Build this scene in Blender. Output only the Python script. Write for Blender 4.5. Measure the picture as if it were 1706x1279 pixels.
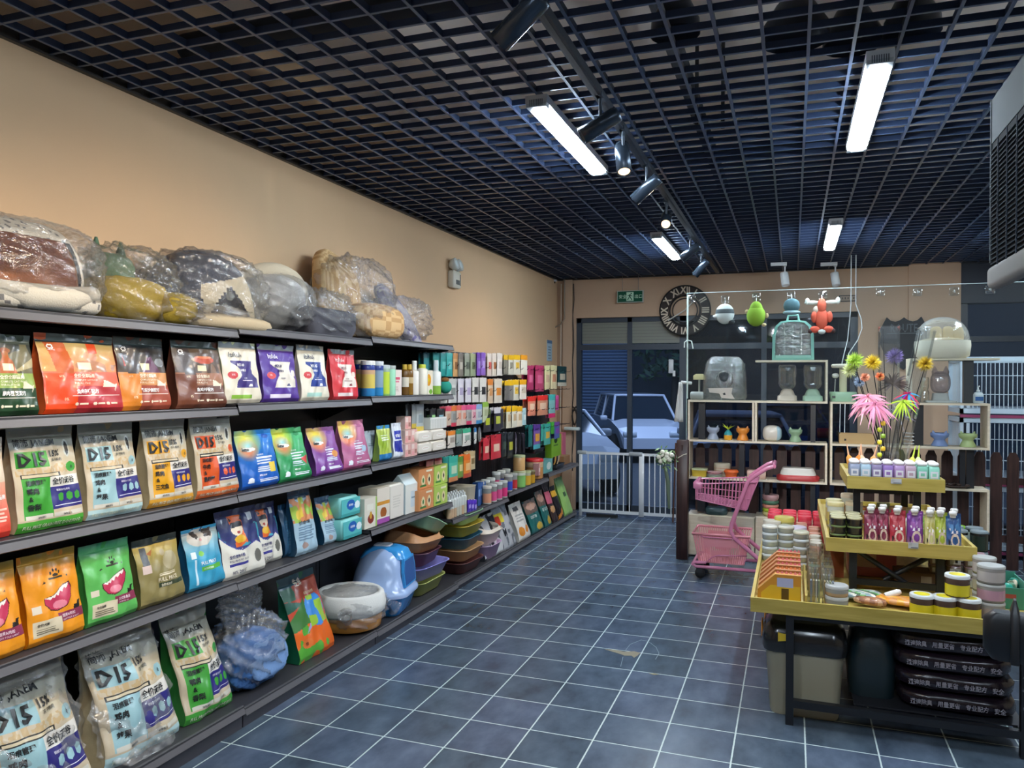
import bpy, math, random
import numpy as np
from mathutils import Matrix, Vector
random.seed(7)
PI = math.pi
for o in list(bpy.data.objects): bpy.data.objects.remove(o)
scn = bpy.context.scene
COL = scn.collection

# ---------------------------------------------------------------- camera
F, YAW, PIT, ROL, H = 1285.0, .3487, -.0025, .005, 1.635
_cy, _sy = math.cos(YAW), math.sin(YAW)
_w = Vector((-_sy*math.cos(PIT), _cy*math.cos(PIT), math.sin(PIT)))
_r0 = Vector((_cy, _sy, 0)); _u0 = _r0.cross(_w)
_r = _r0*math.cos(ROL)+_u0*math.sin(ROL); _u = -_r0*math.sin(ROL)+_u0*math.cos(ROL)
cam = bpy.data.objects.new('camera', bpy.data.cameras.new('camera')); COL.objects.link(cam)
cam.matrix_world = Matrix(((_r.x, _u.x, -_w.x, 0), (_r.y, _u.y, -_w.y, 0), (_r.z, _u.z, -_w.z, H), (0, 0, 0, 1)))
cam.data.sensor_width = 36; cam.data.lens = F/1706*36; cam.data.clip_start = .02
scn.camera = cam
vs = scn.view_settings
vs.view_transform = 'Standard'; vs.look = 'None'; vs.gamma = 1; vs.use_curve_mapping = False
vs.exposure = 0.80
scn.cycles.transparent_max_bounces = 24
scn.cycles.max_bounces = 7; scn.cycles.diffuse_bounces = 3; scn.cycles.glossy_bounces = 3
scn.cycles.transmission_bounces = 5; scn.cycles.caustics_reflective = False; scn.cycles.caustics_refractive = False
scn.cycles.sample_clamp_indirect = 4
# ---------------------------------------------------------------- world: blue dusk outside
wd = bpy.data.worlds.new('world'); scn.world = wd; wd.use_nodes = True
wd.node_tree.nodes['Background'].inputs[0].default_value = (.16, .27, .50, 1)
wd.node_tree.nodes['Background'].inputs[1].default_value = .22
# ---------------------------------------------------------------- light levels (used by the lamp builders below)
BATTEN_E = 60.0      # emission of the ceiling battens
BATTEN_C = (.75, .88, 1.0)
SPOT_W = 25.0         # watts of a track spot
SPOT_C = (1.0, .76, .50)

def ray(x, y): return _w+_r*((x-853)/F)-_u*((y-639.5)/F)
def atX(x, y, X): d = ray(x, y); return Vector((0, 0, H))+d*(X/d.x)
def atY(x, y, Y): d = ray(x, y); return Vector((0, 0, H))+d*(Y/d.y)
def atZ(x, y, Z): d = ray(x, y); return Vector((0, 0, H))+d*((Z-H)/d.z)
def yx(x, X, y=640): return atX(x, y, X).y

# ---------------------------------------------------------------- colours and materials
def lin(c):
    if isinstance(c, str):
        c = c.lstrip('#'); c = ''.join(q*2 for q in c) if len(c) == 3 else c; c = tuple(int(c[i:i+2], 16)/255 for i in (0, 2, 4))
    return tuple(((v/12.92) if v <= .04045 else ((v+.055)/1.055)**2.4) for v in c[:3])
_mats = {}
def _new(name):
    m = bpy.data.materials.new(name); m.use_nodes = True
    nt = m.node_tree; return m, nt, nt.nodes['Principled BSDF']
def _bump(nt, b, scale, strength, dist=.01, kind='NOISE', detail=4):
    tc = nt.nodes.new('ShaderNodeTexCoord')
    t = nt.nodes.new('ShaderNodeTexNoise' if kind == 'NOISE' else 'ShaderNodeTexVoronoi')
    t.inputs['Scale'].default_value = scale
    if kind == 'NOISE': t.inputs['Detail'].default_value = detail
    bp = nt.nodes.new('ShaderNodeBump'); bp.inputs['Strength'].default_value = strength; bp.inputs['Distance'].default_value = dist
    nt.links.new(tc.outputs['Object'], t.inputs['Vector'])
    nt.links.new(t.outputs[0], bp.inputs['Height']); nt.links.new(bp.outputs[0], b.inputs['Normal'])
    return t
def paint(rough=.45, metal=0, coat=0, bump=None, key='paint', alpha=1, trans=0, spec=.5):
    """printed / coloured surface: its own colours sit in the mesh attribute Col"""
    k = ('paint', rough, metal, coat, bump, alpha, trans, spec)
    if k in _mats: return _mats[k]
    m, nt, b = _new(key)
    a = nt.nodes.new('ShaderNodeAttribute'); a.attribute_name = 'Col'
    nt.links.new(a.outputs['Color'], b.inputs['Base Color'])
    b.inputs['Roughness'].default_value = rough; b.inputs['Metallic'].default_value = metal
    b.inputs['Coat Weight'].default_value = coat; b.inputs['Coat Roughness'].default_value = .12
    b.inputs['Specular IOR Level'].default_value = spec
    if alpha < 1: b.inputs['Alpha'].default_value = alpha
    if trans: b.inputs['Transmission Weight'].default_value = trans; b.inputs['IOR'].default_value = 1.2
    if bump: _bump(nt, b, *bump)
    _mats[k] = m; return m
MATTE = lambda: paint(.7, key='matte')
SATIN = lambda: paint(.4, key='satin_plastic')
GLOSS = lambda: paint(.22, coat=.3, key='gloss_plastic')
POUCH = lambda: paint(.36, coat=.25, bump=(16, .35, .012), key='pouch_foil')
CLOTH = lambda: paint(.9, bump=(160, .4, .004), key='cloth')
STEEL = lambda: paint(.28, metal=.9, key='steel')
BLACKM = lambda: paint(.38, key='black_steel')
def film(tint=(1, 1, 1), body=.10, scale=9, strength=1.0, rough=.16, spec=.15):
    """clear crinkled wrap: mostly see-through, glossy"""
    k = ('film', tint, body, scale, strength, rough, spec)
    if k in _mats: return _mats[k]
    m, nt, b = _new('clear_film'); out = nt.nodes['Material Output']
    nt.nodes.remove(b)
    tr = nt.nodes.new('ShaderNodeBsdfTransparent'); tr.inputs[0].default_value = (*[.985*t**.5 for t in tint], 1)
    gl = nt.nodes.new('ShaderNodeBsdfGlossy'); gl.inputs[0].default_value = (1, 1, 1, 1); gl.inputs['Roughness'].default_value = rough
    df = nt.nodes.new('ShaderNodeBsdfDiffuse'); df.inputs[0].default_value = (*[.8*t for t in tint], 1)
    fr = nt.nodes.new('ShaderNodeFresnel'); fr.inputs[0].default_value = 1.45
    ma = nt.nodes.new('ShaderNodeMath'); ma.operation = 'MULTIPLY_ADD'; ma.inputs[1].default_value = .45; ma.inputs[2].default_value = spec-.07
    ma.use_clamp = True
    m1 = nt.nodes.new('ShaderNodeMixShader'); m2 = nt.nodes.new('ShaderNodeMixShader'); m1.inputs[0].default_value = body
    t = nt.nodes.new('ShaderNodeTexNoise'); t.inputs['Scale'].default_value = scale; t.inputs['Detail'].default_value = 5; t.inputs['Distortion'].default_value = 1.6
    tc = nt.nodes.new('ShaderNodeTexCoord'); bp = nt.nodes.new('ShaderNodeBump'); bp.inputs['Strength'].default_value = strength; bp.inputs['Distance'].default_value = .03
    L = nt.links.new
    L(tc.outputs['Object'], t.inputs['Vector']); L(t.outputs[0], bp.inputs['Height'])
    L(bp.outputs[0], gl.inputs['Normal']); L(bp.outputs[0], fr.inputs['Normal'])
    L(fr.outputs[0], ma.inputs[0]); L(tr.outputs[0], m1.inputs[1]); L(df.outputs[0], m1.inputs[2])
    L(ma.outputs[0], m2.inputs[0]); L(m1.outputs[0], m2.inputs[1]); L(gl.outputs[0], m2.inputs[2]); L(m2.outputs[0], out.inputs['Surface'])
    _mats[k] = m; return m
def glass(tint=(.9, .97, .98), spec=.04, rough=.02): return film(tint, .015, 1, 0.0, rough, spec)
def emit(c, s, name='lamp_glow'):
    k = ('emit', c, s)
    if k in _mats: return _mats[k]
    m, nt, b = _new(name)
    b.inputs['Base Color'].default_value = (*c, 1); b.inputs['Emission Color'].default_value = (*c, 1); b.inputs['Emission Strength'].default_value = s
    _mats[k] = m; return m
def wood(c1, c2, rough=.45, axis='X', name='wood'):
    k = ('wood', c1, c2, rough, axis)
    if k in _mats: return _mats[k]
    m, nt, b = _new(name); L = nt.links.new
    tc = nt.nodes.new('ShaderNodeTexCoord'); mp = nt.nodes.new('ShaderNodeMapping')
    s = {'X': (1.2, 14, 14), 'Y': (14, 1.2, 14), 'Z': (14, 14, 1.2)}[axis]; mp.inputs['Scale'].default_value = s
    n = nt.nodes.new('ShaderNodeTexNoise'); n.inputs['Scale'].default_value = 3; n.inputs['Detail'].default_value = 6; n.inputs['Distortion'].default_value = .6
    cr = nt.nodes.new('ShaderNodeValToRGB'); cr.color_ramp.elements[0].position = .32; cr.color_ramp.elements[1].position = .68
    cr.color_ramp.elements[0].color = (*lin(c1), 1); cr.color_ramp.elements[1].color = (*lin(c2), 1)
    L(tc.outputs['Object'], mp.inputs[0]); L(mp.outputs[0], n.inputs['Vector']); L(n.outputs[0], cr.inputs[0]); L(cr.outputs[0], b.inputs['Base Color'])
    b.inputs['Roughness'].default_value = rough
    _mats[k] = m; return m
def wallmat(c, rough=.75, var=.06, name='wall_paint'):
    m, nt, b = _new(name); L = nt.links.new
    tc = nt.nodes.new('ShaderNodeTexCoord'); n = nt.nodes.new('ShaderNodeTexNoise'); n.inputs['Scale'].default_value = 2.2; n.inputs['Detail'].default_value = 6
    mx = nt.nodes.new('ShaderNodeValToRGB'); l = lin(c)
    mx.color_ramp.elements[0].color = (*[v*(1-var) for v in l], 1); mx.color_ramp.elements[1].color = (*[min(1, v*(1+var)) for v in l], 1)
    L(tc.outputs['Object'], n.inputs['Vector']); L(n.outputs[0], mx.inputs[0]); L(mx.outputs[0], b.inputs['Base Color'])
    b.inputs['Roughness'].default_value = rough; _bump2 = None
    return m

# ---------------------------------------------------------------- mesh builder
class MB:
    def __init__(s): s.v = []; s.f = []; s.c = []; s.s = []; s.M = Matrix()
    def add(s, vs, fs, col, smooth=False):
        n = len(s.v); M = s.M
        s.v += [tuple(M @ Vector(p)) for p in vs]
        multi = isinstance(col, list)
        for i, f in enumerate(fs):
            s.f.append(tuple(n+k for k in f)); s.c.append(col[i] if multi else col); s.s.append(smooth)
    def box(s, x0, y0, z0, x1, y1, z1, col, bev=0):
        if bev:
            w, d = x1-x0, y1-y0
            return s.loft([(z0, w-2*bev, d-2*bev, bev), (z0+bev, w, d, bev), (z1-bev, w, d, bev), (z1, w-2*bev, d-2*bev, bev)], col, ((x0+x1)/2, (y0+y1)/2), n=2)
        p = [(x0, y0, z0), (x1, y0, z0), (x1, y1, z0), (x0, y1, z0), (x0, y0, z1), (x1, y0, z1), (x1, y1, z1), (x0, y1, z1)]
        s.add(p, [(3, 2, 1, 0), (4, 5, 6, 7), (0, 1, 5, 4), (1, 2, 6, 5), (2, 3, 7, 6), (3, 0, 4, 7)], col)
    def loft(s, secs, col, ctr=(0, 0), n=4, caps=(True, True), smooth=True):
        """stack of rounded rectangles (z, w, d, r[, dx, dy]); col one colour, or one per band (+2 caps)"""
        vs, fs, cs = [], [], []; N = 4*(n+1)
        for sec in secs:
            z, w, d, r = sec[:4]; dx, dy = (sec[4], sec[5]) if len(sec) > 4 else (0, 0)
            r = min(r, w/2-1e-5, d/2-1e-5); r = max(r, 1e-5)
            for q, (sx, sy) in enumerate(((1, 1), (-1, 1), (-1, -1), (1, -1))):
                for k in range(n+1):
                    a = (q+k/n)*PI/2
                    vs.append((ctr[0]+dx+sx*(w/2-r)+r*math.cos(a), ctr[1]+dy+sy*(d/2-r)+r*math.sin(a), z))
        mult = isinstance(col, list)
        for i in range(len(secs)-1):
            for k in range(N):
                fs.append((i*N+k, i*N+(k+1) % N, (i+1)*N+(k+1) % N, (i+1)*N+k)); cs.append(col[i] if mult else col)
        s.add(vs, fs, cs, smooth)
        if caps[0]: s.add(vs[:N], [tuple(range(N-1, -1, -1))], col[0] if mult else col)
        if caps[1]: s.add(vs[-N:], [tuple(range(N))], col[-1] if mult else col)
    def lathe(s, prof, col, ctr=(0, 0, 0), n=20, smooth=True, caps=True):
        secs = prof; vs, fs, cs = [], [], []; mult = isinstance(col, list)
        for r, z in prof:
            for k in range(n):
                a = 2*PI*k/n; vs.append((ctr[0]+r*math.cos(a), ctr[1]+r*math.sin(a), ctr[2]+z))
        for i in range(len(prof)-1):
            for k in range(n):
                fs.append((i*n+k, i*n+(k+1) % n, (i+1)*n+(k+1) % n, (i+1)*n+k)); cs.append(col[i] if mult else col)
        s.add(vs, fs, cs, smooth)
        if caps:
            if prof[0][0] > 1e-4: s.add(vs[:n], [tuple(range(n-1, -1, -1))], col[0] if mult else col)
            if prof[-1][0] > 1e-4: s.add(vs[-n:], [tuple(range(n))], col[-1] if mult else col)
    def tube(s, pts, r, col, n=8, closed=False, caps=True):
        pts = [Vector(p) for p in pts]; m = len(pts); vs, fs = [], []; up = None
        for i, p in enumerate(pts):
            a = pts[(i-1) % m] if (i or closed) else p; b = pts[(i+1) % m] if (i < m-1 or closed) else p
            t = (b-a).normalized()
            if up is None: up = Vector((0, 0, 1)) if abs(t.z) < .9 else Vector((1, 0, 0))
            x = t.cross(up); x = x.normalized() if x.length > 1e-4 else t.orthogonal().normalized(); y = x.cross(t); up = y
            rr = r[i] if isinstance(r, (list, tuple)) else r
            for k in range(n):
                q = 2*PI*k/n; vs.append(tuple(p+x*math.cos(q)*rr+y*math.sin(q)*rr))
        for i in range(m if closed else m-1):
            j = (i+1) % m
            for k in range(n): fs.append((i*n+k, i*n+(k+1) % n, j*n+(k+1) % n, j*n+k))
        s.add(vs, fs, col, True)
        if caps and not closed: s.add(vs[:n], [tuple(range(n-1, -1, -1))], col); s.add(vs[-n:], [tuple(range(n))], col)
    def blob(s, c, r, col, n=(24, 16), p=1.0, fn=None, zmin=None):
        """superellipsoid; p<1 boxier; fn(x,y,z unit)->scale; zmin flattens the base"""
        vs, fs = [], []; nu, nv = n
        def sp(v): return math.copysign(abs(v)**p, v)
        for j in range(nv+1):
            ph = -PI/2+PI*j/nv
            for i in range(nu):
                th = 2*PI*i/nu
                x, y, z = sp(math.cos(ph))*sp(math.cos(th)), sp(math.cos(ph))*sp(math.sin(th)), sp(math.sin(ph))
                k = fn(x, y, z) if fn else 1
                q = [c[0]+x*r[0]*k, c[1]+y*r[1]*k, c[2]+z*r[2]*k]
                if zmin is not None: q[2] = max(q[2], zmin)
                vs.append(tuple(q))
        for j in range(nv):
            for i in range(nu): fs.append((j*nu+i, j*nu+(i+1) % nu, (j+1)*nu+(i+1) % nu, (j+1)*nu+i))
        if callable(col): cs = [col(*[sum(vs[k][a] for k in f)/4 for a in range(3)]) for f in fs]
        else: cs = col
        s.add(vs, fs, cs, True)
    def poly(s, pts, z0, z1, col):
        """extrude an XY outline from z0 to z1"""
        n = len(pts); vs = [(x, y, z0) for x, y in pts]+[(x, y, z1) for x, y in pts]
        s.add(vs, [tuple(range(n-1, -1, -1)), tuple(range(n, 2*n))]+[(k, (k+1) % n, n+(k+1) % n, n+k) for k in range(n)], col)
    def build(s, name, mat, parent=None, loc=(0, 0, 0), rz=0, solid=None):
        me = bpy.data.meshes.new(name)
        nv = len(s.v); nf = len(s.f)
        me.vertices.add(nv); me.vertices.foreach_set('co', np.array(s.v, dtype=np.float32).ravel())
        ln = np.array([len(f) for f in s.f], dtype=np.int32); tot = int(ln.sum())
        me.loops.add(tot); me.loops.foreach_set('vertex_index', np.concatenate([np.array(f, dtype=np.int32) for f in s.f]))
        st = np.zeros(nf, dtype=np.int32); st[1:] = np.cumsum(ln)[:-1]
        me.polygons.add(nf); me.polygons.foreach_set('loop_start', st)
        me.polygons.foreach_set('use_smooth', np.array(s.s, dtype=bool))
        me.update(calc_edges=True); me.validate()
        if len(me.polygons) == nf:
            at = me.color_attributes.new('Col', 'FLOAT_COLOR', 'CORNER')
            cc = {}; arr = np.ones((nf, 4), dtype=np.float32)
            for i, c in enumerate(s.c):
                if c not in cc: cc[c] = lin(c)
                arr[i, :3] = cc[c]
            at.data.foreach_set('color', np.repeat(arr, ln, axis=0).ravel())
        else: print('VALIDATE changed', name)
        o = bpy.data.objects.new(name, me); COL.objects.link(o)
        me.materials.append(mat)
        if parent is not None: o.parent = parent
        o.location = loc; o.rotation_euler = (0, 0, rz)
        if solid: md = o.modifiers.new('thickness', 'SOLIDIFY'); md.thickness = solid
        return o
def T(x=0, y=0, z=0, rx=0, ry=0, rz=0, s=1):
    return Matrix.Translation((x, y, z)) @ Matrix.Rotation(rz, 4, 'Z') @ Matrix.Rotation(ry, 4, 'Y') @ Matrix.Rotation(rx, 4, 'X') @ Matrix.Scale(s, 4)
def tag(o, label, cat, group=None):
    o['label'] = label; o['category'] = cat
    if group: o['group'] = group
    return o
def thing(name, label, cat, loc=(0, 0, 0), rz=0, group=None):
    o = bpy.data.objects.new(name, None); COL.objects.link(o); o.location = loc; o.rotation_euler = (0, 0, rz); o.empty_display_size = .05
    return tag(o, label, cat, group)
def struct(o): o['kind'] = 'structure'; return o
ORD = ['first', 'second', 'third', 'fourth', 'fifth', 'sixth', 'seventh', 'eighth', 'ninth', 'tenth', 'eleventh', 'twelfth', 'thirteenth', 'fourteenth', 'fifteenth', 'sixteenth', 'seventeenth', 'eighteenth', 'nineteenth', 'twentieth']

# ---------------------------------------------------------------- lettering
_txt = {}
def glyphs(t, bold=0.0):
    k = (t, bold)
    if k in _txt: return _txt[k]
    c = bpy.data.curves.new('lettering', 'FONT'); c.body = t; c.resolution_u = 1; c.align_x = 'LEFT'; c.offset = bold
    o = bpy.data.objects.new('lettering', c)
    me = bpy.data.meshes.new_from_object(o)
    vs = [tuple(v.co) for v in me.vertices]; fs = [tuple(p.vertices) for p in me.polygons]
    bpy.data.objects.remove(o); bpy.data.curves.remove(c); bpy.data.meshes.remove(me)
    if vs:
        x0 = min(v[0] for v in vs); x1 = max(v[0] for v in vs); y0 = min(v[1] for v in vs); y1 = max(v[1] for v in vs)
        vs = [((v[0]-x0)/(y1-y0), (v[1]-y0)/(y1-y0)) for v in vs]; w = (x1-x0)/(y1-y0)
    else: w = 1
    _txt[k] = (vs, fs, w); return _txt[k]
def text_on(mb, surf, t, u, v, h, col, asp, wmax=None, bold=.01, rot=0, center=False):
    """letters laid on surf(u,v)->point; h = letter height in v units; asp = surface height / width"""
    vs, fs, w = glyphs(t, bold)
    if not vs: return
    sx = h*asp
    if wmax and w*sx > wmax: sx = wmax/w
    ox = -w*sx/2 if center else 0
    ca, sa = math.cos(rot), math.sin(rot)
    out = []
    for x, y in vs:
        du, dv = ox+x*sx, y*h
        du, dv = du*ca-dv*sa/1*asp, du*sa/asp+dv*ca
        out.append(surf(min(.995, max(.005, u+du)), min(.995, max(.005, v+dv))))
    mb.add(out, [f if True else f for f in fs], col)

# ---------------------------------------------------------------- printed artwork on a grid
def artgrid(ops, nu, nv):
    U, V = np.meshgrid((np.arange(nu)+.5)/nu, (np.arange(nv)+.5)/nv)
    img = np.ones((nv, nu, 3))*.8
    rg = np.random.RandomState(3)
    def hx(c):
        if isinstance(c, str):
            c = c.lstrip('#'); c = ''.join(q*2 for q in c) if len(c) == 3 else c; return np.array([int(c[i:i+2], 16)/255 for i in (0, 2, 4)])
        return np.array(c)
    for op in ops:
        k = op[0]
        if k == 'bg': img[:] = hx(op[1])
        elif k == 'r':
            m = (U >= op[1]) & (U <= op[3]) & (V >= op[2]) & (V <= op[4]); img[m] = hx(op[5])
        elif k == 'e':
            m = ((U-op[1])/op[3])**2+((V-op[2])/op[4])**2 <= 1; img[m] = hx(op[5])
        elif k == 'g':   # printed vertical blend
            m = (U >= op[1]) & (U <= op[3]) & (V >= op[2]) & (V <= op[4]); t = np.clip((V-op[2])/(op[4]-op[2]), 0, 1)[..., None]
            img[m] = (hx(op[5])*(1-t)+hx(op[6])*t)[m]
        elif k == 's':   # soft round blend
            t = np.clip(1-np.sqrt(((U-op[1])/op[3])**2+((V-op[2])/op[4])**2), 0, 1)[..., None]**.7
            img[:] = img*(1-t)+hx(op[5])*t
        elif k == 'p':
            P = op[1]; ins = np.zeros(U.shape, bool); n = len(P); j = n-1
            for i in range(n):
                (xi, yi), (xj, yj) = P[i], P[j]
                c = ((yi > V) != (yj > V)) & (U < (xj-xi)*(V-yi)/((yj-yi) or 1e-9)+xi); ins ^= c; j = i
            img[ins] = hx(op[2])
        elif k == 'n':   # blotchy pattern: (u0,v0,u1,v1,col,density,scale)
            s = op[7]; g = rg.rand(s+2, s+2)
            a = U*s; b = V*s; i0 = a.astype(int); j0 = b.astype(int); fa = a-i0; fb = b-j0; fa = fa*fa*(3-2*fa); fb = fb*fb*(3-2*fb)
            val = (g[j0, i0]*(1-fa)+g[j0, i0+1]*fa)*(1-fb)+(g[j0+1, i0]*(1-fa)+g[j0+1, i0+1]*fa)*fb
            m = (U >= op[1]) & (U <= op[3]) & (V >= op[2]) & (V <= op[4]) & (val < op[6]); img[m] = hx(op[5])
    q = np.clip(np.round(img*63)/63, 0, 1)
    return [[tuple(q[j, i]) for i in range(nu)] for j in range(nv)]
def bars(u0, v0, u1, v1, n, col, gap=.45):
    """rows of tiny print"""
    out = []; h = (v1-v0)/n
    for i in range(n):
        out.append(('r', u0, v0+i*h+h*gap/2, u1-(u1-u0)*.25*random.random(), v0+(i+1)*h-h*gap/2, col))
    return out

def pouch(name, w, h, d, ops, texts, side, back=None, parent=None, loc=(0, 0, 0), rz=0, nu=40, nv=50, seal=.1, taper=.06, lean=0., wr=.004, mat=None, puff=.35, seed=0, topcol=None, mb=None, build=True):
    """stand-up gusseted pouch; front faces -y, base at z=0"""
    mb = mb or MB(); rr = random.Random(seed*77+int(w*1000)); k1, k2, k3 = rr.random()*6, rr.random()*6, rr.random()*6
    def D(t): return d*max(0.015, (1-max(0, (t-.12))/(1-seal-.1))**.9 if t < 1-seal else .015)
    def W(t): return w*(1-taper*max(0, math.sin(PI*min(1, t*1.02)))-.03*t)
    def wob(u, t): return wr*(math.sin(9*u+7*t+k1)*math.sin(11*t+k2)+.6*math.sin(23*u-13*t+k3)*math.sin(PI*u))
    def surf(u, v, off=(.0045 if w > .24 else .0022)):
        t = v; e = D(t)/2; b = puff*d*.5*(max(0, math.sin(PI*u))**.6)*(max(0, math.sin(PI*min(1, (t+.05)*.95)))**.7)*(1 if t < 1-seal else .15)
        x = (u-.5)*W(t); y = -(e+b)-wob(u, t)-off+lean*t*h
        if t < .06: y += (1-t/.06)*.012
        return (x, y, t*h)
    def bsurf(u, v):
        e = D(v)/2; b = puff*d*.25*math.sin(PI*u)*math.sin(PI*min(1, v)); return ((u-.5)*W(v), e+b+lean*v*h, v*h)
    g = artgrid(ops, nu, nv)
    vs = [surf(i/nu, j/nv, 0) for j in range(nv+1) for i in range(nu+1)]
    fs = [(j*(nu+1)+i, j*(nu+1)+i+1, (j+1)*(nu+1)+i+1, (j+1)*(nu+1)+i) for j in range(nv) for i in range(nu)]
    mb.add(vs, fs, [g[j][i] for j in range(nv) for i in range(nu)], True)
    back = back or side; m = 14
    vs = [bsurf(i/6, j/m) for j in range(m+1) for i in range(7)]
    mb.add(vs, [(j*7+i+1, j*7+i, (j+1)*7+i, (j+1)*7+i+1) for j in range(m) for i in range(6)], back, True)
    for u, sg in ((0, -1), (1, 1)):
        vs = []
        for j in range(m+1):
            t = j/m; a = surf(u, t, 0); b = bsurf(u, t); mid = ((a[0]+b[0])/2-sg*D(t)*.22*min(1, t*2.5), (a[1]+b[1])/2, t*h); vs += [a, mid, b]
        fs = [(j*3+i, j*3+i+1, (j+1)*3+i+1, (j+1)*3+i) for j in range(m) for i in (0, 1)]
        if sg > 0: pass
        else: fs = [f[::-1] for f in fs]
        mb.add(vs, fs, side, True)
    a = [surf(i/nu, 0, 0) for i in range(nu+1)]+[bsurf(i/6, 0) for i in range(6, -1, -1)]
    mb.add(a, [tuple(range(len(a)-1, -1, -1))], side)
    a = [surf(i/nu, 1, 0) for i in range(nu+1)]+[bsurf(i/6, 1) for i in range(6, -1, -1)]
    mb.add(a, [tuple(range(len(a)))], side)
    asp = h/w
    for tx in texts:
        kw = dict(tx[5]) if len(tx) > 5 else {}
        text_on(mb, surf, tx[0], tx[1], tx[2], tx[3], tx[4], asp, **kw)
    mb.surf = surf
    if not build: return mb
    o = mb.build(name, mat or POUCH(), parent, loc, rz)
    return o
# ================================================================ the room
XL, XR, YB, YF = -2.87, 3.7, 9.6, -3.2
ZC, ZS = 2.96, 3.62
def plane(name, pts, mat, parent=None):
    mb = MB(); mb.add(pts, [tuple(range(len(pts)))], '#808080'); return mb.build(name, mat, parent)
def floor_mat():
    m, nt, b = _new('slate_tile'); L = nt.links.new; N = nt.nodes.new
    tc = N('ShaderNodeTexCoord'); sp = N('ShaderNodeSeparateXYZ'); L(tc.outputs['Object'], sp.inputs[0])
    def M(op, a, bb=None):
        n = N('ShaderNodeMath'); n.operation = op
        for i, v in enumerate((a, bb)):
            if v is None: continue
            if isinstance(v, (int, float)): n.inputs[i].default_value = v
            else: L(v, n.inputs[i])
        return n.outputs[0]
    T_ = .304; ds = []; ids = []
    for k, off in (('X', 2.3685+.304*20), ('Y', -3.44+.304*30)):
        q = M('DIVIDE', M('ADD', sp.outputs[k], off), T_); fr = M('FRACT', q); ids.append(M('FLOOR', q))
        ds.append(M('MINIMUM', fr, M('SUBTRACT', 1, fr)))
    nz = N('ShaderNodeTexNoise'); nz.inputs['Scale'].default_value = 60; L(tc.outputs['Object'], nz.inputs['Vector'])
    d = M('ADD', M('MINIMUM', ds[0], ds[1]), M('MULTIPLY', M('SUBTRACT', nz.outputs[0], .5), .006))
    mask = M('LESS_THAN', d, .0115)
    wn = N('ShaderNodeTexWhiteNoise'); cb = N('ShaderNodeCombineXYZ'); L(ids[0], cb.inputs[0]); L(ids[1], cb.inputs[1]); L(cb.outputs[0], wn.inputs['Vector'])
    n1 = N('ShaderNodeTexNoise'); n1.inputs['Scale'].default_value = 8; n1.inputs['Detail'].default_value = 5; n1.inputs['Roughness'].default_value = .55
    mp = N('ShaderNodeMapping'); mp.inputs['Scale'].default_value = (1, .55, 1); va = N('ShaderNodeVectorMath'); va.operation = 'ADD'
    L(tc.outputs['Object'], mp.inputs[0]); L(mp.outputs[0], va.inputs[0]); L(wn.outputs['Color'], va.inputs[1]); L(va.outputs[0], n1.inputs['Vector'])
    cr = N('ShaderNodeValToRGB'); e = cr.color_ramp.elements
    e[0].position = .3; e[0].color = (*lin('#3f4b5b'), 1); e[1].position = .72; e[1].color = (*lin('#5f6d7f'), 1)
    L(n1.outputs[0], cr.inputs[0])
    hs = N('ShaderNodeHueSaturation'); L(cr.outputs[0], hs.inputs['Color']); L(M('ADD', .82, M('MULTIPLY', wn.outputs['Value'], .34)), hs.inputs['Value'])
    L(M('ADD', .488, M('MULTIPLY', wn.outputs['Value'], .024)), hs.inputs['Hue'])
    mx = N('ShaderNodeMix'); mx.data_type = 'RGBA'; L(mask, mx.inputs[0]); L(hs.outputs[0], mx.inputs[6]); mx.inputs[7].default_value = (*lin('#b9c8c6'), 1)
    L(mx.outputs[2], b.inputs['Base Color'])
    L(M('ADD', .27, M('MULTIPLY', mask, .4)), b.inputs['Roughness'])
    bp = N('ShaderNodeBump'); bp.inputs['Strength'].default_value = .35; bp.inputs['Distance'].default_value = .004
    L(M('SUBTRACT', M('MULTIPLY', nz.outputs[0], .0), M('MULTIPLY', mask, .5)), bp.inputs['Height']); L(bp.outputs[0], b.inputs['Normal'])
    return m
struct(plane('floor', [(XL, YF, 0), (XR, YF, 0), (XR, YB+.12, 0), (XL, YB+.12, 0)], floor_mat()))
W1 = wallmat('#d5b28c'); W2 = wallmat('#c2a48a'); DK = wallmat('#232b38', .5)
mb = MB(); mb.box(XL-.12, YF, 0, XL, YB+.2, ZS, '#fff'); struct(mb.build('wall_left', W1))
mb = MB()
mb.box(XL, YB, 0, -2.62, YB+.2, ZS, '#fff'); mb.box(-2.62, YB, 2.46, .70, YB+.2, ZS, '#fff')
mb.box(.70, YB, 0, 1.72, YB+.2, ZS, '#fff'); mb.box(1.21, YB-.035, 0, 1.72, YB, ZS, '#fff'); mb.box(-2.78, YB-.05, 0, -2.66, YB, 2.95, '#fff')
struct(mb.build('wall_back', W2))
mb = MB(); mb.box(1.72, YB, 2.52, XR, YB+.2, ZS, '#fff'); mb.box(1.72, YB, 0, XR, YB+.2, .12, '#fff'); struct(mb.build('wall_back', DK))
mb = MB(); mb.box(XR, YF, 0, XR+.12, YB+.2, ZS, '#fff'); struct(mb.build('wall_right', wallmat('#b8a48c')))
mb = MB(); mb.box(XL, YF-.12, 0, XR, YF, ZS, '#fff'); struct(mb.build('wall_front', wallmat('#b8a48c')))
mb = MB(); mb.box(XL-.12, YF-.12, ZS, XR+.12, YB+.2, ZS+.1, '#fff')
struct(mb.build('ceiling', wallmat('#f0e6dc', .9, .08)))
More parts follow.
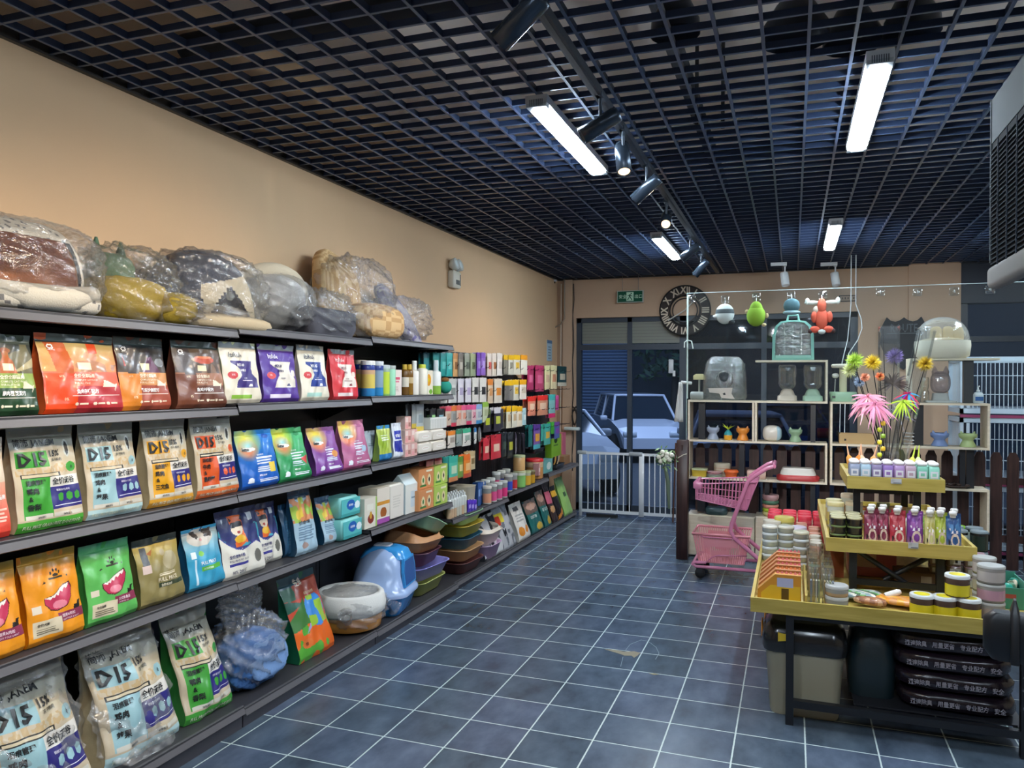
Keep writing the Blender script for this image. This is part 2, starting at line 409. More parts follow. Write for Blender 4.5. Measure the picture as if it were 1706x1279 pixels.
# open-cell grid ceiling
mb = MB(); g = '#2c3a56'; lip = '#41526f'
nx = int((XR-XL)/.166)
for i in range(nx+1):
    x = .052+.166*(i-18)
    if not XL < x < XR: continue
    mb.box(x-.005, YF, ZC, x+.005, YB, ZC+.027, g); mb.box(x-.0065, YF, ZC-.003, x+.0065, YB, ZC, lip)
y = YF+.05
while y < YB:
    mb.box(XL, y-.005, ZC+.001, XR, y+.005, ZC+.026, g); mb.box(XL, y-.006, ZC-.002, XR, y+.006, ZC+.001, lip); y += .13
struct(mb.build('ceiling', paint(.35, metal=.15, key='grid_aluminium')))
mb = MB(); mb.box(XL, YF, ZC-.012, XL+.025, YB, ZC+.03, '#1a1512'); mb.box(XL, YB-.025, ZC-.012, XR, YB, ZC+.03, '#171a22')
struct(mb.build('trim_1', BLACKM()))
# pipes, ducts and old lamps above the grid
mb = MB()
mb.tube([(XL, 3.08, 3.3), (XR, 3.0, 3.3)], .07, '#2a3038', 10); mb.box(.2, 2.3, 3.25, 3.6, 2.8, 3.5, '#2a3036')
mb.tube([(-.6, YF, 3.42), (-.6, YB, 3.42)], .05, '#32363c', 8); mb.tube([(1.5, YF, 3.4), (1.5, YB, 3.4)], .06, '#32363c', 8)
mb.tube([(XL, 6.2, 3.4), (XR, 6.2, 3.4)], .05, '#32363c', 8)
struct(mb.build('trim_2', MATTE()))
mb = MB(); p = atZ(1100, 217, 3.12); q = atZ(1262, 201, 3.12); mb.tube([p, q], .018, '#d9e4ea', 8); mb.box(p.x+.2, p.y-.01, 3.1, p.x+.22, p.y+.01, 3.6, '#555'); mb.box(q.x-.2, q.y-.01, 3.1, q.x-.18, q.y+.01, 3.6, '#555')
tag(mb.build('pipe', paint(.25, metal=.6, key='pipe')), 'thin bright metal pipe hanging above the black ceiling grid', 'pipe')
for k, (px, py, r) in enumerate(((1325, 45, .15), (1420, 55, .13), (1520, 33, .12), (1125, 35, .11))):
    p = atZ(px, py, 3.25); mb = MB(); mb.lathe([(r, -.06), (r*.96, 0), (r*.55, .1), (.03, .13)], '#1d2430', n=20, caps=False); mb.tube([(0, 0, .12), (0, 0, .36)], .012, '#1d2430')
    tag(mb.build('pendant_shade', BLACKM(), loc=p), ['dark bowl-shaped lamp shade above the grid, leftmost of the three near the top edge', 'dark lamp shade above the grid, middle of the three near the top edge', 'dark lamp shade above the grid, beside the right nearest tube light', 'dark lamp shade above the grid, left of the others over the track'][k], 'lamp shade', 'old shades above the ceiling grid')

# ---------------------------------------------------------------- lamps
def batten(x, y0, label, L=1.15, w=.088):
    t = thing('tube_light', label, 'ceiling light', (x, y0, ZC-.055), 0, 'ceiling tube lights')
    mb = MB(); mb.box(-w/2-.008, -.05, .012, w/2+.008, L+.05, .05, '#cfd6dc')
    for k in range(8): mb.box(-w/2+.012+k*.0085, -.052, .0, -w/2+.016+k*.0085, -.03, .03, '#5a626c')
    mb.box(-w/2-.004, -.05, -.004, w/2+.004, -.001, .014, '#aab4bd'); mb.box(-w/2-.004, L+.001, -.004, w/2+.004, L+.05, .014, '#aab4bd')
    mb.build('housing', SATIN(), t)
    mb = MB(); mb.loft([(-.012, w-.03, L, .01), (-.004, w, L, .01), (.011, w, L, .01)], '#fff', (0, L/2)); mb.build('diffuser', emit(BATTEN_C, BATTEN_E, 'tube_glow'), t)
batten(-1.115, 3.42, 'lit white tube light at the ceiling, large one left of the spotlight track')
batten(.32, 3.41, 'lit white tube light at the ceiling, large one on the right')
batten(-1.13, 6.83, 'lit white tube light at the ceiling, small far one left, beside the spotlights')
batten(.32, 6.72, 'lit white tube light at the ceiling, small far one on the right')
for k, (x, y) in enumerate(((-1.115, .0), (.32, .0), (1.9, 0.), (1.9, 3.41), (2.1, 6.72))):
    batten(x, y, 'lit white tube light outside the frame, %s' % ('behind the viewer at the left', 'behind the viewer in the middle', 'behind the viewer at the right', 'right of the air unit', 'above the pet cages')[k])
def aim(o, d):
    o.rotation_mode = 'QUATERNION'; o.rotation_quaternion = Vector(d).to_track_quat('-Z', 'Y')
def spot(p, d, label, col='#3a4654', L=.195, r=.038, ztrack=ZC-.03, name='track_spotlight', watts=None, gr='black track spotlights', cone=78, c=None):
    """p = middle of the can; d = aim"""
    p = Vector(p); d = Vector(d).normalized()
    t = thing(name, label, 'spotlight', p, 0, gr)
    top = Vector((0, 0, ztrack-p.z))
    mb = MB(); mb.tube([top, (0, 0, .0)], .008, col); mb.box(-.016, -.045, top.z-.012, .016, .045, top.z+.006, col); mb.build('bracket', SATIN(), t)
    mb = MB(); mb.M = Vector(d).to_track_quat('-Z', 'Y').to_matrix().to_4x4()
    mb.lathe([(r*.55, L/2), (r*.97, L/2-.006), (r, L/2-.02), (r, -L/2), (r*.86, -L/2), (r*.8, -L/2+.02)], col, n=24, caps=True); mb.build('can', paint(.25, metal=.55, key='can_metal') if col != '#dfe4e6' else SATIN(), t)
    pc = t.children[-1] if t.children else t; mb = MB(); mb.M = Vector(d).to_track_quat('-Z', 'Y').to_matrix().to_4x4(); mb.lathe([(0.0, -L/2+.015), (r*.8, -L/2+.012)], '#ffd0a0', n=20); mb.build('lamp_lens', emit((1, .62, .33) if watts != 0 else (.5, .5, .5), 2.2 if watts != 0 else .2, 'lens_glow'), pc)
    if watts != 0:
        l = bpy.data.lights.new('spot_bulb', 'SPOT'); l.energy = watts or SPOT_W; l.color = c or SPOT_C; l.spot_size = math.radians(cone); l.spot_blend = .9; l.shadow_soft_size = .04
        o = bpy.data.objects.new('bulb', l); COL.objects.link(o); o.parent = t; o.location = d*(L/2+.01); aim(o, d)
mb = MB(); mb.box(-.85, 1.0, ZC-.04, -.81, 9.3, ZC-.003, '#20262f'); mb.box(-.838, 1.0, ZC-.042, -.822, 9.3, ZC-.039, '#0c0e12')
tag(mb.build('light_track', BLACKM()), 'long black spotlight track along the ceiling', 'track')
def sp(px, py, z): return atZ(px, py, z)
spot(sp(868, 32, 2.78), (-.85, .12, -.62), 'black spotlight nearest to the viewer, cut by the top edge')
spot(sp(1000, 208, 2.80), (-.85, -.25, -.55), 'black spotlight touching the large left tube light')
spot(sp(1038, 264, 2.78), (.16, -.45, -.85), 'black spotlight with a glowing orange end below the large tube light')
spot(sp(1077, 314, 2.79), (-.8, .15, -.62), 'black spotlight pointing down left, above the round glowing one')
spot(sp(1110, 366, 2.80), (.1, -.9, -.55), 'black spotlight whose round glowing end faces the viewer')
spot(sp(1150, 420, 2.80), (-.75, -.1, -.6), 'black spotlight, second from the back of the track')
spot(sp(1168, 446, 2.80), (-.6, .1, -.7), 'black spotlight, last and farthest on the track')
spot((-.85, 1.6, 2.8), (-.8, .0, -.62), 'black spotlight outside the frame above the nearest shelves')
spot((-.85, .9, 2.8), (-.8, .15, -.62), 'black spotlight outside the frame nearest the rear of the track')
spot((-.35, 1.95, 2.8), (.22, .75, -.50), 'black spotlight added outside the frame to light the display table', cone=52)  # extra unseen spot added for more light on the table
spot((-.35, 1.55, 2.8), (.20, .97, -.22), 'black spotlight added outside the frame to brighten the right box shelf', watts=150, cone=34, c=(1, .97, .94))  # unseen neutral spot added to brighten the goods on this shelf
spot((-.35, 1.15, 2.8), (-.01, .97, -.21), 'black spotlight added outside the frame to brighten the left box shelf', watts=150, cone=34, c=(1, .97, .94))  # same kind of added unseen spot, for the left shelf
mb = MB(); mb.box(-.37, .8, ZC-.04, -.33, 2.1, ZC-.003, '#20262f'); tag(mb.build('light_track', BLACKM()), 'short black track added outside the frame for the extra spotlights', 'track')  # unseen track added to carry the extra spots
for k, (px, px2, lab) in enumerate(((1284, 1311, 'white track spotlight above the green backpack, left of the two'), (1367, 1395, 'white track spotlight above the red plush, right of the two'))):
    a = atZ(px, 441, 2.92); b = atZ(px2, 440, 2.92)
    mb = MB(); mb.box(a.x, a.y-.02, 2.905, b.x, a.y+.02, 2.94, '#d5dade'); tag(mb.build('light_track', SATIN()), 'short white ceiling track holding the %s white spotlight' % ('left' if k == 0 else 'right'), 'track')
    spot((b.x-.02, a.y, 2.76), (.12, -.25, -.95), lab, '#dfe4e6', .15, .042, 2.91, 'track_spotlight', 0, 'white track spotlights')

# ---------------------------------------------------------------- glazed shop front and the street outside
FR = '#343f4c'
GL = glass((.72, .84, .95), .055)
d1 = struct(thing('door_1', 'x', 'x', (0, 0, 0))); del d1['label']; del d1['category']
mb = MB()
mx = -1.93; px2 = -1.27
for (x0, x1) in ((-2.62, -2.56), (mx-.03, mx+.03), (px2-.04, px2+.04), (.62, .70), (-.35, -.29)): mb.box(x0, YB+.04, 0, x1, YB+.12, 2.46, FR)
mb.box(-2.62, YB+.035, 2.05, .70, YB+.125, 2.12, FR); mb.box(-2.62, YB+.04, 2.40, .70, YB+.12, 2.46, FR); mb.box(-2.62, YB+.04, 0, .70, YB+.12, .09, FR)
mb.build('door_frame', SATIN(), d1)
mb = MB(); mb.box(-2.56, YB+.076, .09, px2, YB+.084, 2.4, '#fff'); mb.build('door_glass', GL, d1)
mb = MB(); mb.box(px2, YB+.076, .09, .62, YB+.084, 2.4, '#fff'); mb.build('darkened_glass', film((.16, .2, .27), .02, 1, 0, .03, .10), d1)  # dark tint added so the street stays dim behind this pane
mb = MB(); mb.box(-2.55, YB+.055, 2.13, -1.3, YB+.07, 2.40, '#7c8078'); [mb.box(-2.55, YB+.053, 2.13+.04*k, -1.3, YB+.055, 2.135+.04*k, '#666a64') for k in range(7)]; mb.box(-1.2, YB+.10, 2.13, .62, YB+.115, 2.4, '#3c444c'); mb.build('transom_panel', SATIN(), d1)
mb = MB(); p = atY(1118, 608, YB+.03); mb.box(p.x-.03, YB+.02, p.z-.1, p.x+.03, YB+.04, p.z+.07, '#c9ced2', .004); p = atY(1123, 620, YB+.03); mb.box(p.x-.015, YB+.02, p.z-.05, p.x+.015, YB+.04, p.z+.02, '#dfe2e4'); mb.build('door_lock', SATIN(), d1)
w2 = thing('window_2', 'x', 'x'); struct(w2); del w2['label']; del w2['category']
mb = MB()
for x0 in (1.72, 2.7, 3.62): mb.box(x0, YB+.04, .12, x0+.08, YB+.12, 2.52, '#1d2531')
mb.box(1.72, YB+.04, 2.1, XR, YB+.12, 2.16, '#1d2531'); mb.build('window_frame', SATIN(), w2)
mb = MB(); mb.box(1.8, YB+.076, .12, XR, YB+.084, 2.52, '#fff'); mb.build('window_glass', GL, w2)
struct(plane('ground', [(-12, YB+.2, -.28), (14, YB+.2, -.28), (14, 34, -.28), (-12, 34, -.28)], wallmat('#4a4d52', .8)))
mb = MB()
mb.box(-12, 24, 0, 12, 24.3, 6, '#3d4a58'); mb.box(-7.0, 23.9, 0, -4.7, 24.02, 3.4, '#8aa0bd')
for k in range(34): mb.box(-7.0, 23.86, .1*k, -4.7, 23.91, .1*k+.03, '#5f7492')
tag(mb.build('building', MATTE()), 'dim building with a pale roller shutter across the street', 'building')
def tree(x, y, h, label):
    t = thing('tree', label, 'tree', (x, y, 0)); mb = MB(); mb.tube([(0, 0, 0), (.05, 0, h*.5), (0, .1, h*.8)], [.12, .09, .05], '#2e2a26', 8); mb.build('trunk', MATTE(), t)
    mb = MB(); rr = random.Random(5)
    for k in range(420):
        a = rr.random()*2*PI; r = rr.random()**.5; z = h*(.45+.6*rr.random()); c = Vector((math.cos(a)*r*1.1, math.sin(a)*r*1.1, z)); s = .16
        d = Vector((rr.uniform(-1, 1), rr.uniform(-1, 1), rr.uniform(-1, 1))).normalized(); e = d.orthogonal().normalized()
        mb.add([c-d*s, c+e*s*.4, c+d*s, c-e*s*.4], [(0, 1, 2, 3)], rr.choice(['#2d4a3c', '#35553f', '#24402f']))
    mb.build('crown', MATTE(), t)
tree(-3.2, 22.3, 3.8, 'dark leafy tree across the street, right of the shutter')
def car(x, y, rz, col, label, glassc='#1b2733', suv=False):
    t = thing('car', label, 'car', (x, y, -.28), rz, 'parked cars outside'); mb = MB()
    # side outline (x forward), z; lofted by half widths
    hh = 1.62 if suv else 1.42
    prof = [(-2.15, .45, .72), (-2.1, .95, .8), (-1.5 if not suv else -2.0, 1.0, .84), (1.0, .98, .84), (1.95, .82, .8), (2.2, .6, .7), (2.2, .35, .7), (-2.15, .35, .72)]
    n = len(prof); vs = []
    for sy in (-1, -.7, .7, 1):
        for (px, pz, hw) in prof: vs.append((px, sy*(hw if abs(sy) == 1 else hw*.9), pz+(.05 if abs(sy) < 1 and pz > .7 else 0)))
    fs = []
    for k in range(3):
        for i in range(n): fs.append((k*n+i, k*n+(i+1) % n, (k+1)*n+(i+1) % n, (k+1)*n+i))
    fs += [tuple(range(n-1, -1, -1)), tuple(range(3*n, 4*n))]
    mb.add(vs, fs, col)
    mb.build('body', GLOSS(), t)
    mb = MB(); a0, a1, b0, b1 = (-1.75, -1.2, 1.1, .35) if not suv else (-2.05, -1.85, 1.15, .5)
    lo = .97
    def ring(xa, xb, z, w): return [(xa, -w, z), (xb, -w, z), (xb, w, z), (xa, w, z)]
    vs = ring(a0, b0, lo, .80)+ring(a1, b1, hh-.05, .62); mb.add(vs, [(0, 1, 5, 4), (1, 2, 6, 5), (2, 3, 7, 6), (3, 0, 4, 7)], glassc); mb.build('windows', paint(.08, key='car_glass'), t)
    mb = MB(); mb.box(a1-.06, -.66, hh-.06, b1+.05, .66, hh, col, .02)
    for sy in (-1, 1):
        for (xa, xb) in ((a0, a1), (b0, b1), ((a0+b0)/2-.1, (a1+b1)/2-.1)): mb.tube([(xa, sy*.80, lo), (xb, sy*.63, hh-.03)], .035, col, 6)
    mb.build('roof', GLOSS(), t)
    for (wx, wy) in ((-1.35, -.8), (-1.35, .8), (1.35, -.8), (1.35, .8)):
        mb = MB(); mb.M = T(wx, wy, .33, rx=PI/2); mb.lathe([(.2, -.1), (.33, -.1), (.33, .1), (.2, .1)], '#14161a', n=20); mb.lathe([(.2, -.09), (.05, -.11)], '#8d949c', n=10); mb.lathe([(.2, .09), (.05, .11)], '#8d949c', n=10); mb.build('wheel', MATTE(), t)
    for sy in (-1, 1):
        mb = MB(); mb.box(2.08, sy*.55-.16, .62, 2.2, sy*.55+.16, .76, '#d6dde4', .02); mb.build('headlight', GLOSS(), t)
        mb = MB(); mb.box(-2.18, sy*.6-.14, .7, -2.08, sy*.6+.14, .92, '#9a1d24', .02); mb.build('tail_light', GLOSS(), t)
        mb = MB(); mb.box(.6, sy*.95-.1, .95, .78, sy*.95+.08, 1.08, col, .02); mb.build('wing_mirror', GLOSS(), t)
    mb = MB(); mb.box(-2.19, -.25, .62, -2.14, .25, .74, '#3c5f9a'); mb.build('number_plate', SATIN(), t)
car(-3.9, 20.3, math.radians(-68), '#d9dee8', 'white car seen through the door, nose towards the shop', suv=True)
car(-4.35, 13.9, math.radians(-60), '#d9dee8', 'white car close behind the glass door, lowest of the parked cars')
car(-.95, 14.3, math.radians(97), '#d9dee8', 'white car seen from behind with a red tail light, right of the door')
car(-.3, 20.6, math.radians(100), '#3a4656', 'dark car farther down the street')
# wide bluish area light above the street, without a fitting
l = bpy.data.lights.new('street_area_light', 'AREA'); l.energy = 260; l.size = 3; l.color = (.55, .68, 1); o = bpy.data.objects.new('street_area_lamp', l); COL.objects.link(o); o.location = (-2, 16, 6)

# ---------------------------------------------------------------- baby gate
g = thing('safety_gate', 'white metal safety gate with upright bars in front of the glass door', 'gate', (0, 9.2, 0))
mb = MB(); WG = '#d8dde2'; x0, x1, zt = -2.43, -1.28, .79
def bar(a, b, z0, z1, r=.008): mb.box(a-r, -r, z0, a+r, r, z1, WG)
mb.box(x0-.03, -.014, .0, x0+.01, .014, zt, WG, .004); mb.box(-1.72, -.016, .03, -1.66, .016, zt, WG, .004); mb.box(x1, -.014, 0, x1+.02, .014, zt-.02, WG)
mb.box(x0, -.012, .05, x1, .012, .085, WG); mb.box(x0, -.012, zt-.03, x1, .012, zt, WG); mb.build('gate_frame', GLOSS(), g)
mb = MB()
for k in range(1, 9): bar(x0+.01+k*(.66/9), 0, .07, zt-.02, .006)
mb.build('gate_bars', GLOSS(), g)
mb = MB()
for k in range(1, 6): bar(-1.66+k*(.385/6), 0, .07, zt-.02, .006)
mb.build('side_bars', GLOSS(), g)
mb = MB(); mb.box(-1.84, -.025, zt-.035, -1.68, .02, zt+.012, '#9aa1a6', .006); mb.build('latch', SATIN(), g); mb = MB(); mb.box(x0-.05, -.02, zt-.035, x0+.06, .02, zt+.01, '#aab0b4', .006); mb.build('hinge', SATIN(), g)
mb = MB(); mb.box(-2.36, -.03, 0, -1.98, .03, .035, '#15181c'); mb.build('floor_plate', MATTE(), g)

# ---------------------------------------------------------------- things on the walls
e = thing('emergency_light', 'white twin-lamp emergency light on the beige left wall', 'emergency light', atX(752, 466, XL)+Vector((0, 0, 0)), PI/2)
mb = MB(); mb.box(-.085, -.06, -.075, .085, 0, .075, '#d9d4c4', .012); mb.box(.05, -.062, -.05, .065, -.059, .05, '#3a3a3a'); mb.box(-.03, -.063, -.045, .04, -.059, -.005, '#5c5f5c'); mb.build('case', SATIN(), e)
for sx in (-.045, .045):
    mb = MB(); mb.M = T(sx, -.05, .13, rx=math.radians(75)); mb.lathe([(.02, -.05), (.05, -.02), (.055, .02), (.05, .025)], '#cfd2cc', n=20); mb.lathe([(.05, .022), (.0, .03)], '#e6f0f0', n=20); mb.build('lamp_head', GLOSS(), e)
    mb = MB(); mb.tube([(sx, -.04, .07), (sx, -.045, .12)], .012, '#d8d6cc'); mb.build('lamp_neck', SATIN(), e)
p = atY(1050, 494, YB-.05)
e = thing('exit_sign', 'green emergency exit sign with running figure on the far wall', 'sign', p)
mb = MB(); mb.box(-.165, -.012, -.075, .165, .012, .075, '#b8c4bc'); mb.build('frame', SATIN(), e)
mb = MB(); mb.box(-.155, -.016, -.066, .155, -.0125, .066, '#1f5c46'); G = '#bfe8cf'
def qd(pts): mb.add([(a, -.0175, b) for a, b in pts], [tuple(range(len(pts)))], G)
qd([(-.045, -.055), (.045, -.055), (.045, .055), (-.045, .055)])
G = '#1f5c46'
def qd2(pts, col): mb.add([(a, -.0182, b) for a, b in pts], [tuple(range(len(pts)))], col)
qd2([(.008, .03), (.022, .03), (.022, .044), (.008, .044)], G); qd2([(-.01, .025), (.01, .028), (.005, -.005), (-.012, -.005)], G)
qd2([(-.012, -.005), (-.002, -.005), (-.025, -.045), (-.035, -.04)], G); qd2([(-.004, -.005), (.006, -.005), (.03, -.04), (.022, -.048)], G); qd2([(.0, .02), (.0, .012), (.03, .0), (.032, .006)], G); qd2([(-.008, .02), (-.03, .012), (-.03, .004), (-.008, .012)], G)
text_on(mb, lambda u, v: ((u-.5)*.3, -.018, (v-.5)*.12), '安全', .04, .3, .4, '#bfe8cf', .4); text_on(mb, lambda u, v: ((u-.5)*.3, -.018, (v-.5)*.12), '出口', .7, .3, .4, '#bfe8cf', .4)
mb.build('face', emit((.35, .6, .48), .0, 'sign_face') if False else GLOSS(), e)
mb = MB(); mb.tube([(-.1, 0, .07), (-.1, 0, .42)], .003, '#777'); mb.tube([(.1, 0, .07), (.1, 0, .42)], .003, '#777'); mb.build('hanger', SATIN(), e)
# skeleton clock
p = atY(1141, 517, YB-.03); R_ = .31
e = thing('wall_clock', 'round black openwork wall clock with roman numerals above the door', 'clock', p)
mb = MB(); mb.M = T(rx=PI/2)
for r in (R_, R_*.62): mb.lathe([(r, -.01), (r, .01), (r-.018, .01), (r-.018, -.01), (r, -.01)], '#1a1716', n=48, caps=False)
mb.lathe([(R_*.5, -.012), (R_*.5, .0), (R_*.46, .0), (R_*.46, -.012)], '#2b2624', n=40, caps=False); mb.lathe([(R_*.98, .002), (R_*.64, .002)], '#2c2320', n=48, caps=False); mb.build('ring', MATTE(), e)
NM = ['XII', 'I', 'II', 'III', 'IIII', 'V', 'VI', 'VII', 'VIII', 'IX', 'X', 'XI']
for k in range(12):
    mb = MB(); a = PI/2-k*PI/6; vs, fs, w_ = glyphs(NM[k], .03); c = Vector((math.cos(a), 0, math.sin(a)))*R_*.81; ur = Vector((math.cos(a), 0, math.sin(a))); ut = Vector((math.sin(a), 0, -math.cos(a)))
    mb.add([tuple(c+ut*((x-w_/2)*.075)+ur*((y-.5)*.095)+Vector((0, -.008, 0))) for x, y in vs], fs, '#cfc2ae'); mb.build('numeral', MATTE(), e)
mb = MB(); mb.tube([(0, -.02, 0), (-.2, -.02, -.12)], .008, '#cfcfc8', 6); mb.tube([(0, -.022, 0), (.1, -.022, .1)], .008, '#cfcfc8', 6); mb.build('hands', SATIN(), e)
# dark sign with scalloped top
a = atY(1466, 549, YB-.06); b = atY(1546, 548, YB-.06); zt = atY(1506, 528, YB-.06).z; w_ = b.x-a.x; h_ = zt-a.z
mb = MB(); mb.M = T((a.x+b.x)/2, YB-.06, a.z-.45) @ Matrix.Rotation(PI/2, 4, 'X')
tp = [(.5, 0), (.36, 1), (.28, .72), (.18, .62), (.08, .74), (0, .96), (-.08, .74), (-.18, .62), (-.28, .72), (-.36, 1), (-.5, 0)]
pts = [(0, 0), (.2, .07), (.4, .17), (.5, .3), (.47, .40)]
pts = [(x*w_, y) for x, y in pts]+[(x*w_, .45+h_*y) for x, y in tp]+[(-x*w_, y) for x, y in pts[:0:-1]]
pts = [(x if abs(x) <= w_ else x/w_, y) for x, y in pts]
mb.poly(pts, -.02, .02, '#1d1f24'); mb.box(-w_*.36, .40, .02, w_*.36, .407, .022, '#5d6267')
text_on(mb, lambda u, v: ((u-.5)*w_, v*.6, .022), 'ROUTE', .22, .69, .16, '#50555b', .6/w_, wmax=.56)
tag(mb.build('wall_sign', MATTE()), 'black wooden sign with pointed scalloped top on the far beige wall', 'sign')
# security camera, blue sign, conduits, charger
p = atY(921, 468, YB-.12)
e = thing('security_camera', 'small white dome camera in the far left ceiling corner', 'camera', p)
mb = MB(); mb.lathe([(.045, .03), (.05, .0), (.048, -.01)], '#c8ccd0', n=18); mb.build('base', SATIN(), e); mb = MB(); mb.blob((0, 0, -.012), (.036, .036, .036), '#22262c', (14, 8)); mb.build('dome', GLOSS(), e)
p = atX(915, 584, XL)
mb = MB(); mb.M = T(XL, p.y, p.z, rz=PI/2); mb.box(-.1, -.006, -.13, .1, 0, .13, '#a9c6d8'); mb.box(-.1, -.007, .09, .1, -.006, .13, '#3b6f9d')
for k in range(5): mb.box(-.06, -.007, -.1+k*.035, .05, -.006, -.09+k*.035, '#4b6a80')
tag(mb.build('notice', SATIN()), 'light blue notice board above the end of the hanging goods', 'notice')
mb = MB(); p = atY(935, 480, YB-.06); mb.tube([(p.x, p.y, 2.9), (p.x, p.y, 1.0)], .006, '#d6cdbb'); q = atY(941, 520, YB-.06)
mb.tube([(q.x, q.y-.02, 2.95), (q.x, q.y-.02, 2.45), (q.x-.05, q.y-.02, 2.38), (q.x-.25, q.y-.02, 2.28)], .009, '#8d7f70')
tag(mb.build('cable', SATIN()), 'thin cables running down the far left wall corner', 'cable')
p = atY(955, 540, YB-.02); mb = MB(); pts = [(p.x+.01*math.sin(k*2.1), YB-.02, 2.9-k*.2) for k in range(13)]; mb.tube(pts, .007, '#2b2522', 6)
tag(mb.build('cable', MATTE()), 'black cable running down beside the door frame', 'cable')
p = atY(953, 714, YB-.1); e = thing('power_strip', 'white power strip with coiled black cable hung beside the door', 'power strip', p)
mb = MB(); mb.box(-.1, -.03, -.02, .1, .03, .02, '#c9d6d6', .006); mb.build('strip', SATIN(), e)
mb = MB(); pts = [(.03*math.sin(k*.7)+.03, .0+.01*math.cos(k), .03+.26*abs(math.sin(k*.23))) for k in range(40)]; mb.tube(pts, .006, '#2a211c', 6); mb.build('cord', MATTE(), e)
# light switch boxes on far header
p = atY(1412, 497, YB-.01); mb = MB(); mb.box(p.x-.09, YB-.02, p.z-.035, p.x+.09, YB, p.z+.035, '#2b2523'); mb.box(p.x-.08, YB-.022, p.z-.027, p.x+.08, YB-.02, p.z+.027, '#a48d78')
for k in range(5): mb.box(p.x-.06+k*.03, YB-.023, p.z-.01, p.x-.05+k*.03, YB-.021, p.z+.012, '#2b2523')
tag(mb.build('wall_plate', MATTE()), 'small black rimmed plate on the far wall above the dark window', 'plate')
mb = MB(); 
for (px, dx) in ((1418, 0), (1426, .0)): a = atY(px, 452, 8.6); mb.tube([(a.x, 8.6, 2.95), (a.x, 8.6, 2.45), (a.x+(.05 if px == 1426 else -.01), 8.6, 2.3), (a.x+(.06 if px == 1426 else -.02), 8.6, 2.2), (a.x+(.02 if px == 1426 else -.03), 8.6, 2.08), (a.x-.06, 8.6, 1.95), (a.x-.09, 8.6, 1.8), (a.x-.1, 8.6, 1.0)], .005, '#c9ced0', 6)
tag(mb.build('cable', SATIN()), 'pair of white wires hanging from the ceiling behind the glass', 'cable')
# floor damage
p = atZ(1043, 1088, 0); mb = MB(); rr = random.Random(3)
pts = [(-.17, .02), (-.1, .035), (-.02, .02), (.05, .05), (.1, .035), (.09, -.02), (.075, -.06), (.05, -.03), (.0, -.045), (-.03, -.03), (-.1, -.005)]
mb.poly([(p.x+x*.8, p.y+y) for x, y in pts], .0005, .0015, '#8a7f6a')
q = atZ(1090, 1123, 0); mb.poly([(q.x-.03, q.y), (q.x, q.y+.012), (q.x+.025, q.y+.006), (q.x, q.y-.01)], .0005, .0015, '#8a7c58')
o = mb.build('trim_3', MATTE()); struct(o)
mb = MB()
def crack(px): mb.tube([atZ(a, b, .0005) for a, b in px], .0012, '#8fa3ab', 4)
crack([(1042, 1083), (1050, 1073), (1068, 1066), (1080, 1068), (1093, 1078), (1098, 1088), (1092, 1098)]); crack([(1038, 1094), (1034, 1110)])
struct(mb.build('trim_4', MATTE()))
# ================================================================ the long wall shelving
JY = [.52, 1.75, 2.98, 4.21, 5.44, 6.69, 7.93, 9.16]
S1 = [1.872, 1.875, 1.895, 1.914]; S2 = [1.507, 1.510, 1.525, 1.540]; S3 = [1.10, 1.097, 1.098, 1.113]; S4 = [.69, .686, .681, .71]
S5 = [.112, .108, .095, .088, .078, .070, .062]; SM = [.572, .612, .652]
def lev(tab, Y, base=0):
    k = 0
    while k < len(JY)-2 and Y > JY[k+1]: k += 1
    return tab[max(0, min(len(tab)-1, k-base))]
GR, GD, GB = '#605e61', '#3b3a3e', '#1f2026'
def offx(Y): return -.012*(Y-2.98) if Y > 2.98 else 0
def shelf(parent, y0, y1, z, xf, depth=.38, name='shelf'):
    mb = MB(); a, b = y0+.003, y1-.003
    mb.box(xf-depth, a, z-.026, xf-.006, b, z-.002, GD)
    vs = [(xf-.010, a, z+.001), (xf+.004, a, z-.036), (xf-.004, a, z-.040), (xf-.022, a, z-.002)]
    vs += [(x, b, zz) for x, _, zz in vs]; mb.add(vs, [(0, 1, 5, 4), (1, 2, 6, 5), (2, 3, 7, 6), (3, 0, 4, 7), (3, 2, 1, 0), (4, 5, 6, 7)], GR)
    mb.build(name, paint(.42, key='shelf_steel'), parent)
def bracket(parent, y, z, xf, depth=.38):
    mb = MB(); pts = [(xf-depth, z-.026), (xf-.03, z-.03), (xf-.05, z-.045), (xf-.16, z-.06), (xf-depth+.03, z-.14), (xf-depth, z-.14)]
    vs = [(x, y-.002, zz) for x, zz in pts]+[(x, y+.002, zz) for x, zz in pts]; n = len(pts)
    mb.add(vs, [tuple(range(n)), tuple(range(2*n-1, n-1, -1))]+[(k, n+k, n+(k+1) % n, (k+1) % n) for k in range(n)], GB); mb.build('bracket', BLACKM(), parent)
UN = ['outside the frame at the near end', 'nearest in view, under the floral pet bed', 'second from the viewer', 'third from the viewer, next to the hanging goods']
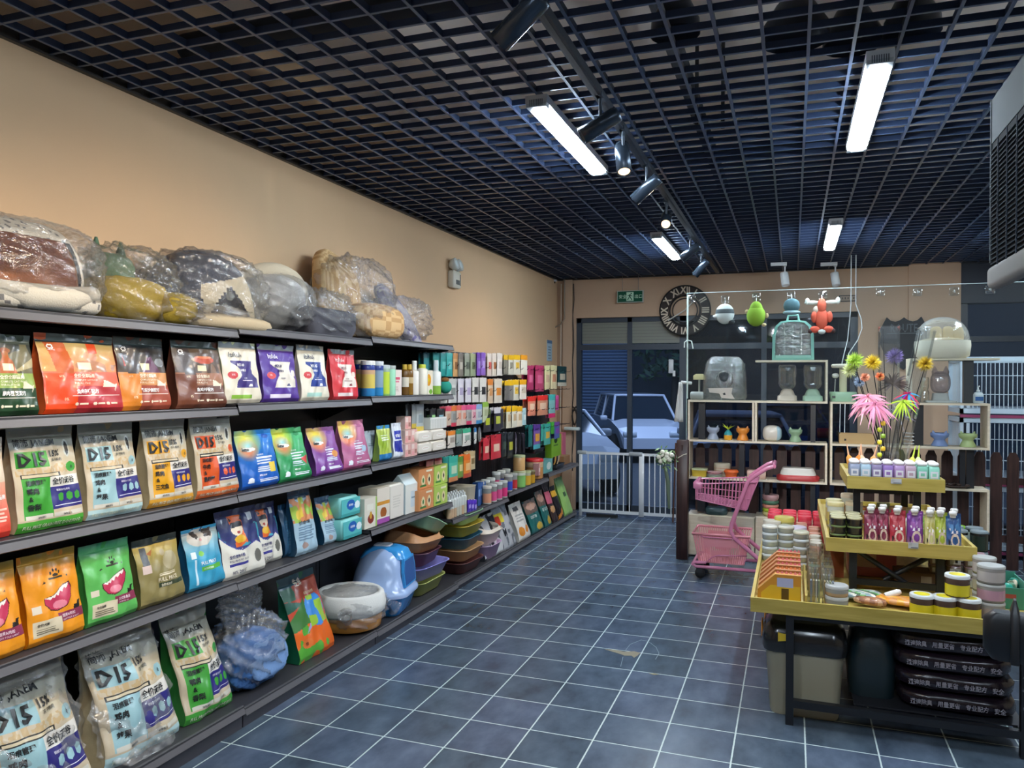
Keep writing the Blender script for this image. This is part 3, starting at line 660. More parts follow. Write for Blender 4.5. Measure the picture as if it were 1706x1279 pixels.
for k in range(4):
    y0, y1 = JY[k], JY[k+1]; t = thing('shelf_unit', 'dark grey steel wall shelving unit, '+UN[k], 'shelving', (0, 0, 0), 0, 'wall shelving units')
    mb = MB(); mb.box(-2.85, y0+.004, .02, -2.835, y1-.004, 1.93, GB)
    for zz in (1.80, 1.78, 1.76): [mb.box(-2.8345, y0+.5+q*.022, zz, -2.834, y0+.508+q*.022, zz+.006, '#5d5e66') for q in range(24)]
    mb.build('back_panel', BLACKM(), t)
    for yy in (y0+.02, y1-.02): mb = MB(); mb.box(-2.86, yy-.015, 0, -2.833, yy+.015, 1.935, '#17181c'); mb.build('upright', BLACKM(), t)
    for tab in (S1, S2, S3, S4):
        shelf(t, y0, y1, tab[k], -2.455)
        bracket(t, y1-.012, tab[k], -2.455); bracket(t, y0+.012, tab[k], -2.455)
    shelf(t, y0, y1, S5[k], -2.408, .42, 'base_deck')
    mb = MB(); mb.box(-2.83, y0+.004, 0, -2.425, y1-.004, S5[k]-.03, '#3d3b42'); mb.build('plinth', BLACKM(), t)
PN = ['nearest the tall shelves', 'the middle one', 'the one by the glass door']
for k in range(4, 7):
    y0, y1 = JY[k], JY[k+1]; o_ = offx((y0+y1)/2)
    t = thing('pegboard_unit', 'dark pegboard display unit with hanging goods, '+PN[k-4], 'shelving', (0, 0, 0), 0, 'pegboard units'); zt = (1.90, 1.89, 1.70)[k-4]
    mb = MB(); mb.box(-2.85, y0+.004, .02, -2.835, y1-.004, zt-.02, '#26272c'); 
    for q in range(30): mb.box(-2.8348, y0+.03+q*.0405, .7, -2.8335, y0+.034+q*.0405, zt-.06, '#3b3c42')
    mb.build('back_panel', BLACKM(), t)
    if k < 6: mb = MB(); mb.box(-2.852, y0+.002, zt-.05, -2.80, y1-.002, zt, '#55565c'); mb.build('header_rail', BLACKM(), t)
    for yy in (y0+.02, y1-.02): mb = MB(); mb.box(-2.86, yy-.015, 0, -2.83, yy+.015, zt, '#17181c'); mb.build('upright', BLACKM(), t)
    shelf(t, y0, y1, SM[k-4], -2.455, .38); bracket(t, y1-.012, SM[k-4], -2.455)
    shelf(t, y0, y1, S5[k], -2.408+o_, .42, 'base_deck')
    mb = MB(); mb.box(-2.83, y0+.004, 0, -2.425+o_, y1-.004, S5[k]-.03, '#3d3b42'); mb.build('plinth', BLACKM(), t)
    for zr, ln in (((1.76, .3), (1.55, .3), (1.33, .3), (1.13, .3))):
        mb = MB()
        for q in range(7):
            yy = y0+.1+q*.17; mb.tube([(-2.834, yy, zr), (-2.834+ln-.01, yy, zr+.004), (-2.834+ln, yy, zr+.018)], .003, '#55565a', 5)
        o = mb.build('hook', STEEL(), t); o['kind'] = 'stuff'

# ---------------------------------------------------------------- placing goods by the shelf they stand on
def pb(name, label, cat, xl, xr, yt, tab, ops, texts=(), side='#777777', d=.09, Xf=-2.50, yaw=0, back=None, group=None, zb=None, **kw):
    Yl, Yr = yx(xl, Xf), yx(xr, Xf); Y = (Yl+Yr)/2; z = zb if zb is not None else lev(tab, Y)
    w = (Yr-Yl)/math.cos(yaw)*.985; lean = kw.get('lean', .0)
    h = atX((xl+xr)/2, yt, Xf-.03-lean*.3).z-z
    res = max(.0022, .0022*Y/2.2)
    kw.setdefault('nu', int(max(16, min(110, w/res)))); kw.setdefault('nv', int(max(20, min(150, h/res))))
    o = pouch(name, w, h, d, ops, texts, side, back, None, (Xf-d/2-.016, Y, z+.001), PI/2+yaw, seed=int(xl), **kw)
    tag(o, label, cat, group); return o
C_ = dict(center=True)
# ---- second shelf: raw-style cat food with animal pictures
def catbag(top, mid, band, dark, title2, pic, stripe=None, stripe2=None):
    ops = [('bg', top), ('g', 0, .5, 1, .9, mid, top)]+pic
    ops += [('r', 0, .34, 1, .52, band), ('r', 0, 0, 1, .34, dark)]
    if stripe: ops += [('r', 0, 0, .3, .5, stripe2), ('p', [(.08, .9), (.32, .9), (.36, .5), (.16, .5)], stripe), ('p', [(.16, .5), (.36, .5), (.36, .0), (.16, .0)], stripe2)]
    ops += [('r', 0, .885, 1, 1, '#4a5350'), ('r', .42, .55, .60, .64, '#f4e7bd'), ('r', .30, .215, .95, .222, '#f2e9dd'),
            ('p', [(.72, .33), (.90, .33), (.89, .27), (.93, .34), (.95, .38), (.90, .36), (.80, .41), (.74, .42)], '#f6ead2')]
    for q in (.36, .58, .76): ops += [('e', q, .115, .026, .02, '#f6ead2'), ('r', q+.04, .105, q+.14, .125, '#f6ead2')]
    tx = [('全价全期猫粮', .34, .445, .055, '#f8f0d8', dict(bold=.02, wmax=.6)), ('COMPLETE CAT FOOD', .34, .405, .026, '#f8f0d8', dict(wmax=.55)), ('FOR ALL STAGE', .34, .365, .026, '#f8f0d8', dict(wmax=.42)),
          (title2, .34, .245, .06, '#ffffff', dict(bold=.025, wmax=.42))]
    return ops, tx
LG = [('C3', .09, .80, .065, '#ffffff', dict(bold=.05)), ('PARTICLE', .1, .785, .016, '#ffffff'), ('61%', .16, .45, .03, '#ffe9c0'), ('0%', .2, .16, .04, '#ffe9c0')]
deer = [('n', 0, .5, 1, .88, '#6f6a4c', .5, 7), ('p', [(.0, .52), (.42, .56), (.36, .62), (0, .68)], '#c9bf9f'), ('p', [(.55, .52), (1, .6), (1, .72), (.7, .58)], '#b7a87e'),
        ('p', [(.34, .52), (.66, .52), (.62, .66), (.55, .72), (.56, .80), (.46, .82), (.44, .72), (.38, .66)], '#b5622c'), ('e', .51, .80, .09, .035, '#8a4a24'), ('e', .51, .765, .05, .03, '#a8683c')]
ops, tx = catbag('#2c3430', '#4a4632', '#8ea94b', '#22452a', '鹿肉灵芝配方', deer)
o = pb('cat_food_bag', 'green cat food bag with a deer picture at the left edge, second shelf', 'pet food bag', -32, 73, 557, S2, ops, tx, '#1d3022', .10, group='cat food bags with animal pictures')
ops, tx = catbag('#8a6b3c', '#b09048', '#3a241c', '#2a1613', '', [])
pb('cat_food_bag', 'dark brown cat food bag mostly hidden between the deer bag and the orange bag', 'pet food bag', 66, 104, 575, S2, [('bg', '#2c1611'), ('r', 0, 0, 1, .3, '#331a16')], [], '#241210', .06, Xf=-2.60)
rab = [('g', .2, .5, 1, .88, '#e08a4a', '#c7b277'), ('e', .62, .72, .09, .07, '#c98a62'), ('e', .6, .60, .22, .07, '#b97c55'), ('r', .60, .76, .73, .9, '#e4572a'), ('n', .45, .52, 1, .62, '#a97450', .45, 14)]
ops, tx = catbag('#c9ad6c', '#e39a55', '#ee6a4d', '#b93038', '兔肉孕哺配方', rab, '#c9622c', '#ec4a16')
pb('cat_food_bag', 'large orange and red cat food bag with a rabbit picture, second shelf', 'pet food bag', 78, 213, 558, S2, [('r', 0, 0, 0, 0, '#000')]+ops, tx+LG, '#d25a2a', .12)
pig = [('g', 0, .5, 1, .9, '#55483f', '#2f3133'), ('p', [(.42, .52), (.85, .52), (.72, .64), (.66, .74), (.55, .72), (.5, .62)], '#6d4561'), ('e', .60, .785, .075, .045, '#33303a'), ('p', [(.66, .79), (.74, .77), (.66, .765)], '#242025'), ('e', .85, .66, .12, .06, '#8d9096'), ('r', .1, .6, .2, .75, '#a83a30')]
ops, tx = catbag('#3a3d3e', '#55483f', '#d99a5c', '#a8523c', '乳鸽沙棘配方', pig, '#4a4140', '#e2882c')
pb('cat_food_bag', 'brown cat food bag with a pigeon picture, second shelf', 'pet food bag', 205, 291, 563, S2, ops, tx+LG, '#8d4a35', .10, Xf=-2.52)
fis = [('g', 0, .5, 1, .9, '#5b4a44', '#6a5a4a'), ('e', .6, .72, .25, .06, '#c8502f'), ('e', .6, .76, .2, .02, '#e58a60'), ('n', .3, .52, 1, .66, '#8b6d5a', .5, 9)]
ops, tx = catbag('#6a5642', '#5b4a44', '#a9745a', '#6b3b2b', '鱼鸡护肝配方', fis, '#4a3d38', '#7a4630')
pb('cat_food_bag', 'dark brown cat food bag with a red bowl picture, second shelf', 'pet food bag', 300, 383, 569, S2, ops, tx+LG, '#5d3527', .10)
# ---- wavy shield design bags
def mixbag(bg, shield, ink, mix, logo, low):
    sh = [(.22, .70), (.82, .70), (.76, .58), (.78, .48), (.92, .40), (.92, .25), (.30, .25), (.34, .36), (.46, .46), (.44, .56), (.22, .66)]
    ops = [('bg', bg), ('r', 0, .9, 1, 1, '#8e979b'), ('p', sh, shield), ('e', .22, .46, .12, .06, '#d8444a'), ('e', .87, .5, .08, .06, '#e6dccb'), ('r', .15, .07, .7, .14, low), ('r', .45, .37, .75, .38, ink), ('p', [(.62, .27), (.74, .27), (.72, .32), (.66, .31)], ink)]
    tx = [('ItsRule', .18, .75, .08, logo, dict(bold=.012, wmax=.64)), (mix, .34, .6, .055, ink, dict(bold=.04, wmax=.45)), ('高鲜蛋白', .40, .52, .042, ink, dict(bold=.02, wmax=.38)), ('全价猫粮', .48, .40, .025, ink, dict(wmax=.25)), ('31%', .17, .45, .03, '#fff')]
    return ops, tx
ops, tx = mixbag('#e9e1cf', '#3f2f7e', '#f2ecf4', 'MIX 40', '#31323a', '#8fc043'); pb('cat_food_bag', 'cream resealable bag with a purple shield print, left of the purple bag', 'pet food bag', 378, 441, 571, S2, ops, tx, '#d8dcae', .085, group='shield print bags')
ops, tx = mixbag('#5b3a9a', '#ece4d8', '#3c2f66', 'MIX 40', '#f3eefa', '#e9e2f2'); pb('cat_food_bag', 'purple resealable bag with a cream shield print', 'pet food bag', 442, 504, 575, S2, ops, tx, '#4d2f88', .085, group='shield print bags')
ops, tx = mixbag('#e9e1cf', '#2a3f93', '#eef0fa', 'MIX 45', '#2c3350', '#a9d4c6'); pb('cat_food_bag', 'cream resealable bag with a dark blue shield print, right of the purple bag', 'pet food bag', 506, 553, 576, S2, ops, tx, '#d9cfba', .08, group='shield print bags')
ops, tx = mixbag('#da3a40', '#f0e2d8', '#7c2b30', 'MIX 45', '#f8dcd8', '#f4e4de'); pb('cat_food_bag', 'red resealable bag with a cream shield print', 'pet food bag', 558, 602, 583, S2, ops, tx, '#c02f36', .075, group='shield print bags')
# ---- third shelf: freeze-dried dog food with a hand hole
def d15(acc, a, b2, foot, back='#d9c9a8', hole=True):
    ops = [('bg', '#cfc0a0'), ('g', 0, .6, 1, 1, '#d6c6a6', '#8f9694'), ('n', .03, .53, .97, .62, '#c9b083', .5, 34), ('r', 0, 0, 1, .1, foot),
           ('r', .05, .60, .50, .755, acc), ('r', .08, .12, .49, .50, acc), ('r', .48, .19, 1, .40, '#2b2a78'), ('r', .48, .40, 1, .50, '#e9e6df'), ('r', .08, .50, .66, .54, '#23241f'), ('r', .10, .509, .64, .531, '#d9c9a8'),
           ('r', .1, .115, .48, .15, '#d6d3c6'), ('r', .5, .115, .74, .15, '#d6d3c6'), ('r', .76, .115, .97, .15, '#d6d3c6'), ('r', .52, .215, .98, .221, '#e8e6f2'), ('e', .88, .575, .085, .05, acc)]
    for q in (.64, .78, .91): ops += [('p', [(q-.045, .27), (q, .25), (q+.045, .27), (q+.045, .32), (q, .34), (q-.045, .32)], acc)]
    if hole: ops += [('e', .84, .76, .06, .085, '#c8c9c4'), ('e', .84, .76, .032, .066, '#17181a')]
    K = '#16181c'
    tx = [('简沛 JANEM', .04, .785, .09, K, dict(bold=.012, wmax=.72)), ('D15', .07, .612, .13, K, dict(bold=.04, wmax=.42)), ('15%', .52, .69, .065, K, dict(bold=.03, wmax=.24)), ('冻干鲜肉', .54, .645, .032, K), ('泪痕管理', .12, .435, .05, K, dict(bold=.03, wmax=.34)),
          (a, .12, .35, .062, K, dict(bold=.03)), ('&', .14, .285, .048, K, dict(bold=.03)), (b2, .12, .20, .062, K, dict(bold=.03, wmax=.34)), ('全价无谷', .51, .42, .068, K, dict(bold=.02, wmax=.46)), ('动物蛋白', .64, .118, .022, K, dict(wmax=.2)), ('动物原料', .25, .118, .022, K, dict(wmax=.2)),
          ('锁鲜冻干生骨肉', .56, .355, .022, '#e8e6f4', dict(wmax=.4)), ('FULL PRICE GRAIN FREE DOG FOOD', .06, .03, .035, '#e9efd8' if foot != '#dce6e6' else '#8fb0b8', dict(wmax=.86)), ('0', .86, .555, .04, K, dict(bold=.03))]
    return ops, tx
ops, tx = d15('#3fa33a', '鸭肉', '香梨', '#4da53a'); pb('dog_food_bag', 'tall dog food bag with a green D15 print and hand hole, third shelf', 'pet food bag', 33, 147, 708, S3, ops, tx, '#b9a987', .12, group='tall bags with hand holes', seal=.12)
ops, tx = d15('#9cc8d0', '鸡肉', '苹果', '#b9dbe0'); pb('dog_food_bag', 'tall dog food bag with a pale blue D15 print and hand hole, third shelf', 'pet food bag', 151, 245, 704, S3, ops, tx, '#b9a987', .12, group='tall bags with hand holes', seal=.12)
ops, tx = d15('#e8a51e', '鸡肉', '三文鱼', '#dba03a'); pb('dog_food_bag', 'tall dog food bag with a yellow D15 print and hand hole, third shelf', 'pet food bag', 253, 329, 697, S3, ops, tx, '#b9a987', .11, group='tall bags with hand holes', seal=.12)
ops, tx = d15('#dd5a22', '牛肉', '蔓越莓', '#e5743a'); pb('dog_food_bag', 'tall dog food bag with an orange D15 print and hand hole, third shelf', 'pet food bag', 333, 404, 692, S3, ops, tx, '#b9a987', .11, group='tall bags with hand holes', seal=.12)
pb('cat_food_bag', 'cream and coral bag cut by the left edge, third shelf', 'pet food bag', -70, 27, 731, S3, [('bg', '#ead9c6'), ('g', 0, 0, 1, .55, '#e0392c', '#f0b49a')]+bars(.5, .15, .95, .3, 4, '#f8dccc'), [('全价猫粮', .6, .38, .05, '#fff', dict(bold=.02, wmax=.38))], '#d98a70', .1)
# ---- rainbow blot logo bags
def lemo(c1, c2, badge):
    ops = [('bg', c1), ('g', 0, 0, 1, 1, c2, c1), ('s', .22, .83, .42, .30, '#f6e53a'), ('s', .24, .66, .26, .20, '#f0713a'), ('s', .25, .74, .2, .12, '#9fe0e0'), ('e', .25, .675, .17, .035, '#f4f1ea'), ('e', .78, .88, .09, .04, c2)]
    ops += bars(.38, .40, .85, .54, 3, '#e9eefa')+bars(.40, .27, .8, .37, 3, '#dfe6f5')+[badge, ('p', [(.12, .1), (.26, .1), (.27, .17), (.20, .2), (.14, .18)], '#eef2fa')]+bars(.42, .1, .95, .16, 2, '#eef2fa')
    return ops, [('lemo', .09, .65, .062, '#16171c', dict(bold=.07, wmax=.34)), ('全价成猫配方粮', .40, .56, .028, '#fff', dict(wmax=.5)), ('高蛋白 益生菌', .42, .2, .03, '#fff', dict(wmax=.5, bold=.02))]
LB = 'rainbow blot logo bags'
ops, tx = lemo('#2386d8', '#1556b8', ('r', .72, .25, .9, .42, '#e8c53a')); pb('cat_food_bag', 'blue pet food bag with a yellow blot logo, third shelf', 'pet food bag', 408, 471, 716, S3, ops, tx, '#1b5aa8', .11, group=LB, taper=.02)
ops, tx = lemo('#4fc07a', '#1f8a4c', ('p', [(.7, .40), (.95, .46), (.88, .27)], '#d8403c')); pb('cat_food_bag', 'green pet food bag with a yellow blot logo, third shelf', 'pet food bag', 471, 526, 712, S3, ops, tx, '#1f7a48', .11, group=LB, taper=.1, lean=.08)
ops, tx = lemo('#a066ac', '#7a3a96', ('e', .75, .42, .14, .07, '#e89a4a')); pb('cat_food_bag', 'purple pet food bag with a yellow blot logo, third shelf', 'pet food bag', 531, 578, 711, S3, ops, tx, '#6d3a86', .11, group=LB, taper=.1, lean=.08)
ops, tx = lemo('#d98cae', '#b25a86', ('e', .8, .4, .1, .07, '#a9c8dc')); pb('cat_food_bag', 'pink pet food bag with a yellow blot logo, third shelf', 'pet food bag', 577, 622, 700, S3, ops, tx, '#b06a8c', .11, group=LB, taper=.08)
pb('treat_pouch', 'pale grey-blue pouch behind the pink bag, third shelf', 'pouch', 612, 634, 717, S3, [('bg', '#a9b8be'), ('r', .6, .7, .85, .8, '#e8ebea')]+bars(.3, .5, .8, .6, 2, '#6c7c84'), [], '#8d9aa0', .05, Xf=-2.56)
pb('treat_pouch', 'yellow-green pouch with a blue foot, third shelf', 'pouch', 636, 658, 708, S3, [('bg', '#c8d46a'), ('s', .3, .5, .6, .4, '#8fb02a'), ('r', 0, 0, 1, .2, '#2a78b8'), ('r', 0, .9, 1, 1, '#3a8ac0')]+bars(.2, .55, .8, .75, 3, '#e9eed8'), [], '#7f9a3a', .05)
pb('treat_pouch', 'white and royal blue pouch, third shelf', 'pouch', 660, 677, 704, S3, [('bg', '#e3e6ee'), ('p', [(.1, .5), (.9, .5), (.85, .3), (.9, .15), (.1, .2)], '#2733a0'), ('r', .2, .55, .9, .78, '#2b3aa8')], [('益生菌', .25, .6, .09, '#fff', dict(bold=.03))], '#c5c9d6', .05)
# ---- fourth shelf
def mouth(bg, dk, t1, t2):
    ops = [('bg', bg), ('g', 0, .8, 1, 1, bg, dk)]
    m = [(.30, .50), (.42, .515), (.52, .545), (.66, .60), (.76, .62), (.80, .56), (.76, .46), (.66, .38), (.50, .345), (.38, .37), (.30, .44)]
    ops += [('p', [(a+(a-.54)*.06, b+(b-.48)*.1) for a, b in m], '#4a1420'), ('p', m, '#c93a5c'), ('p', [(.30, .50), (.42, .515), (.52, .545), (.66, .60), (.76, .62), (.74, .585), (.70, .56), (.67, .578), (.62, .53), (.59, .55), (.54, .50), (.5, .52), (.46, .485), (.42, .5), (.38, .475), (.34, .49)], '#f3eee6'),
            ('e', .54, .405, .12, .045, '#e98a9c'), ('r', .5, .20, 1, .31, '#8f2f50'), ('r', .07, .1, .54, .27, '#d9cdb4'), ('r', .07, .36, .22, .44, '#e6dcc6'), ('p', [(.78, .31), (.92, .31), (.93, .36), (.96, .39), (.88, .39), (.86, .355), (.8, .36)], '#1c1a18')]
    for q in ((.48, .76), (.53, .79), (.58, .79), (.63, .76)): ops.append(('e', q[0], q[1], .017, .018, '#23201a'))
    ops += [('e', .555, .735, .05, .018, '#23201a'), ('r', .43, .69, .68, .715, '#3a352a'), ('p', [(.28, .66), (.37, .67), (.33, .69)], '#23201a'), ('p', [(.73, .70), (.77, .72), (.77, .69)], '#23201a')]
    ops += bars(.12, .12, .5, .19, 3, '#7a705c')
    return ops, [(t1, .13, .21, .036, '#23201c', dict(bold=.02, wmax=.38)), (t2, .55, .25, .04, '#f1d8e2', dict(bold=.02, wmax=.42)), ('EGG YOLK & MEAT' if '蛋' in t2 else 'SALMON OIL', .56, .215, .02, '#f1d8e2', dict(wmax=.38))]
OM = 'bags with a laughing mouth print'
ops, tx = mouth('#f09a1c', '#8f7a2c', '全价犬粮', '蛋黄&肉松'); pb('dog_food_bag', 'orange dog food bag with a laughing mouth, cut by the left edge, fourth shelf', 'pet food bag', -60, 51, 944, S4, ops, tx, '#d9810f', .12, group=OM)
pb('dog_food_bag', 'orange dog food bag with a laughing mouth, the whole one right of the cut one', 'pet food bag', 52, 150, 919, S4, ops, tx, '#d9810f', .12, group=OM)
ops, tx = mouth('#63bd5e', '#3d8a6a', '全价猫粮', '三文鱼鱼油'); pb('cat_food_bag', 'green cat food bag with a laughing mouth, fourth shelf', 'pet food bag', 152, 237, 902, S4, ops, tx, '#3f9a48', .11, group=OM)
ops = [('bg', '#8d8050'), ('g', 0, .55, 1, .92, '#8d8050', '#d1b65a'), ('r', 0, .9, 1, 1, '#2f3a33'), ('e', .72, .62, .17, .14, '#b0a27c'), ('e', .56, .76, .06, .05, '#b5a580'), ('p', [(.1, .6), (.25, .6), (.22, .88), (.1, .88)], '#5a5f60'), ('p', [(.22, .78), (.35, .84), (.3, .74)], '#b46a30'), ('r', .08, .5, .27, .62, '#e7cfc6'), ('r', .38, .25, .97, .32, '#33402c')]+bars(.4, .42, .9, .46, 2, '#e6dcc0')
pb('cat_food_bag', 'olive green food bag with a cat picture, fourth shelf', 'pet food bag', 240, 316, 893, S4, ops, [('FULL PRICE', .36, .34, .06, '#f0e6cc', dict(bold=.02, wmax=.54)), ('全阶段猫粮', .42, .265, .04, '#f0e6cc', dict(wmax=.4))], '#6f6640', .11)
ops = [('bg', '#3aa0cc'), ('g', 0, .5, 1, .95, '#49a8cf', '#b9c2c0'), ('e', .45, .84, .36, .14, '#d7cec4'), ('p', [(.18, .95), (.35, .95), (.4, .84), (.25, .86)], '#3f3833'), ('p', [(.55, .95), (.8, .97), (.78, .82), (.6, .84)], '#4d4038'), ('e', .45, .80, .05, .02, '#c98a84'), ('e', .33, .84, .03, .015, '#2c2824'), ('e', .6, .85, .03, .015, '#2c2824'), ('r', .1, .53, .22, .63, '#e7edf0'), ('e', .38, .58, .07, .04, '#7cc24a'), ('r', .32, .30, .9, .37, '#5fb53c'), ('r', .16, .1, .21, .5, '#cfe8f2')]
pb('cat_food_bag', 'light blue food bag with a cat face at the top, fourth shelf', 'pet food bag', 321, 382, 877, S4, ops, [('FULL PRICE', .32, .40, .055, '#fff', dict(bold=.02, wmax=.5)), ('全价鲜肉猫粮', .36, .315, .035, '#e9f7e0', dict(wmax=.5))], '#1f5a80', .11)
def litter():
    ops = [('bg', '#e3ded2'), ('g', 0, .42, 1, 1, '#3a3f7c', '#232f58'), ('n', 0, .45, 1, .9, '#e8682c', .33, 6), ('n', 0, .45, 1, .75, '#3fa0b8', .22, 9), ('p', [(0, 0), (1, 0), (1, .40), (.85, .47), (.6, .42), (.45, .39), (.3, .42), (.12, .52), (0, .62)], '#e3ded2'), ('p', [(0, .62), (.12, .52), (.3, .42), (.45, .39), (.6, .42), (.85, .47), (1, .40), (1, .42), (.85, .49), (.6, .44), (.45, .41), (.3, .44), (.12, .54), (0, .64)], '#3a3a8c'),
           ('e', .42, .70, .14, .09, '#e9d9c2'), ('p', [(.3, .80), (.54, .82), (.56, .74), (.3, .73)], '#20222e'), ('p', [(.3, .82), (.27, .90), (.35, .84)], '#20222e'), ('p', [(.5, .84), (.57, .92), (.57, .82)], '#20222e'), ('e', .43, .66, .04, .02, '#b0392c'), ('e', .44, .56, .13, .06, '#e8b22c'), ('r', .72, .80, .88, .9, '#cfd3da'), ('e', .83, .25, .09, .1, '#6d6f66'), ('r', .12, .18, .55, .225, '#3a3a8c')]
    return ops, [('全价宠物犬粮', .12, .30, .055, '#33346c', dict(bold=.02, wmax=.55)), ('FULL PRICE PET FOOD', .12, .25, .03, '#33346c', dict(wmax=.5)), ('90% 200 5', .15, .07, .055, '#44466a', dict(wmax=.5))]
ops, tx = litter(); pb('dog_food_bag', 'white and navy bag with a cartoon dog, in front of its twin', 'pet food bag', 379, 449, 845, S4, ops, tx, '#23284a', .10, group='navy cartoon dog bags', lean=.06)
pb('dog_food_bag', 'navy cartoon dog bag half hidden behind its twin', 'pet food bag', 432, 477, 836, S4, ops, tx, '#23284a', .09, Xf=-2.555, group='navy cartoon dog bags', lean=.05)
def patt(): return [('bg', '#a9c6d8'), ('r', 0, .85, 1, 1, '#35506e'), ('n', 0, .5, 1, .87, '#d88a5a', .6, 7), ('n', 0, .5, 1, .87, '#9fc04a', .42, 6), ('n', 0, .5, 1, .87, '#e8c84a', .25, 5), ('e', .35, .14, .13, .05, '#b09088')]+bars(.12, .22, .9, .44, 6, '#6d8aa0')
pb('treat_pouch', 'dark blue pouch turned sideways, fourth shelf', 'pouch', 480, 501, 838, S4, [('bg', '#1f4a68')]+bars(.2, .2, .8, .7, 9, '#2a5a78'), [], '#183a54', .1, Xf=-2.55)
pb('cat_litter_bag', 'pale blue bag with a fruit pattern and dark blue side, left one', 'bag', 499, 536, 812, S4, patt(), [('全价成犬粮', .15, .46, .06, '#2c3038', dict(bold=.02, wmax=.7))], '#1f4a68', .10, group='pale blue fruit pattern bags', lean=.04)
pb('cat_litter_bag', 'pale blue bag with a fruit pattern and dark blue side, right one', 'bag', 546, 571, 824, S4, patt(), [('全价成犬粮', .15, .46, .06, '#2c3038', dict(bold=.02, wmax=.7))], '#1f4a68', .10, Xf=-2.53, group='pale blue fruit pattern bags', lean=.1)

# ---- boxes and small packs placed the same way
def carton(name, label, cat, xl, xr, yt, yb, Xf, col, ops=None, texts=(), d=.07, side=None, group=None, topc=None, tab=None, zb=None, yaw=0, soft=0, gable=0, mat=None):
    Yl, Yr = yx(xl, Xf), yx(xr, Xf); Y = (Yl+Yr)/2
    z = zb if zb is not None else lev(tab, Y); h = atX((xl+xr)/2, yt, Xf).z-z; w = Yr-Yl-.002
    mb = MB(); side = side or col; topc = topc or side
    if soft:
        r = min(soft, w*.3, d*.3, h*.3); mb.loft([(0, w-2*r, d-2*r, r*.6), (r, w, d, r), (h-r, w, d, r), (h, w-2*r, d-2*r, r*.6)], side, (0, 0), n=3)
    else: mb.box(-w/2, -d/2, 0, w/2, d/2, h, side); mb.add([(-w/2, -d/2, h+.0004), (w/2, -d/2, h+.0004), (w/2, d/2, h+.0004), (-w/2, d/2, h+.0004)], [(0, 1, 2, 3)], topc)
    nu, nv = int(max(6, min(40, w/.0035))), int(max(6, min(50, h/.0035))); e = soft*.5 if soft else 0
    if ops:
        g = artgrid([('bg', col)]+ops, nu, nv); S = lambda u, v: (-w/2+e+u*(w-2*e), -d/2-.001, e+v*(h-2*e))
        mb.add([S(i/nu, j/nv) for j in range(nv+1) for i in range(nu+1)], [(j*(nu+1)+i, j*(nu+1)+i+1, (j+1)*(nu+1)+i+1, (j+1)*(nu+1)+i) for j in range(nv) for i in range(nu)], [g[j][i] for j in range(nv) for i in range(nu)])
        for tx in texts: text_on(mb, lambda u, v: (-w/2+e+u*(w-2*e), -d/2-.002, e+v*(h-2*e)), tx[0], tx[1], tx[2], tx[3], tx[4], h/w, **(tx[5] if len(tx) > 5 else {}))
    if gable: mb.add([(-w/2, -d/2, h), (w/2, -d/2, h), (w/2, d/2, h), (-w/2, d/2, h), (-w/2, 0, h+gable), (w/2, 0, h+gable)], [(0, 1, 5, 4), (2, 3, 4, 5), (1, 2, 5), (3, 0, 4)], side)
    o = mb.build(name, mat or SATIN(), None, (Xf-d/2, Y, z+.0008), PI/2+yaw); return tag(o, label, cat, group)
def can(name, label, cat, px, yt, X, r, col, z=None, tab=None, lid='#cfd2d4', lidh=.12, group=None, h=None, bands=None, clear=False, neck=0, capr=.5, loc=None, parts=True):
    """round container; bands = [(t0, t1, col)] label bands by height fraction"""
    if loc is None: Y = yx(px, X); zz = z if z is not None else lev(tab, Y); hh = h or atX(px, yt, X).z-zz; loc = (X, Y, zz+.0008)
    else: hh = h
    t = thing(name, label, cat, loc, 0, group); bands = bands or [(0, 1, col)]
    body_h = hh*(1-lidh); prof = [(r*.93, 0), (r, .006)]; cols = [bands[0][2]]
    for (a, b, c) in bands:
        prof += [(r, max(.007, a*body_h+.0001)), (r, b*body_h-.004)]; cols += [c, c]
    prof = [prof[0]]+prof[1:]; mb = MB()
    if neck: prof += [(r*.97, body_h-.002), (r*capr, body_h+.008)]; cols += [bands[-1][2]]*2
    else: prof += [(r*.96, body_h)]; cols += [bands[-1][2]]
    n = 18 if r > .03 else 12
    cols = cols[:len(prof)-1]+[bands[-1][2]]*(len(prof)-1-len(cols)); mb.lathe(prof, cols, n=n); mb.build('body', GLOSS(), t)
    mb = MB(); rl = r*capr if neck else r*1.02; mb.lathe([(rl, body_h), (rl, hh-.004), (rl*.94, hh)], lid, n=n); mb.build('lid', SATIN() if lid != '#b9bcbc' else STEEL(), t)
    return t
jb = [(0, .28, '#2a84c0'), (.28, .72, '#e0c866'), (.72, .86, '#d9b08a'), (.86, 1, '#2b3f88')]
can('treat_jar', 'blue and yellow treat canister behind the other canister, second shelf', 'jar', 600, 600, -2.60, .042, '', tab=S2, lid='#c9b9a2', bands=jb, group='blue and yellow canisters')
can('treat_jar', 'blue and yellow treat canister beside the red bag, second shelf', 'jar', 613, 601, -2.52, .045, '', tab=S2, lid='#e2e0dc', bands=jb, group='blue and yellow canisters')
can('treat_jar', 'blue treat canister, right of the yellow ones, second shelf', 'jar', 628, 602, -2.53, .042, '', tab=S2, lid='#c8cdd2', bands=[(0, .3, '#2a84c0'), (.3, .86, '#8aa4b8'), (.86, 1, '#2b3f88')], group='blue and yellow canisters')
can('bottle', 'lime green bottle with a clear loop cap, second shelf', 'bottle', 640, 608, -2.53, .037, '', tab=S2, lid='#b9c4c4', bands=[(0, .1, '#8fc46a'), (.1, .9, '#c6dc4a'), (.9, 1, '#9fb4a0')])
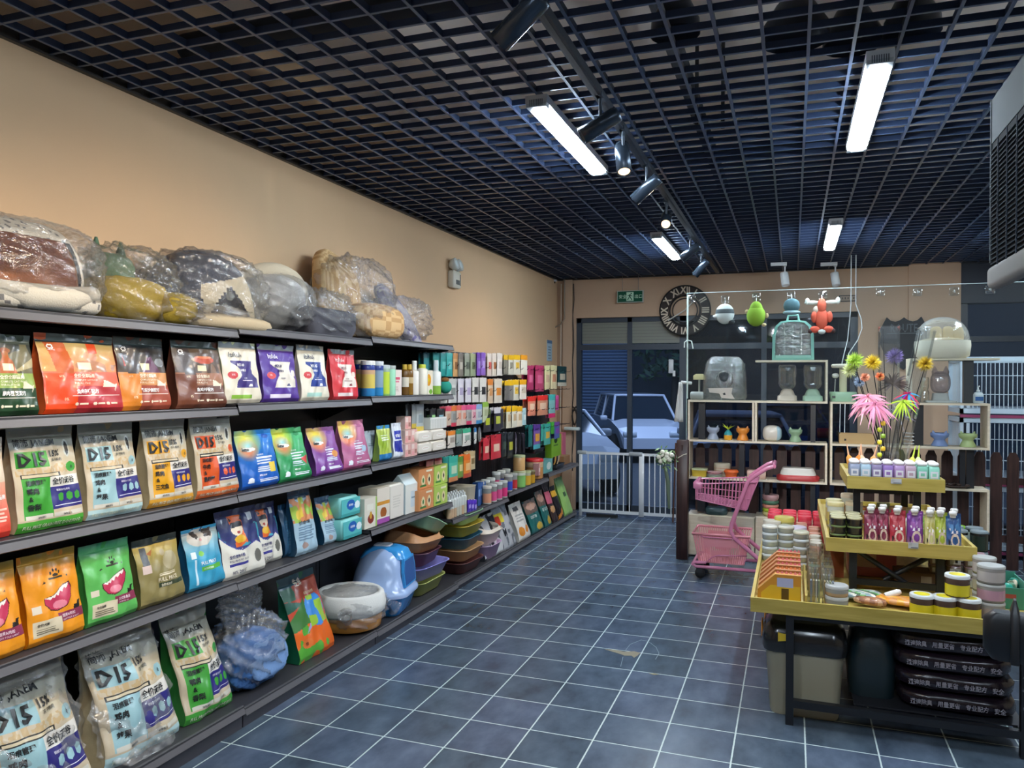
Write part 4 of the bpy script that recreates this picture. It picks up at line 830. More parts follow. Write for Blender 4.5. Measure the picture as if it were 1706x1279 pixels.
can('bottle', 'mint green bottle right of the lime one, second shelf', 'bottle', 651, 609, -2.53, .033, '', tab=S2, lid='#aab4b0', bands=[(0, 1, '#9fdcbc')])
carton('medicine_box', 'white box with pink print, second shelf', 'box', 655, 669, 616, 658, -2.51, '#ece0d6', [('r', .2, .62, .8, .72, '#d8506c'), ('r', .2, .52, .7, .58, '#e07a90')]+bars(.2, .15, .7, .35, 4, '#c9b8b0'), tab=S2)
can('bottle', 'brown medicine bottle with a yellow cap, left one, second shelf', 'bottle', 674, 607, -2.56, .032, '', tab=S2, lid='#c8a83a', lidh=.2, bands=[(0, .35, '#6b4a1c'), (.35, .75, '#e2dccb'), (.75, 1, '#6b4a1c')], neck=1, capr=.55, group='brown medicine bottles')
can('bottle', 'brown medicine bottle with a yellow cap, right one, second shelf', 'bottle', 682, 607, -2.54, .03, '', tab=S2, lid='#c8a83a', lidh=.2, bands=[(0, .5, '#8a6420'), (.5, .75, '#c9b48a'), (.75, 1, '#7a5418')], neck=1, capr=.55, group='brown medicine bottles')
can('spray_bottle', 'tall slim white spray bottle, second shelf', 'bottle', 690, 601, -2.52, .034, '', tab=S2, lid='#e8ece9', lidh=.3, bands=[(0, 1, '#efeae0')], neck=1, capr=.5)
can('bottle', 'white bottle with a yellow-green cap, second shelf', 'bottle', 703, 607, -2.53, .042, '', tab=S2, lid='#c9d23a', lidh=.16, bands=[(0, 1, '#e9e4d4')], neck=1, capr=.65)
carton('soap_box', 'white box with orange flowers, second shelf', 'box', 707, 721, 617, 653, -2.50, '#f1ead6', [('e', .5, .6, .28, .24, '#f0a51c'), ('e', .5, .6, .1, .08, '#e8d02a'), ('e', .75, .12, .2, .1, '#7ab83a')], tab=S2)
can('spray_bottle', 'white spray bottle beside the flower box, second shelf', 'bottle', 726, 600, -2.52, .04, '', tab=S2, lid='#cfd8dc', lidh=.34, bands=[(0, .4, '#8fbf4c'), (.4, 1, '#eef0ec')], neck=1, capr=.5)
t = thing('plush_ball', 'small teal and green toy at the end of the second shelf', 'toy', (-2.50, yx(742, -2.50), lev(S2, 5.3)+.0))
mb = MB(); mb.blob((0, 0, .055), (.05, .05, .05), '#2b9a88', (18, 12), zmin=0); mb.build('ball', CLOTH(), t); mb = MB(); mb.blob((.0, -.01, .11), (.035, .03, .02), '#8a5a2c', (12, 8)); mb.build('top_knot', CLOTH(), t)
# third shelf right end
for r_ in range(3):
    for c_ in range(2):
        zz = lev(S3, 5.0)+r_*.088
        if r_ == 2 and c_ == 1: continue
        carton('treat_box', 'pink and white small box, %s row of the stack, %s column' % (('bottom', 'middle', 'top')[r_], ('left', 'right')[c_]), 'box', 675+c_*10, 685+c_*10, 0, 0, -2.52-.02*r_, '#e8b8b0', [('r', .1, .55, .5, .9, '#f2dcd4'), ('r', .55, .2, .9, .5, '#a8746a'), ('r', .1, .1, .5, .35, '#e8a0a0')], zb=zz, group='pink and white boxes') if False else None
def boxh(name, label, cat, xl, xr, X, z, h, col, ops=None, d=.07, side=None, group=None, soft=0, mat=None, texts=(), topc=None, yaw=0):
    Yl, Yr = yx(xl, X), yx(xr, X); Y = (Yl+Yr)/2; yt = None
    # h known: call carton through an equivalent top pixel
    P = Vector((X, Y, z+h)); q = P-Vector((0, 0, H)); py = 639.5-F*q.dot(_u)/q.dot(_w)
    return carton(name, label, cat, xl, xr, py, 0, X, col, ops, texts, d, side, group, topc, None, z, yaw, soft, 0, mat)
z3 = lev(S3, 5.0)
for r_ in range(3):
    for c_ in range(2):
        if r_ == 2 and c_: continue
        boxh('treat_box', 'pink and white small box, %s level of the pile, %s column, third shelf' % (('bottom', 'middle', 'top')[r_], ('left', 'right')[c_]), 'box', 675+c_*10.5, 685+c_*10.5, -2.50-.03*r_, z3+r_*.092, .09, '#e8b8b0', [('r', .1, .55, .5, .9, '#f2dcd4'), ('r', .55, .2, .9, .5, '#a8746a'), ('r', .1, .1, .5, .35, '#e8a0a0')], group='pink and white boxes', side='#e2c4b8')
z3 = lev(S3, 5.3)
for r_ in range(2):
    for c_ in range(2):
        boxh('wet_wipes', 'soft white pack of wipes, %s %s of the four' % (('bottom', 'top')[r_], ('left', 'right')[c_]), 'wipes', 696.5+c_*24, 720+c_*24, -2.50, z3+r_*.082, .08, '#ece4d6', [('e', .55, .5, .3, .22, '#f8f4ec'), ('r', .35, .5, .75, .56, '#d8a898')], d=.13, soft=.02, group='packs of wipes', side='#e9e0d2')
boxh('food_container', 'white ribbed plastic tub on top of the packs of wipes', 'tub', 717, 744, -2.53, z3+.166, .085, '#dfe0da', [('r', .1*k, 0, .1*k+.03, .85, '#c2c6c0') for k in range(10)]+[('r', 0, .88, 1, 1, '#eef0ea')], d=.1, side='#d3d6d0')
# fourth shelf right part
for r_ in range(2):
    boxh('tissue_pack', 'teal pack of pads with a blue dot, %s one of the pair' % ('lower', 'upper')[r_], 'pack', 571-3*r_, 605-3*r_, -2.50-.02*r_, lev(S4, 4.0)+r_*.128, .125, '#5fc0bd', [('e', .5, .62, .22, .3, '#1f63b8'), ('e', .85, .55, .14, .22, '#e8f2f4'), ('r', 0, 0, 1, .18, '#3f9f9c')], d=.15, soft=.02, group='teal pad packs', side='#7fcac4', texts=[('超厚款', .38, .55, .14, '#fff')])
carton('milk_carton', 'white carton with a flower dog print and green side, fourth shelf', 'carton', 608, 629, 829, 882, -2.50, '#e8e0d0', [('r', .88, 0, 1, 1, '#a9cc6a'), ('e', .5, .3, .25, .16, '#8f3a2c'), ('e', .5, .42, .1, .12, '#d8a23a'), ('r', .2, .6, .7, .8, '#efe9dc')], tab=S4, side='#ddd6c4', d=.1)
carton('milk_carton', 'large white carton with a purple foot and brown dog print, fourth shelf', 'carton', 629, 650, 812, 878, -2.51, '#e6dccb', [('r', 0, 0, 1, .14, '#a855a8'), ('r', 0, .52, 1, .62, '#e09a3a'), ('e', .5, .3, .25, .15, '#a8602c'), ('r', 0, .14, 1, .18, '#f2eee4')], tab=S4, side='#d9cdb8', d=.14)
carton('paper_bag', 'plain white upright pack, fourth shelf', 'pack', 650, 674, 806, 866, -2.51, '#e9e4d8', bars(.2, .3, .8, .7, 5, '#d9d4c6'), tab=S4, side='#e2ddcf', d=.12, soft=.015)
carton('paper_bag', 'white and pale blue pack tipped to one side, fourth shelf', 'pack', 676, 698, 806, 857, -2.52, '#e6e6e0', [('r', .4, .2, .95, .75, '#cfdfe8'), ('r', .45, .5, .9, .56, '#7f98a8')], tab=S4, side='#d4e2e4', d=.12, gable=.07)
z4 = lev(S4, 5.2)
for r_ in range(2):
    for c_ in range(2):
        cc = ('#d9935c', '#b8d060')[c_]
        boxh('snack_box', '%s animal print box, %s level' % (('orange', 'lime green')[c_], ('lower', 'upper')[r_]), 'box', (698, 724)[c_], (723, 746)[c_], -2.49-.02*r_, z4+r_*.148, .145, cc, [('e', .3, .4, .12, .28, '#ecd9b0'), ('e', .7, .4, .12, .28, '#ecd9b0'), ('e', .3, .42, .05, .12, '#3d7a3a'), ('e', .7, .42, .05, .12, '#3a3020'), ('r', .1, .1, .5, .2, '#3d7a3a'), ('r', .5, .8, .9, .9, '#f0e6d0')], d=.13, group='animal print boxes', side=cc)
# ================================================================ base shelf: big bags, beds, litter boxes
def crumple(seed, amp=.07, f=5):
    r = random.Random(seed); a, b, c, d = [r.uniform(0, 6) for _ in range(4)]
    def fn(x, y, z):
        v = abs(math.sin(f*x+1.7*f*z+a+1.3*math.sin(3*y+b)))+.7*abs(math.sin(1.6*f*y-f*z*1.1+c))+.4*abs(math.sin(3.1*f*(x-y)+d))+.35*abs(math.sin(5.3*f*(z+.6*x)+a))+.25*abs(math.sin(8.1*f*(y-.4*x+.5*z)+b))
        return 1-amp*(v-1.2)
    return fn
def wrap(parent, c, r, seed, amp=.07, p=.75, body=.07, zmin=.0, rz=0, n=(110, 66), name='plastic_wrap', tint=(1, 1, 1)):
    mb = MB(); mb.M = T(0, 0, 0, rz=rz); mb.blob(c, [q*.92 for q in r], '#fff', n, p, crumple(seed, amp), zmin); return mb.build(name, film(tint, body), parent)
def neck(parent, pts, r, name='wrap_tail', body=.10):
    mb = MB(); n = 12; vs = []; m = len(pts); rr = random.Random(len(pts)+int(r[0]*1000))
    mb.tube(pts, r, '#fff', 10); mb.v = [(x+rr.uniform(-.006, .006), y+rr.uniform(-.006, .006), max(.001, z+rr.uniform(-.005, .005))) for x, y, z in mb.v]
    return mb.build(name, film((1, 1, 1), body), parent)
def basebag(xl, xr, yt, acc, a, b2, foot, label, seed, wrapd, lean=.18, Xf=-2.47, crush=0, yaw=.0):
    Yl, Yr = yx(xl, Xf), yx(xr, Xf); Y = (Yl+Yr)/2; z = lev(S5, Y); w = (Yr-Yl)*.93
    h = atX((xl+xr)/2, yt, Xf-.14).z-z; d = .15
    t = thing('dog_food_bag', label, 'pet food bag', (Xf-d/2-.03, Y, z+.001), PI/2+yaw, 'big bags on the base shelf')
    ops, tx = d15(acc, a, b2, foot, hole=False)
    # a fuller bag: text block sits lower
    pouch('bag', w, h, d, ops, tx, '#b9a987' if acc != '#3fa33a' else '#2f7a3a', None, t, nu=int(w/.0024), nv=int(h/.0024), lean=lean, seal=.14, taper=.1, puff=.75, wr=.008, seed=seed)
    if wrapd:
        mb = MB(); vs, fs = [], []; nu, nv = 90, 80; fn = crumple(seed, .12, 3.2); ov = 1.1
        def S(u, v, sgn): 
            prof = (math.sin(PI*min(1, v*.92+.08)))**.5; ww = w*ov*(1-.12*v+.10*math.sin(9*v+seed)*.3); k = fn(2*u-1, sgn*.5, 2*v-1)
            dd = (d*.62+.03)*max(.12, 1-v**1.5)*(math.sin(PI*min(.97, max(.03, u))))**.45*k
            return ((u-.5)*ww*k, sgn*dd-(.02 if sgn < 0 else 0)*(1-v)+lean*h*v, max(.0005, v*h*1.04-.004))
        for sgn in (-1, 1):
            mb.add([S(i/nu, j/nv, sgn) for j in range(nv+1) for i in range(nu+1)], [(j*(nu+1)+i, j*(nu+1)+i+1, (j+1)*(nu+1)+i+1, (j+1)*(nu+1)+i) for j in range(nv) for i in range(nu)], '#fff', True)
        mb.build('plastic_wrap', film((1, 1, 1), .13, 7, 1.0), t)
    return t
basebag(2, 172, 1092, '#9cc8d0', '鸡肉', '苹果', '#b9dbe0', 'pale blue D15 dog food bag in clear plastic, nearest on the base shelf', 3, True)
basebag(182, 316, 1032, '#9cc8d0', '鸡肉', '苹果', '#b9dbe0', 'pale blue D15 dog food bag in clear plastic, left of the green one', 5, True)
basebag(318, 402, 1003, '#3fa33a', '鸭肉', '香梨', '#3f9a3a', 'green D15 dog food bag on the base shelf', 8, False, .2)
pb('dog_food_bag', 'cream bag corner cut by the lower left edge, base shelf', 'pet food bag', -110, -12, 1120, S5, [('bg', '#d9c48a'), ('r', 0, 0, 1, .2, '#c9b070')], [], '#c9b47a', .12, Xf=-2.47)
# blue shirt-like cushion in a loose plastic bag
Y = (yx(388, -2.47)+yx(505, -2.47))/2; z = lev(S5, Y)
t = thing('packed_cushion', 'crumpled blue cushion in a loose clear plastic bag, base shelf', 'cushion', (-2.60, Y, z+.001), PI/2)
mb = MB(); mb.blob((0, 0, .13), (.20, .13, .14), '#4a78b8', (40, 26), .7, crumple(12, .10, 4), 0); mb.M = T(.02, -.10, .14, rx=-.25); mb.blob((0, 0, 0), (.15, .03, .10), '#7fa3d6', (24, 14), .6, crumple(2, .08)); mb.build('cushion', CLOTH(), t)
wrap(t, (0, 0, .19), (.235, .17, .20), 21, .13, .8, .12); wrap(t, (0, .05, .40), (.17, .06, .12), 22, .16, .9, .10, name='loose_top')
# bag with a bright earth print
ops = [('bg', '#c8452a'), ('n', 0, .0, 1, .42, '#e86420', .7, 6), ('r', 0, 0, 1, .42, '#ee6a1e'), ('n', 0, 0, 1, .42, '#5aa83a', .36, 9), ('p', [(0, .5), (.45, .72), (.5, .42), (0, .36)], '#3f7a3a'), ('p', [(.3, .3), (.55, .5), (.5, .38)], '#a09ad0'), ('p', [(0, .74), (.4, .66), (0, .58)], '#1d5a48'), ('e', .68, .54, .26, .20, '#3a8ad8'), ('n', .45, .36, .92, .72, '#9cc83a', .4, 7), ('r', 0, .72, 1, 1, '#a8442c'), ('n', 0, .72, 1, 1, '#2f6a50', .33, 5), ('p', [(0, .86), (1, .92), (1, 1), (0, 1)], '#24505c'), ('e', .25, .2, .13, .055, '#f07a3a')]
pb('cat_litter_bag', 'orange bag with a green and blue globe print, base shelf', 'bag', 506, 566, 948, S5, ops, [('生命', .35, .86, .09, '#f0e4d4', dict(bold=.03)), ('高蛋白鲜肉粮', .5, .74, .035, '#f0d8b0', dict(wmax=.42)), ('93', .18, .18, .045, '#3a1a14', dict(bold=.03))], '#1f6a4a', .13, Xf=-2.48, lean=.22, nu=70, nv=110)
# round wrapped bed
Y = (yx(566, -2.46)+yx(662, -2.46))/2; z = lev(S5, Y)
t = thing('packed_pet_bed', 'round white and orange pet bed wrapped in clear plastic, base shelf', 'pet bed', (-2.60, Y+.0, z+.001), PI/2)
mb = MB(); mb.lathe([(.16, 0), (.215, .02), (.225, .08), (.21, .11)], '#d9923f', n=40); mb.build('orange_base', GLOSS(), t)
mb = MB(); mb.lathe([(.22, .10), (.245, .12), (.25, .16), (.235, .22), (.215, .235), (.19, .225), (.18, .15), (.0, .14)], '#e8e4dc', n=40); mb.build('white_rim', CLOTH(), t); t.scale = (.9, .9, 1)
wrap(t, (0, 0, .125), (.262, .262, .135), 31, .06, .7, .12); neck(t, [(.22, -.1, .14), (.29, -.16, .10), (.33, -.17, .06)], [.03, .035, .06]); neck(t, [(-.2, -.1, .14), (-.26, -.14, .12), (-.30, -.15, .17)], [.04, .03, .05])
# hooded litter box
Y = (yx(617, -2.45)+yx(712, -2.45))/2+.02; z = lev(S5, Y)
t = thing('hooded_litter_box', 'pale blue hooded cat litter box with a bright blue base and lid, base shelf', 'litter box', (-2.60, Y+.02, z+.001), math.radians(100))
W_, D_ = .40, .40
mb = MB(); mb.loft([(0, W_*.72, D_*.72, .06), (.02, W_*.8, D_*.8, .08), (.14, W_, D_, .1)], '#2f86cf', n=6); mb.build('base', GLOSS(), t)
mb = MB(); mb.loft([(.13, W_*1.05, D_*1.05, .11), (.15, W_*1.07, D_*1.07, .12), (.165, W_*1.02, D_*1.02, .11), (.18, W_*.95, D_*.95, .12), (.28, W_*.9, D_*.88, .13, 0, -.005), (.36, W_*.8, D_*.78, .13, 0, -.012), (.41, W_*.62, D_*.62, .12, 0, -.02), (.43, W_*.4, D_*.42, .1, 0, -.02)], '#a9c0e8', n=6); mb.build('hood', GLOSS(), t)
mb = MB(); mb.loft([(.365, W_*.55, D_*.81, .05, 0, -.02), (.415, W_*.5, D_*.66, .05, 0, -.025), (.437, W_*.36, D_*.44, .05, 0, -.025), (.44, W_*.3, D_*.36, .05, 0, -.025)], '#3f9fe6', n=5)
mb.loft([(.44, .1, .12, .02), (.447, .09, .11, .02)], '#cfd6de', (0, 0)); mb.build('top_lid', GLOSS(), t)
mb = MB(); mb.M = T(0, -D_*.475, .185, rx=PI/2-.09)
o1 = [(-.115, 0), (.115, 0), (.125, .10), (.10, .185), (-.10, .185), (-.125, .10)]; o2 = [(-.10, .012), (.10, .012), (.11, .10), (.088, .17), (-.088, .17), (-.11, .10)]
mb.poly(o1, -.012, .006, '#3f9fe6'); mb.poly(o2, .006, .0075, '#2a5aa0'); mb.build('entrance_flap', GLOSS(), t)
mb = MB(); mb.box(-W_/2-.02, -.04, .13, -W_/2, .04, .17, '#c8313a', .004); mb.build('clip', GLOSS(), t)
# stacked litter trays
def tray(name, label, loc, rz, w, d, h, col, tilt=(0, 0), lipc=None, hi=0, gr=None):
    mb = MB(); mb.M = T(0, 0, 0, rx=tilt[0], ry=tilt[1]); k = .8
    mb.loft([(0, w*k-.03, d*k-.03, .05), (.012, w*k, d*k, .06), (h*.97, w, d, .08), (h, w+.024, d+.024, .09), (h+.006, w+.022, d+.022, .09), (h, w-.008, d-.008, .08), (.02, w*k-.01, d*k-.01, .06), (.016, .02, .02, .01)], col, n=5, caps=(True, True))
    if hi:   # raised rim with a dip at the front
        N = 48; vs = []
        for j, (zz, s_) in enumerate(((h, 1.0), (h+hi, .9), (h+hi, .885), (h, .98))):
            for i in range(N):
                a = 2*PI*i/N; ex = math.copysign(abs(math.cos(a))**.45, math.cos(a)); ey = math.copysign(abs(math.sin(a))**.45, math.sin(a))
                dip = .5-.5*math.sin(a); zz2 = zz if j in (0, 3) else h+hi*(1-.65*dip**2)
                vs.append((ex*w/2*s_, ey*d/2*s_, zz2))
        mb.add(vs, [(j*N+i, j*N+(i+1) % N, (j+1)*N+(i+1) % N, (j+1)*N+i) for j in range(3) for i in range(N)], lipc or col, True)
    return tag(mb.build(name, SATIN(), None, loc, rz), label, 'litter tray', gr)
GA = 'loose stack of litter trays'
Y = (yx(648, -2.45)+yx(762, -2.45))/2+.20; z = lev(S5, Y); X = -2.63
tray('litter_tray', 'olive green litter tray at the bottom of the nearer stack', (X, Y-.02, z+.001), PI/2, .44, .33, .10, '#b3b86a', gr=GA)
tray('litter_tray', 'lavender litter tray on the olive one in the nearer stack', (X, Y, z+.103), PI/2-.1, .46, .35, .10, '#8f8ad0', gr=GA)
tray('litter_tray', 'dark plum litter tray in the middle of the nearer stack', (X-.01, Y-.03, z+.205), PI/2+.1, .40, .33, .10, '#6b3f4c', (0, .03), gr=GA)
tray('litter_tray', 'tan orange high-rim litter tray near the top of the nearer stack', (X, Y-.05, z+.308), PI/2, .42, .34, .08, '#c99468', (0, .05), hi=.09, gr=GA)
tray('litter_tray', 'mint green litter tray tipped over the top of the nearer stack', (X+.02, Y+.0, z+.46), PI/2+.2, .40, .32, .09, '#a3cfa6', (.25, .30), gr=GA)
GB_ = 'neat stack of litter trays'
Y = yx(775, -2.45)+.22; z = lev(S5, Y)
for k, (c, nm) in enumerate((('#6b3f3c', 'maroon litter tray at the bottom of the farther stack'), ('#d9a878', 'tan litter tray second from the bottom of the farther stack'), ('#2f6078', 'dark teal litter tray in the middle of the farther stack'), ('#d9bf4a', 'yellow litter tray second from the top of the farther stack'), ('#a3cfa6', 'mint green litter tray on top of the farther stack'))):
    tray('litter_tray', nm, (-2.62, Y+.015*(k % 2), z+.001+.098*k), PI/2+.05*(k % 3-1), .42, .34, .093, c, gr=GB_)
Y = yx(812, -2.45)+.22; z = lev(S5, Y)
tray('litter_tray', 'lilac litter tray under the cream one by the black bags', (-2.62, Y, z+.001), PI/2, .36, .34, .13, '#c9a6c8', gr='pair of pale litter trays')
tray('litter_tray', 'cream white litter tray on the lilac one', (-2.62, Y, z+.134), PI/2, .38, .35, .11, '#e4d6c6', hi=.06, gr='pair of pale litter trays')
# bags at the far end of the base shelf
def sb(label, xl, xr, yt, ops, tx, side, Xf=-2.47, lean=.22, d=.10, cat='bag', name='cat_litter_bag', **k): return pb(name, label, cat, xl, xr, yt, S5, ops, tx, side, d, Xf=Xf, lean=lean, **k)
sb('black bag with white streaks behind the pale trays', 786, 812, 858, [('bg', '#1d1e24'), ('n', 0, 0, 1, 1, '#8d9096', .3, 8)], [], '#15161a', Xf=-2.58)
sb('black and white bag with large letters next to the cream tray', 813, 846, 852, [('bg', '#202228'), ('n', 0, 0, 1, 1, '#c9cbd0', .42, 6), ('p', [(.1, 0), (1, 0), (1, .3), (.5, .55), (.1, .4)], '#d3d4d4')], [('UE', .3, .22, .2, '#26282e', dict(bold=.04))], '#2a2c32')
sb('silver bag with a yellow patch and a large letter M', 843, 866, 832, [('bg', '#b9bcc0'), ('n', 0, 0, 1, 1, '#6f7278', .35, 8), ('r', 0, .6, .5, .85, '#e8d23a'), ('r', 0, .55, .25, .75, '#c8402c'), ('n', 0, .8, 1, 1, '#8f979c', .6, 5)], [('M', .25, .3, .16, '#1c1d22', dict(bold=.06))], '#9a9da2')
sb('white bag with orange cats at the foot', 870, 889, 831, [('bg', '#e4e0d6'), ('e', .3, .25, .22, .12, '#e8902c'), ('e', .75, .27, .16, .1, '#e8902c'), ('r', .2, .8, .6, .9, '#5b5f62')]+bars(.15, .5, .8, .7, 3, '#a9aaa6'), [('BSY', .3, .78, .1, '#5b5f62', dict(bold=.03))], '#cfcabf')
for k, (a, b, y) in enumerate(((891, 911, 826), (912, 924, 812))):
    sb('dark teal cat litter bag marked CAT, %s of the pair' % ('left', 'right')[k], a, b, y, [('bg', '#1f6a64'), ('g', 0, .6, 1, 1, '#6a5448', '#8d7a70'), ('e', .5, .8, .4, .1, '#c9a08c'), ('e', .65, .18, .25, .11, '#d8b23a')], [('CAT LITTER', .12, .46, .085, '#eaf2ea', dict(bold=.03, wmax=.85))], '#17504c', group='teal cat litter bags', nu=30, nv=40)
sb('dark brown bag with a pink label', 925, 934, 800, [('bg', '#3a2420'), ('r', 0, .5, 1, .8, '#d86a80'), ('e', .5, .35, .4, .1, '#d8a06a')], [], '#2a1a18', nu=18, nv=30)
sb('black and orange bag beside the last green bag', 935, 944, 804, [('bg', '#1e1618'), ('p', [(0, 0), (1, .2), (1, .35), (0, .12)], '#e8902c'), ('r', 0, .7, 1, .85, '#e8b02c')], [], '#1a1416', nu=18, nv=30)
sb('light green bag, last on the base shelf by the gate', 945, 958, 790, [('bg', '#a3cf72'), ('g', 0, .7, 1, 1, '#a3cf72', '#5f8a5a'), ('r', .35, .5, .65, .62, '#3f6a3a')], [], '#84b058', nu=20, nv=36)

# ================================================================ wrapped beds on the top shelf
def floral(x, y, z, a='#d6cfc0', b='#7c7a78'):
    v = math.sin(x*150+2*math.sin(z*60))*math.sin(z*150+2*math.sin(x*50))
    return b if v > .55 else a
def bedat(xl, xr, yt, X=-2.62):
    Yl, Yr = yx(xl, X+.12), yx(xr, X+.12); Y = (Yl+Yr)/2; z = lev(S1, Y); return Y, z, Yr-Yl, atX((xl+xr)/2, yt, X).z-z
TB = 'wrapped pet beds on the top shelf'
def dome(mb, c, r, col, p, op, inner=False, n=(132, 64)):
    vs, fs, cs = [], [], []; nu, nv = n
    def sp(v): return math.copysign(abs(v)**p, v)
    for j in range(nv+1):
        ph = PI/2*j/nv
        for i in range(nu):
            th = 2*PI*i/nu; vs.append((c[0]+sp(math.cos(ph))*sp(math.cos(th))*r[0], c[1]+sp(math.cos(ph))*sp(math.sin(th))*r[1], c[2]+sp(math.sin(ph))*r[2]))
    for j in range(nv):
        for i in range(nu):
            f = (j*nu+i, j*nu+(i+1) % nu, (j+1)*nu+(i+1) % nu, (j+1)*nu+i); q = [sum(vs[k][a] for k in f)/4 for a in range(3)]
            if op(q): continue
            fs.append(f if not inner else f[::-1]); cs.append(col(*q) if callable(col) else col)
    mb.add(vs, fs, cs, True)
# 1 floral cave bed
Y, z, w, h = bedat(-40, 178, 372); t = thing('pet_bed', 'floral cave pet bed with orange lining in clear plastic, first on the top shelf', 'pet bed', (-2.66, Y, z+.001), PI/2, TB)
mb = MB(); op = lambda q: q[1] < -.03 and abs(q[0]) < w*.33-.3*max(0, q[2]-h*.5) and h*.16 < q[2] < h*.80
dome(mb, (0, .02, 0), (w*.46, .17, h), floral, .62, op)
mb.blob((0, -.03, h*.13), (w*.5, .185, h*.16), floral, (60, 16), .6, None, 0)
mb.tube([(-w*.42, -.15, h*.2), (-w*.2, -.19, h*.14), (w*.1, -.2, h*.15), (w*.36, -.17, h*.24)], [.03, .045, .045, .03], '#cfc8b8', 12); mb.build('shell', CLOTH(), t)
mb = MB(); dome(mb, (0, .02, .01), (w*.43, .15, h*.93), '#d98f55', .62, op, True); mb.blob((0, -.05, h*.2), (w*.38, .12, .035), '#e8a468', (24, 10)); mb.build('lining', CLOTH(), t)
wrap(t, (0, -.01, h*.46), (w*.60, .26, h*.60), 41, .05, .7, .06, n=(130, 80))
# 2 yellow-green animal bed
Y, z, w, h = bedat(178, 338, 408); t = thing('pet_bed', 'mustard yellow animal-shaped pet bed with a green eared head in clear plastic', 'pet bed', (-2.66, Y, z+.001), PI/2, TB)
mb = MB(); mb.blob((-w*.08, 0, h*.26), (w*.36, .15, h*.29), '#b59a26', (36, 20), .7, crumple(4, .04), 0); mb.blob((w*.26, -.06, h*.2), (w*.22, .13, h*.22), '#ab9230', (28, 16), .7, crumple(6, .04), 0); mb.build('body', CLOTH(), t)
mb = MB(); mb.blob((-w*.12, .05, h*.62), (w*.2, .09, h*.22), '#5f7a5c', (28, 16), .8, crumple(8, .03))
for sx in (-1, 1): mb.loft([(h*.72, w*.1, .05, .02), (h*.86, w*.07, .035, .015), (h*1.0, .01, .01, .004)], '#54705a', (-w*.12+sx*w*.12, .05))
mb.build('head', CLOTH(), t); wrap(t, (-w*.06, 0, h*.42), (w*.5, .215, h*.58), 43, .10, .85); wrap(t, (w*.3, -.06, h*.2), (w*.26, .17, h*.24), 44, .12, .8, name='loose_wrap')
# 3 navy and cream cave bed
Y, z, w, h = bedat(290, 462, 424); t = thing('pet_bed', 'cream and navy cave pet bed with a dark opening in clear plastic', 'pet bed', (-2.66, Y, z+.001), PI/2, TB)
def c3(x, y, zz): return '#3d4150' if (zz > h*.62+x*.25 or x < -w*.22) else '#cdbfa2'
mb = MB(); op = lambda q: q[1] < -.05 and abs(q[0]-w*.04) < w*.24*(1-(q[2]/(h*.55))**1.6) and q[2] > .03 if q[2] < h*.55 else False
dome(mb, (0, .02, 0), (w*.44, .17, h), c3, .8, op); mb.blob((.02, -.06, .03), (w*.45, .16, .045), '#bfae90', (40, 10), .7, None, 0); mb.build('shell', CLOTH(), t)
mb = MB(); dome(mb, (0, .02, .01), (w*.42, .15, h*.9), '#4a3f4a', .8, op, True); mb.build('lining', CLOTH(), t)
wrap(t, (0, -.01, h*.46), (w*.55, .235, h*.6), 46, .08, .8); wrap(t, (-w*.1, -.13, .05), (w*.4, .09, .07), 47, .2, .9, name='loose_wrap')
# 4 silver oval cushion bed, leaning
Y, z, w, h = bedat(430, 548, 450); t = thing('pet_bed', 'silver grey oval pet bed leaning in clear plastic, beside the navy one', 'pet bed', (-2.65, Y, z+.001), PI/2, TB)
mb = MB(); mb.M = T(0, .02, h*.46, rx=-.85, ry=.25); N = 30
mb.blob((0, 0, 0), (w*.42, h*.52, .05), '#a8a7a2', (36, 14)); mb.tube([(math.cos(2*PI*k/N)*w*.38, math.sin(2*PI*k/N)*h*.48, .03) for k in range(N)], .045, '#c2b8a2', 12, True); mb.v = [(x, y, max(.002, q)) for x, y, q in mb.v]; mb.build('cushion', CLOTH(), t)
wrap(t, (0, 0, h*.47), (w*.5, .2, h*.5), 50, .05, .85, .12)
# 5 dark grey
Y, z, w, h = bedat(512, 612, 476); t = thing('pet_bed', 'small dark grey pet bed in crinkled clear plastic', 'pet bed', (-2.64, Y, z+.001), PI/2, TB)
mb = MB(); mb.loft([(0, w*.7, .22, .06), (.05, w*.8, .26, .08), (h*.45, w*.8, .26, .08), (h*.5, w*.7, .2, .06), (h*.35, w*.5, .12, .05)], '#55545c', n=5); mb.M = T(-w*.18, .09, 0); mb.loft([(h*.3, w*.4, .05, .02), (h*.95, w*.3, .04, .02)], '#4a4a52'); mb.build('cushion', CLOTH(), t)
wrap(t, (-.01, 0, h*.42), (w*.5, .18, h*.5), 53, .14, .8, .10)
# 6 tan waffle bed standing tall
Y, z, w, h = bedat(560, 682, 440); t = thing('pet_bed', 'tan waffle-textured pet bed standing tall in clear plastic', 'pet bed', (-2.64, Y, z+.001), PI/2, TB)
wf = lambda x, y, q: '#c39a68' if (math.sin(x*170) > .3) != (math.sin(q*170) > .3) else '#d9b684'
mb = MB(); mb.M = T(-w*.16, .05, h*.5, rx=-.25, ry=.32); mb.blob((0, 0, 0), (w*.27, .06, h*.56), wf, (48, 36), .55); mb.M = T(w*.14, -.05, h*.22); mb.blob((0, 0, 0), (w*.32, .13, h*.24), wf, (48, 24), .7); mb.v = [(a, b, max(.002, c)) for a, b, c in mb.v]; mb.build('cushion', CLOTH(), t)
wrap(t, (-w*.02, 0, h*.48), (w*.47, .2, h*.62), 56, .08, .8, .10)
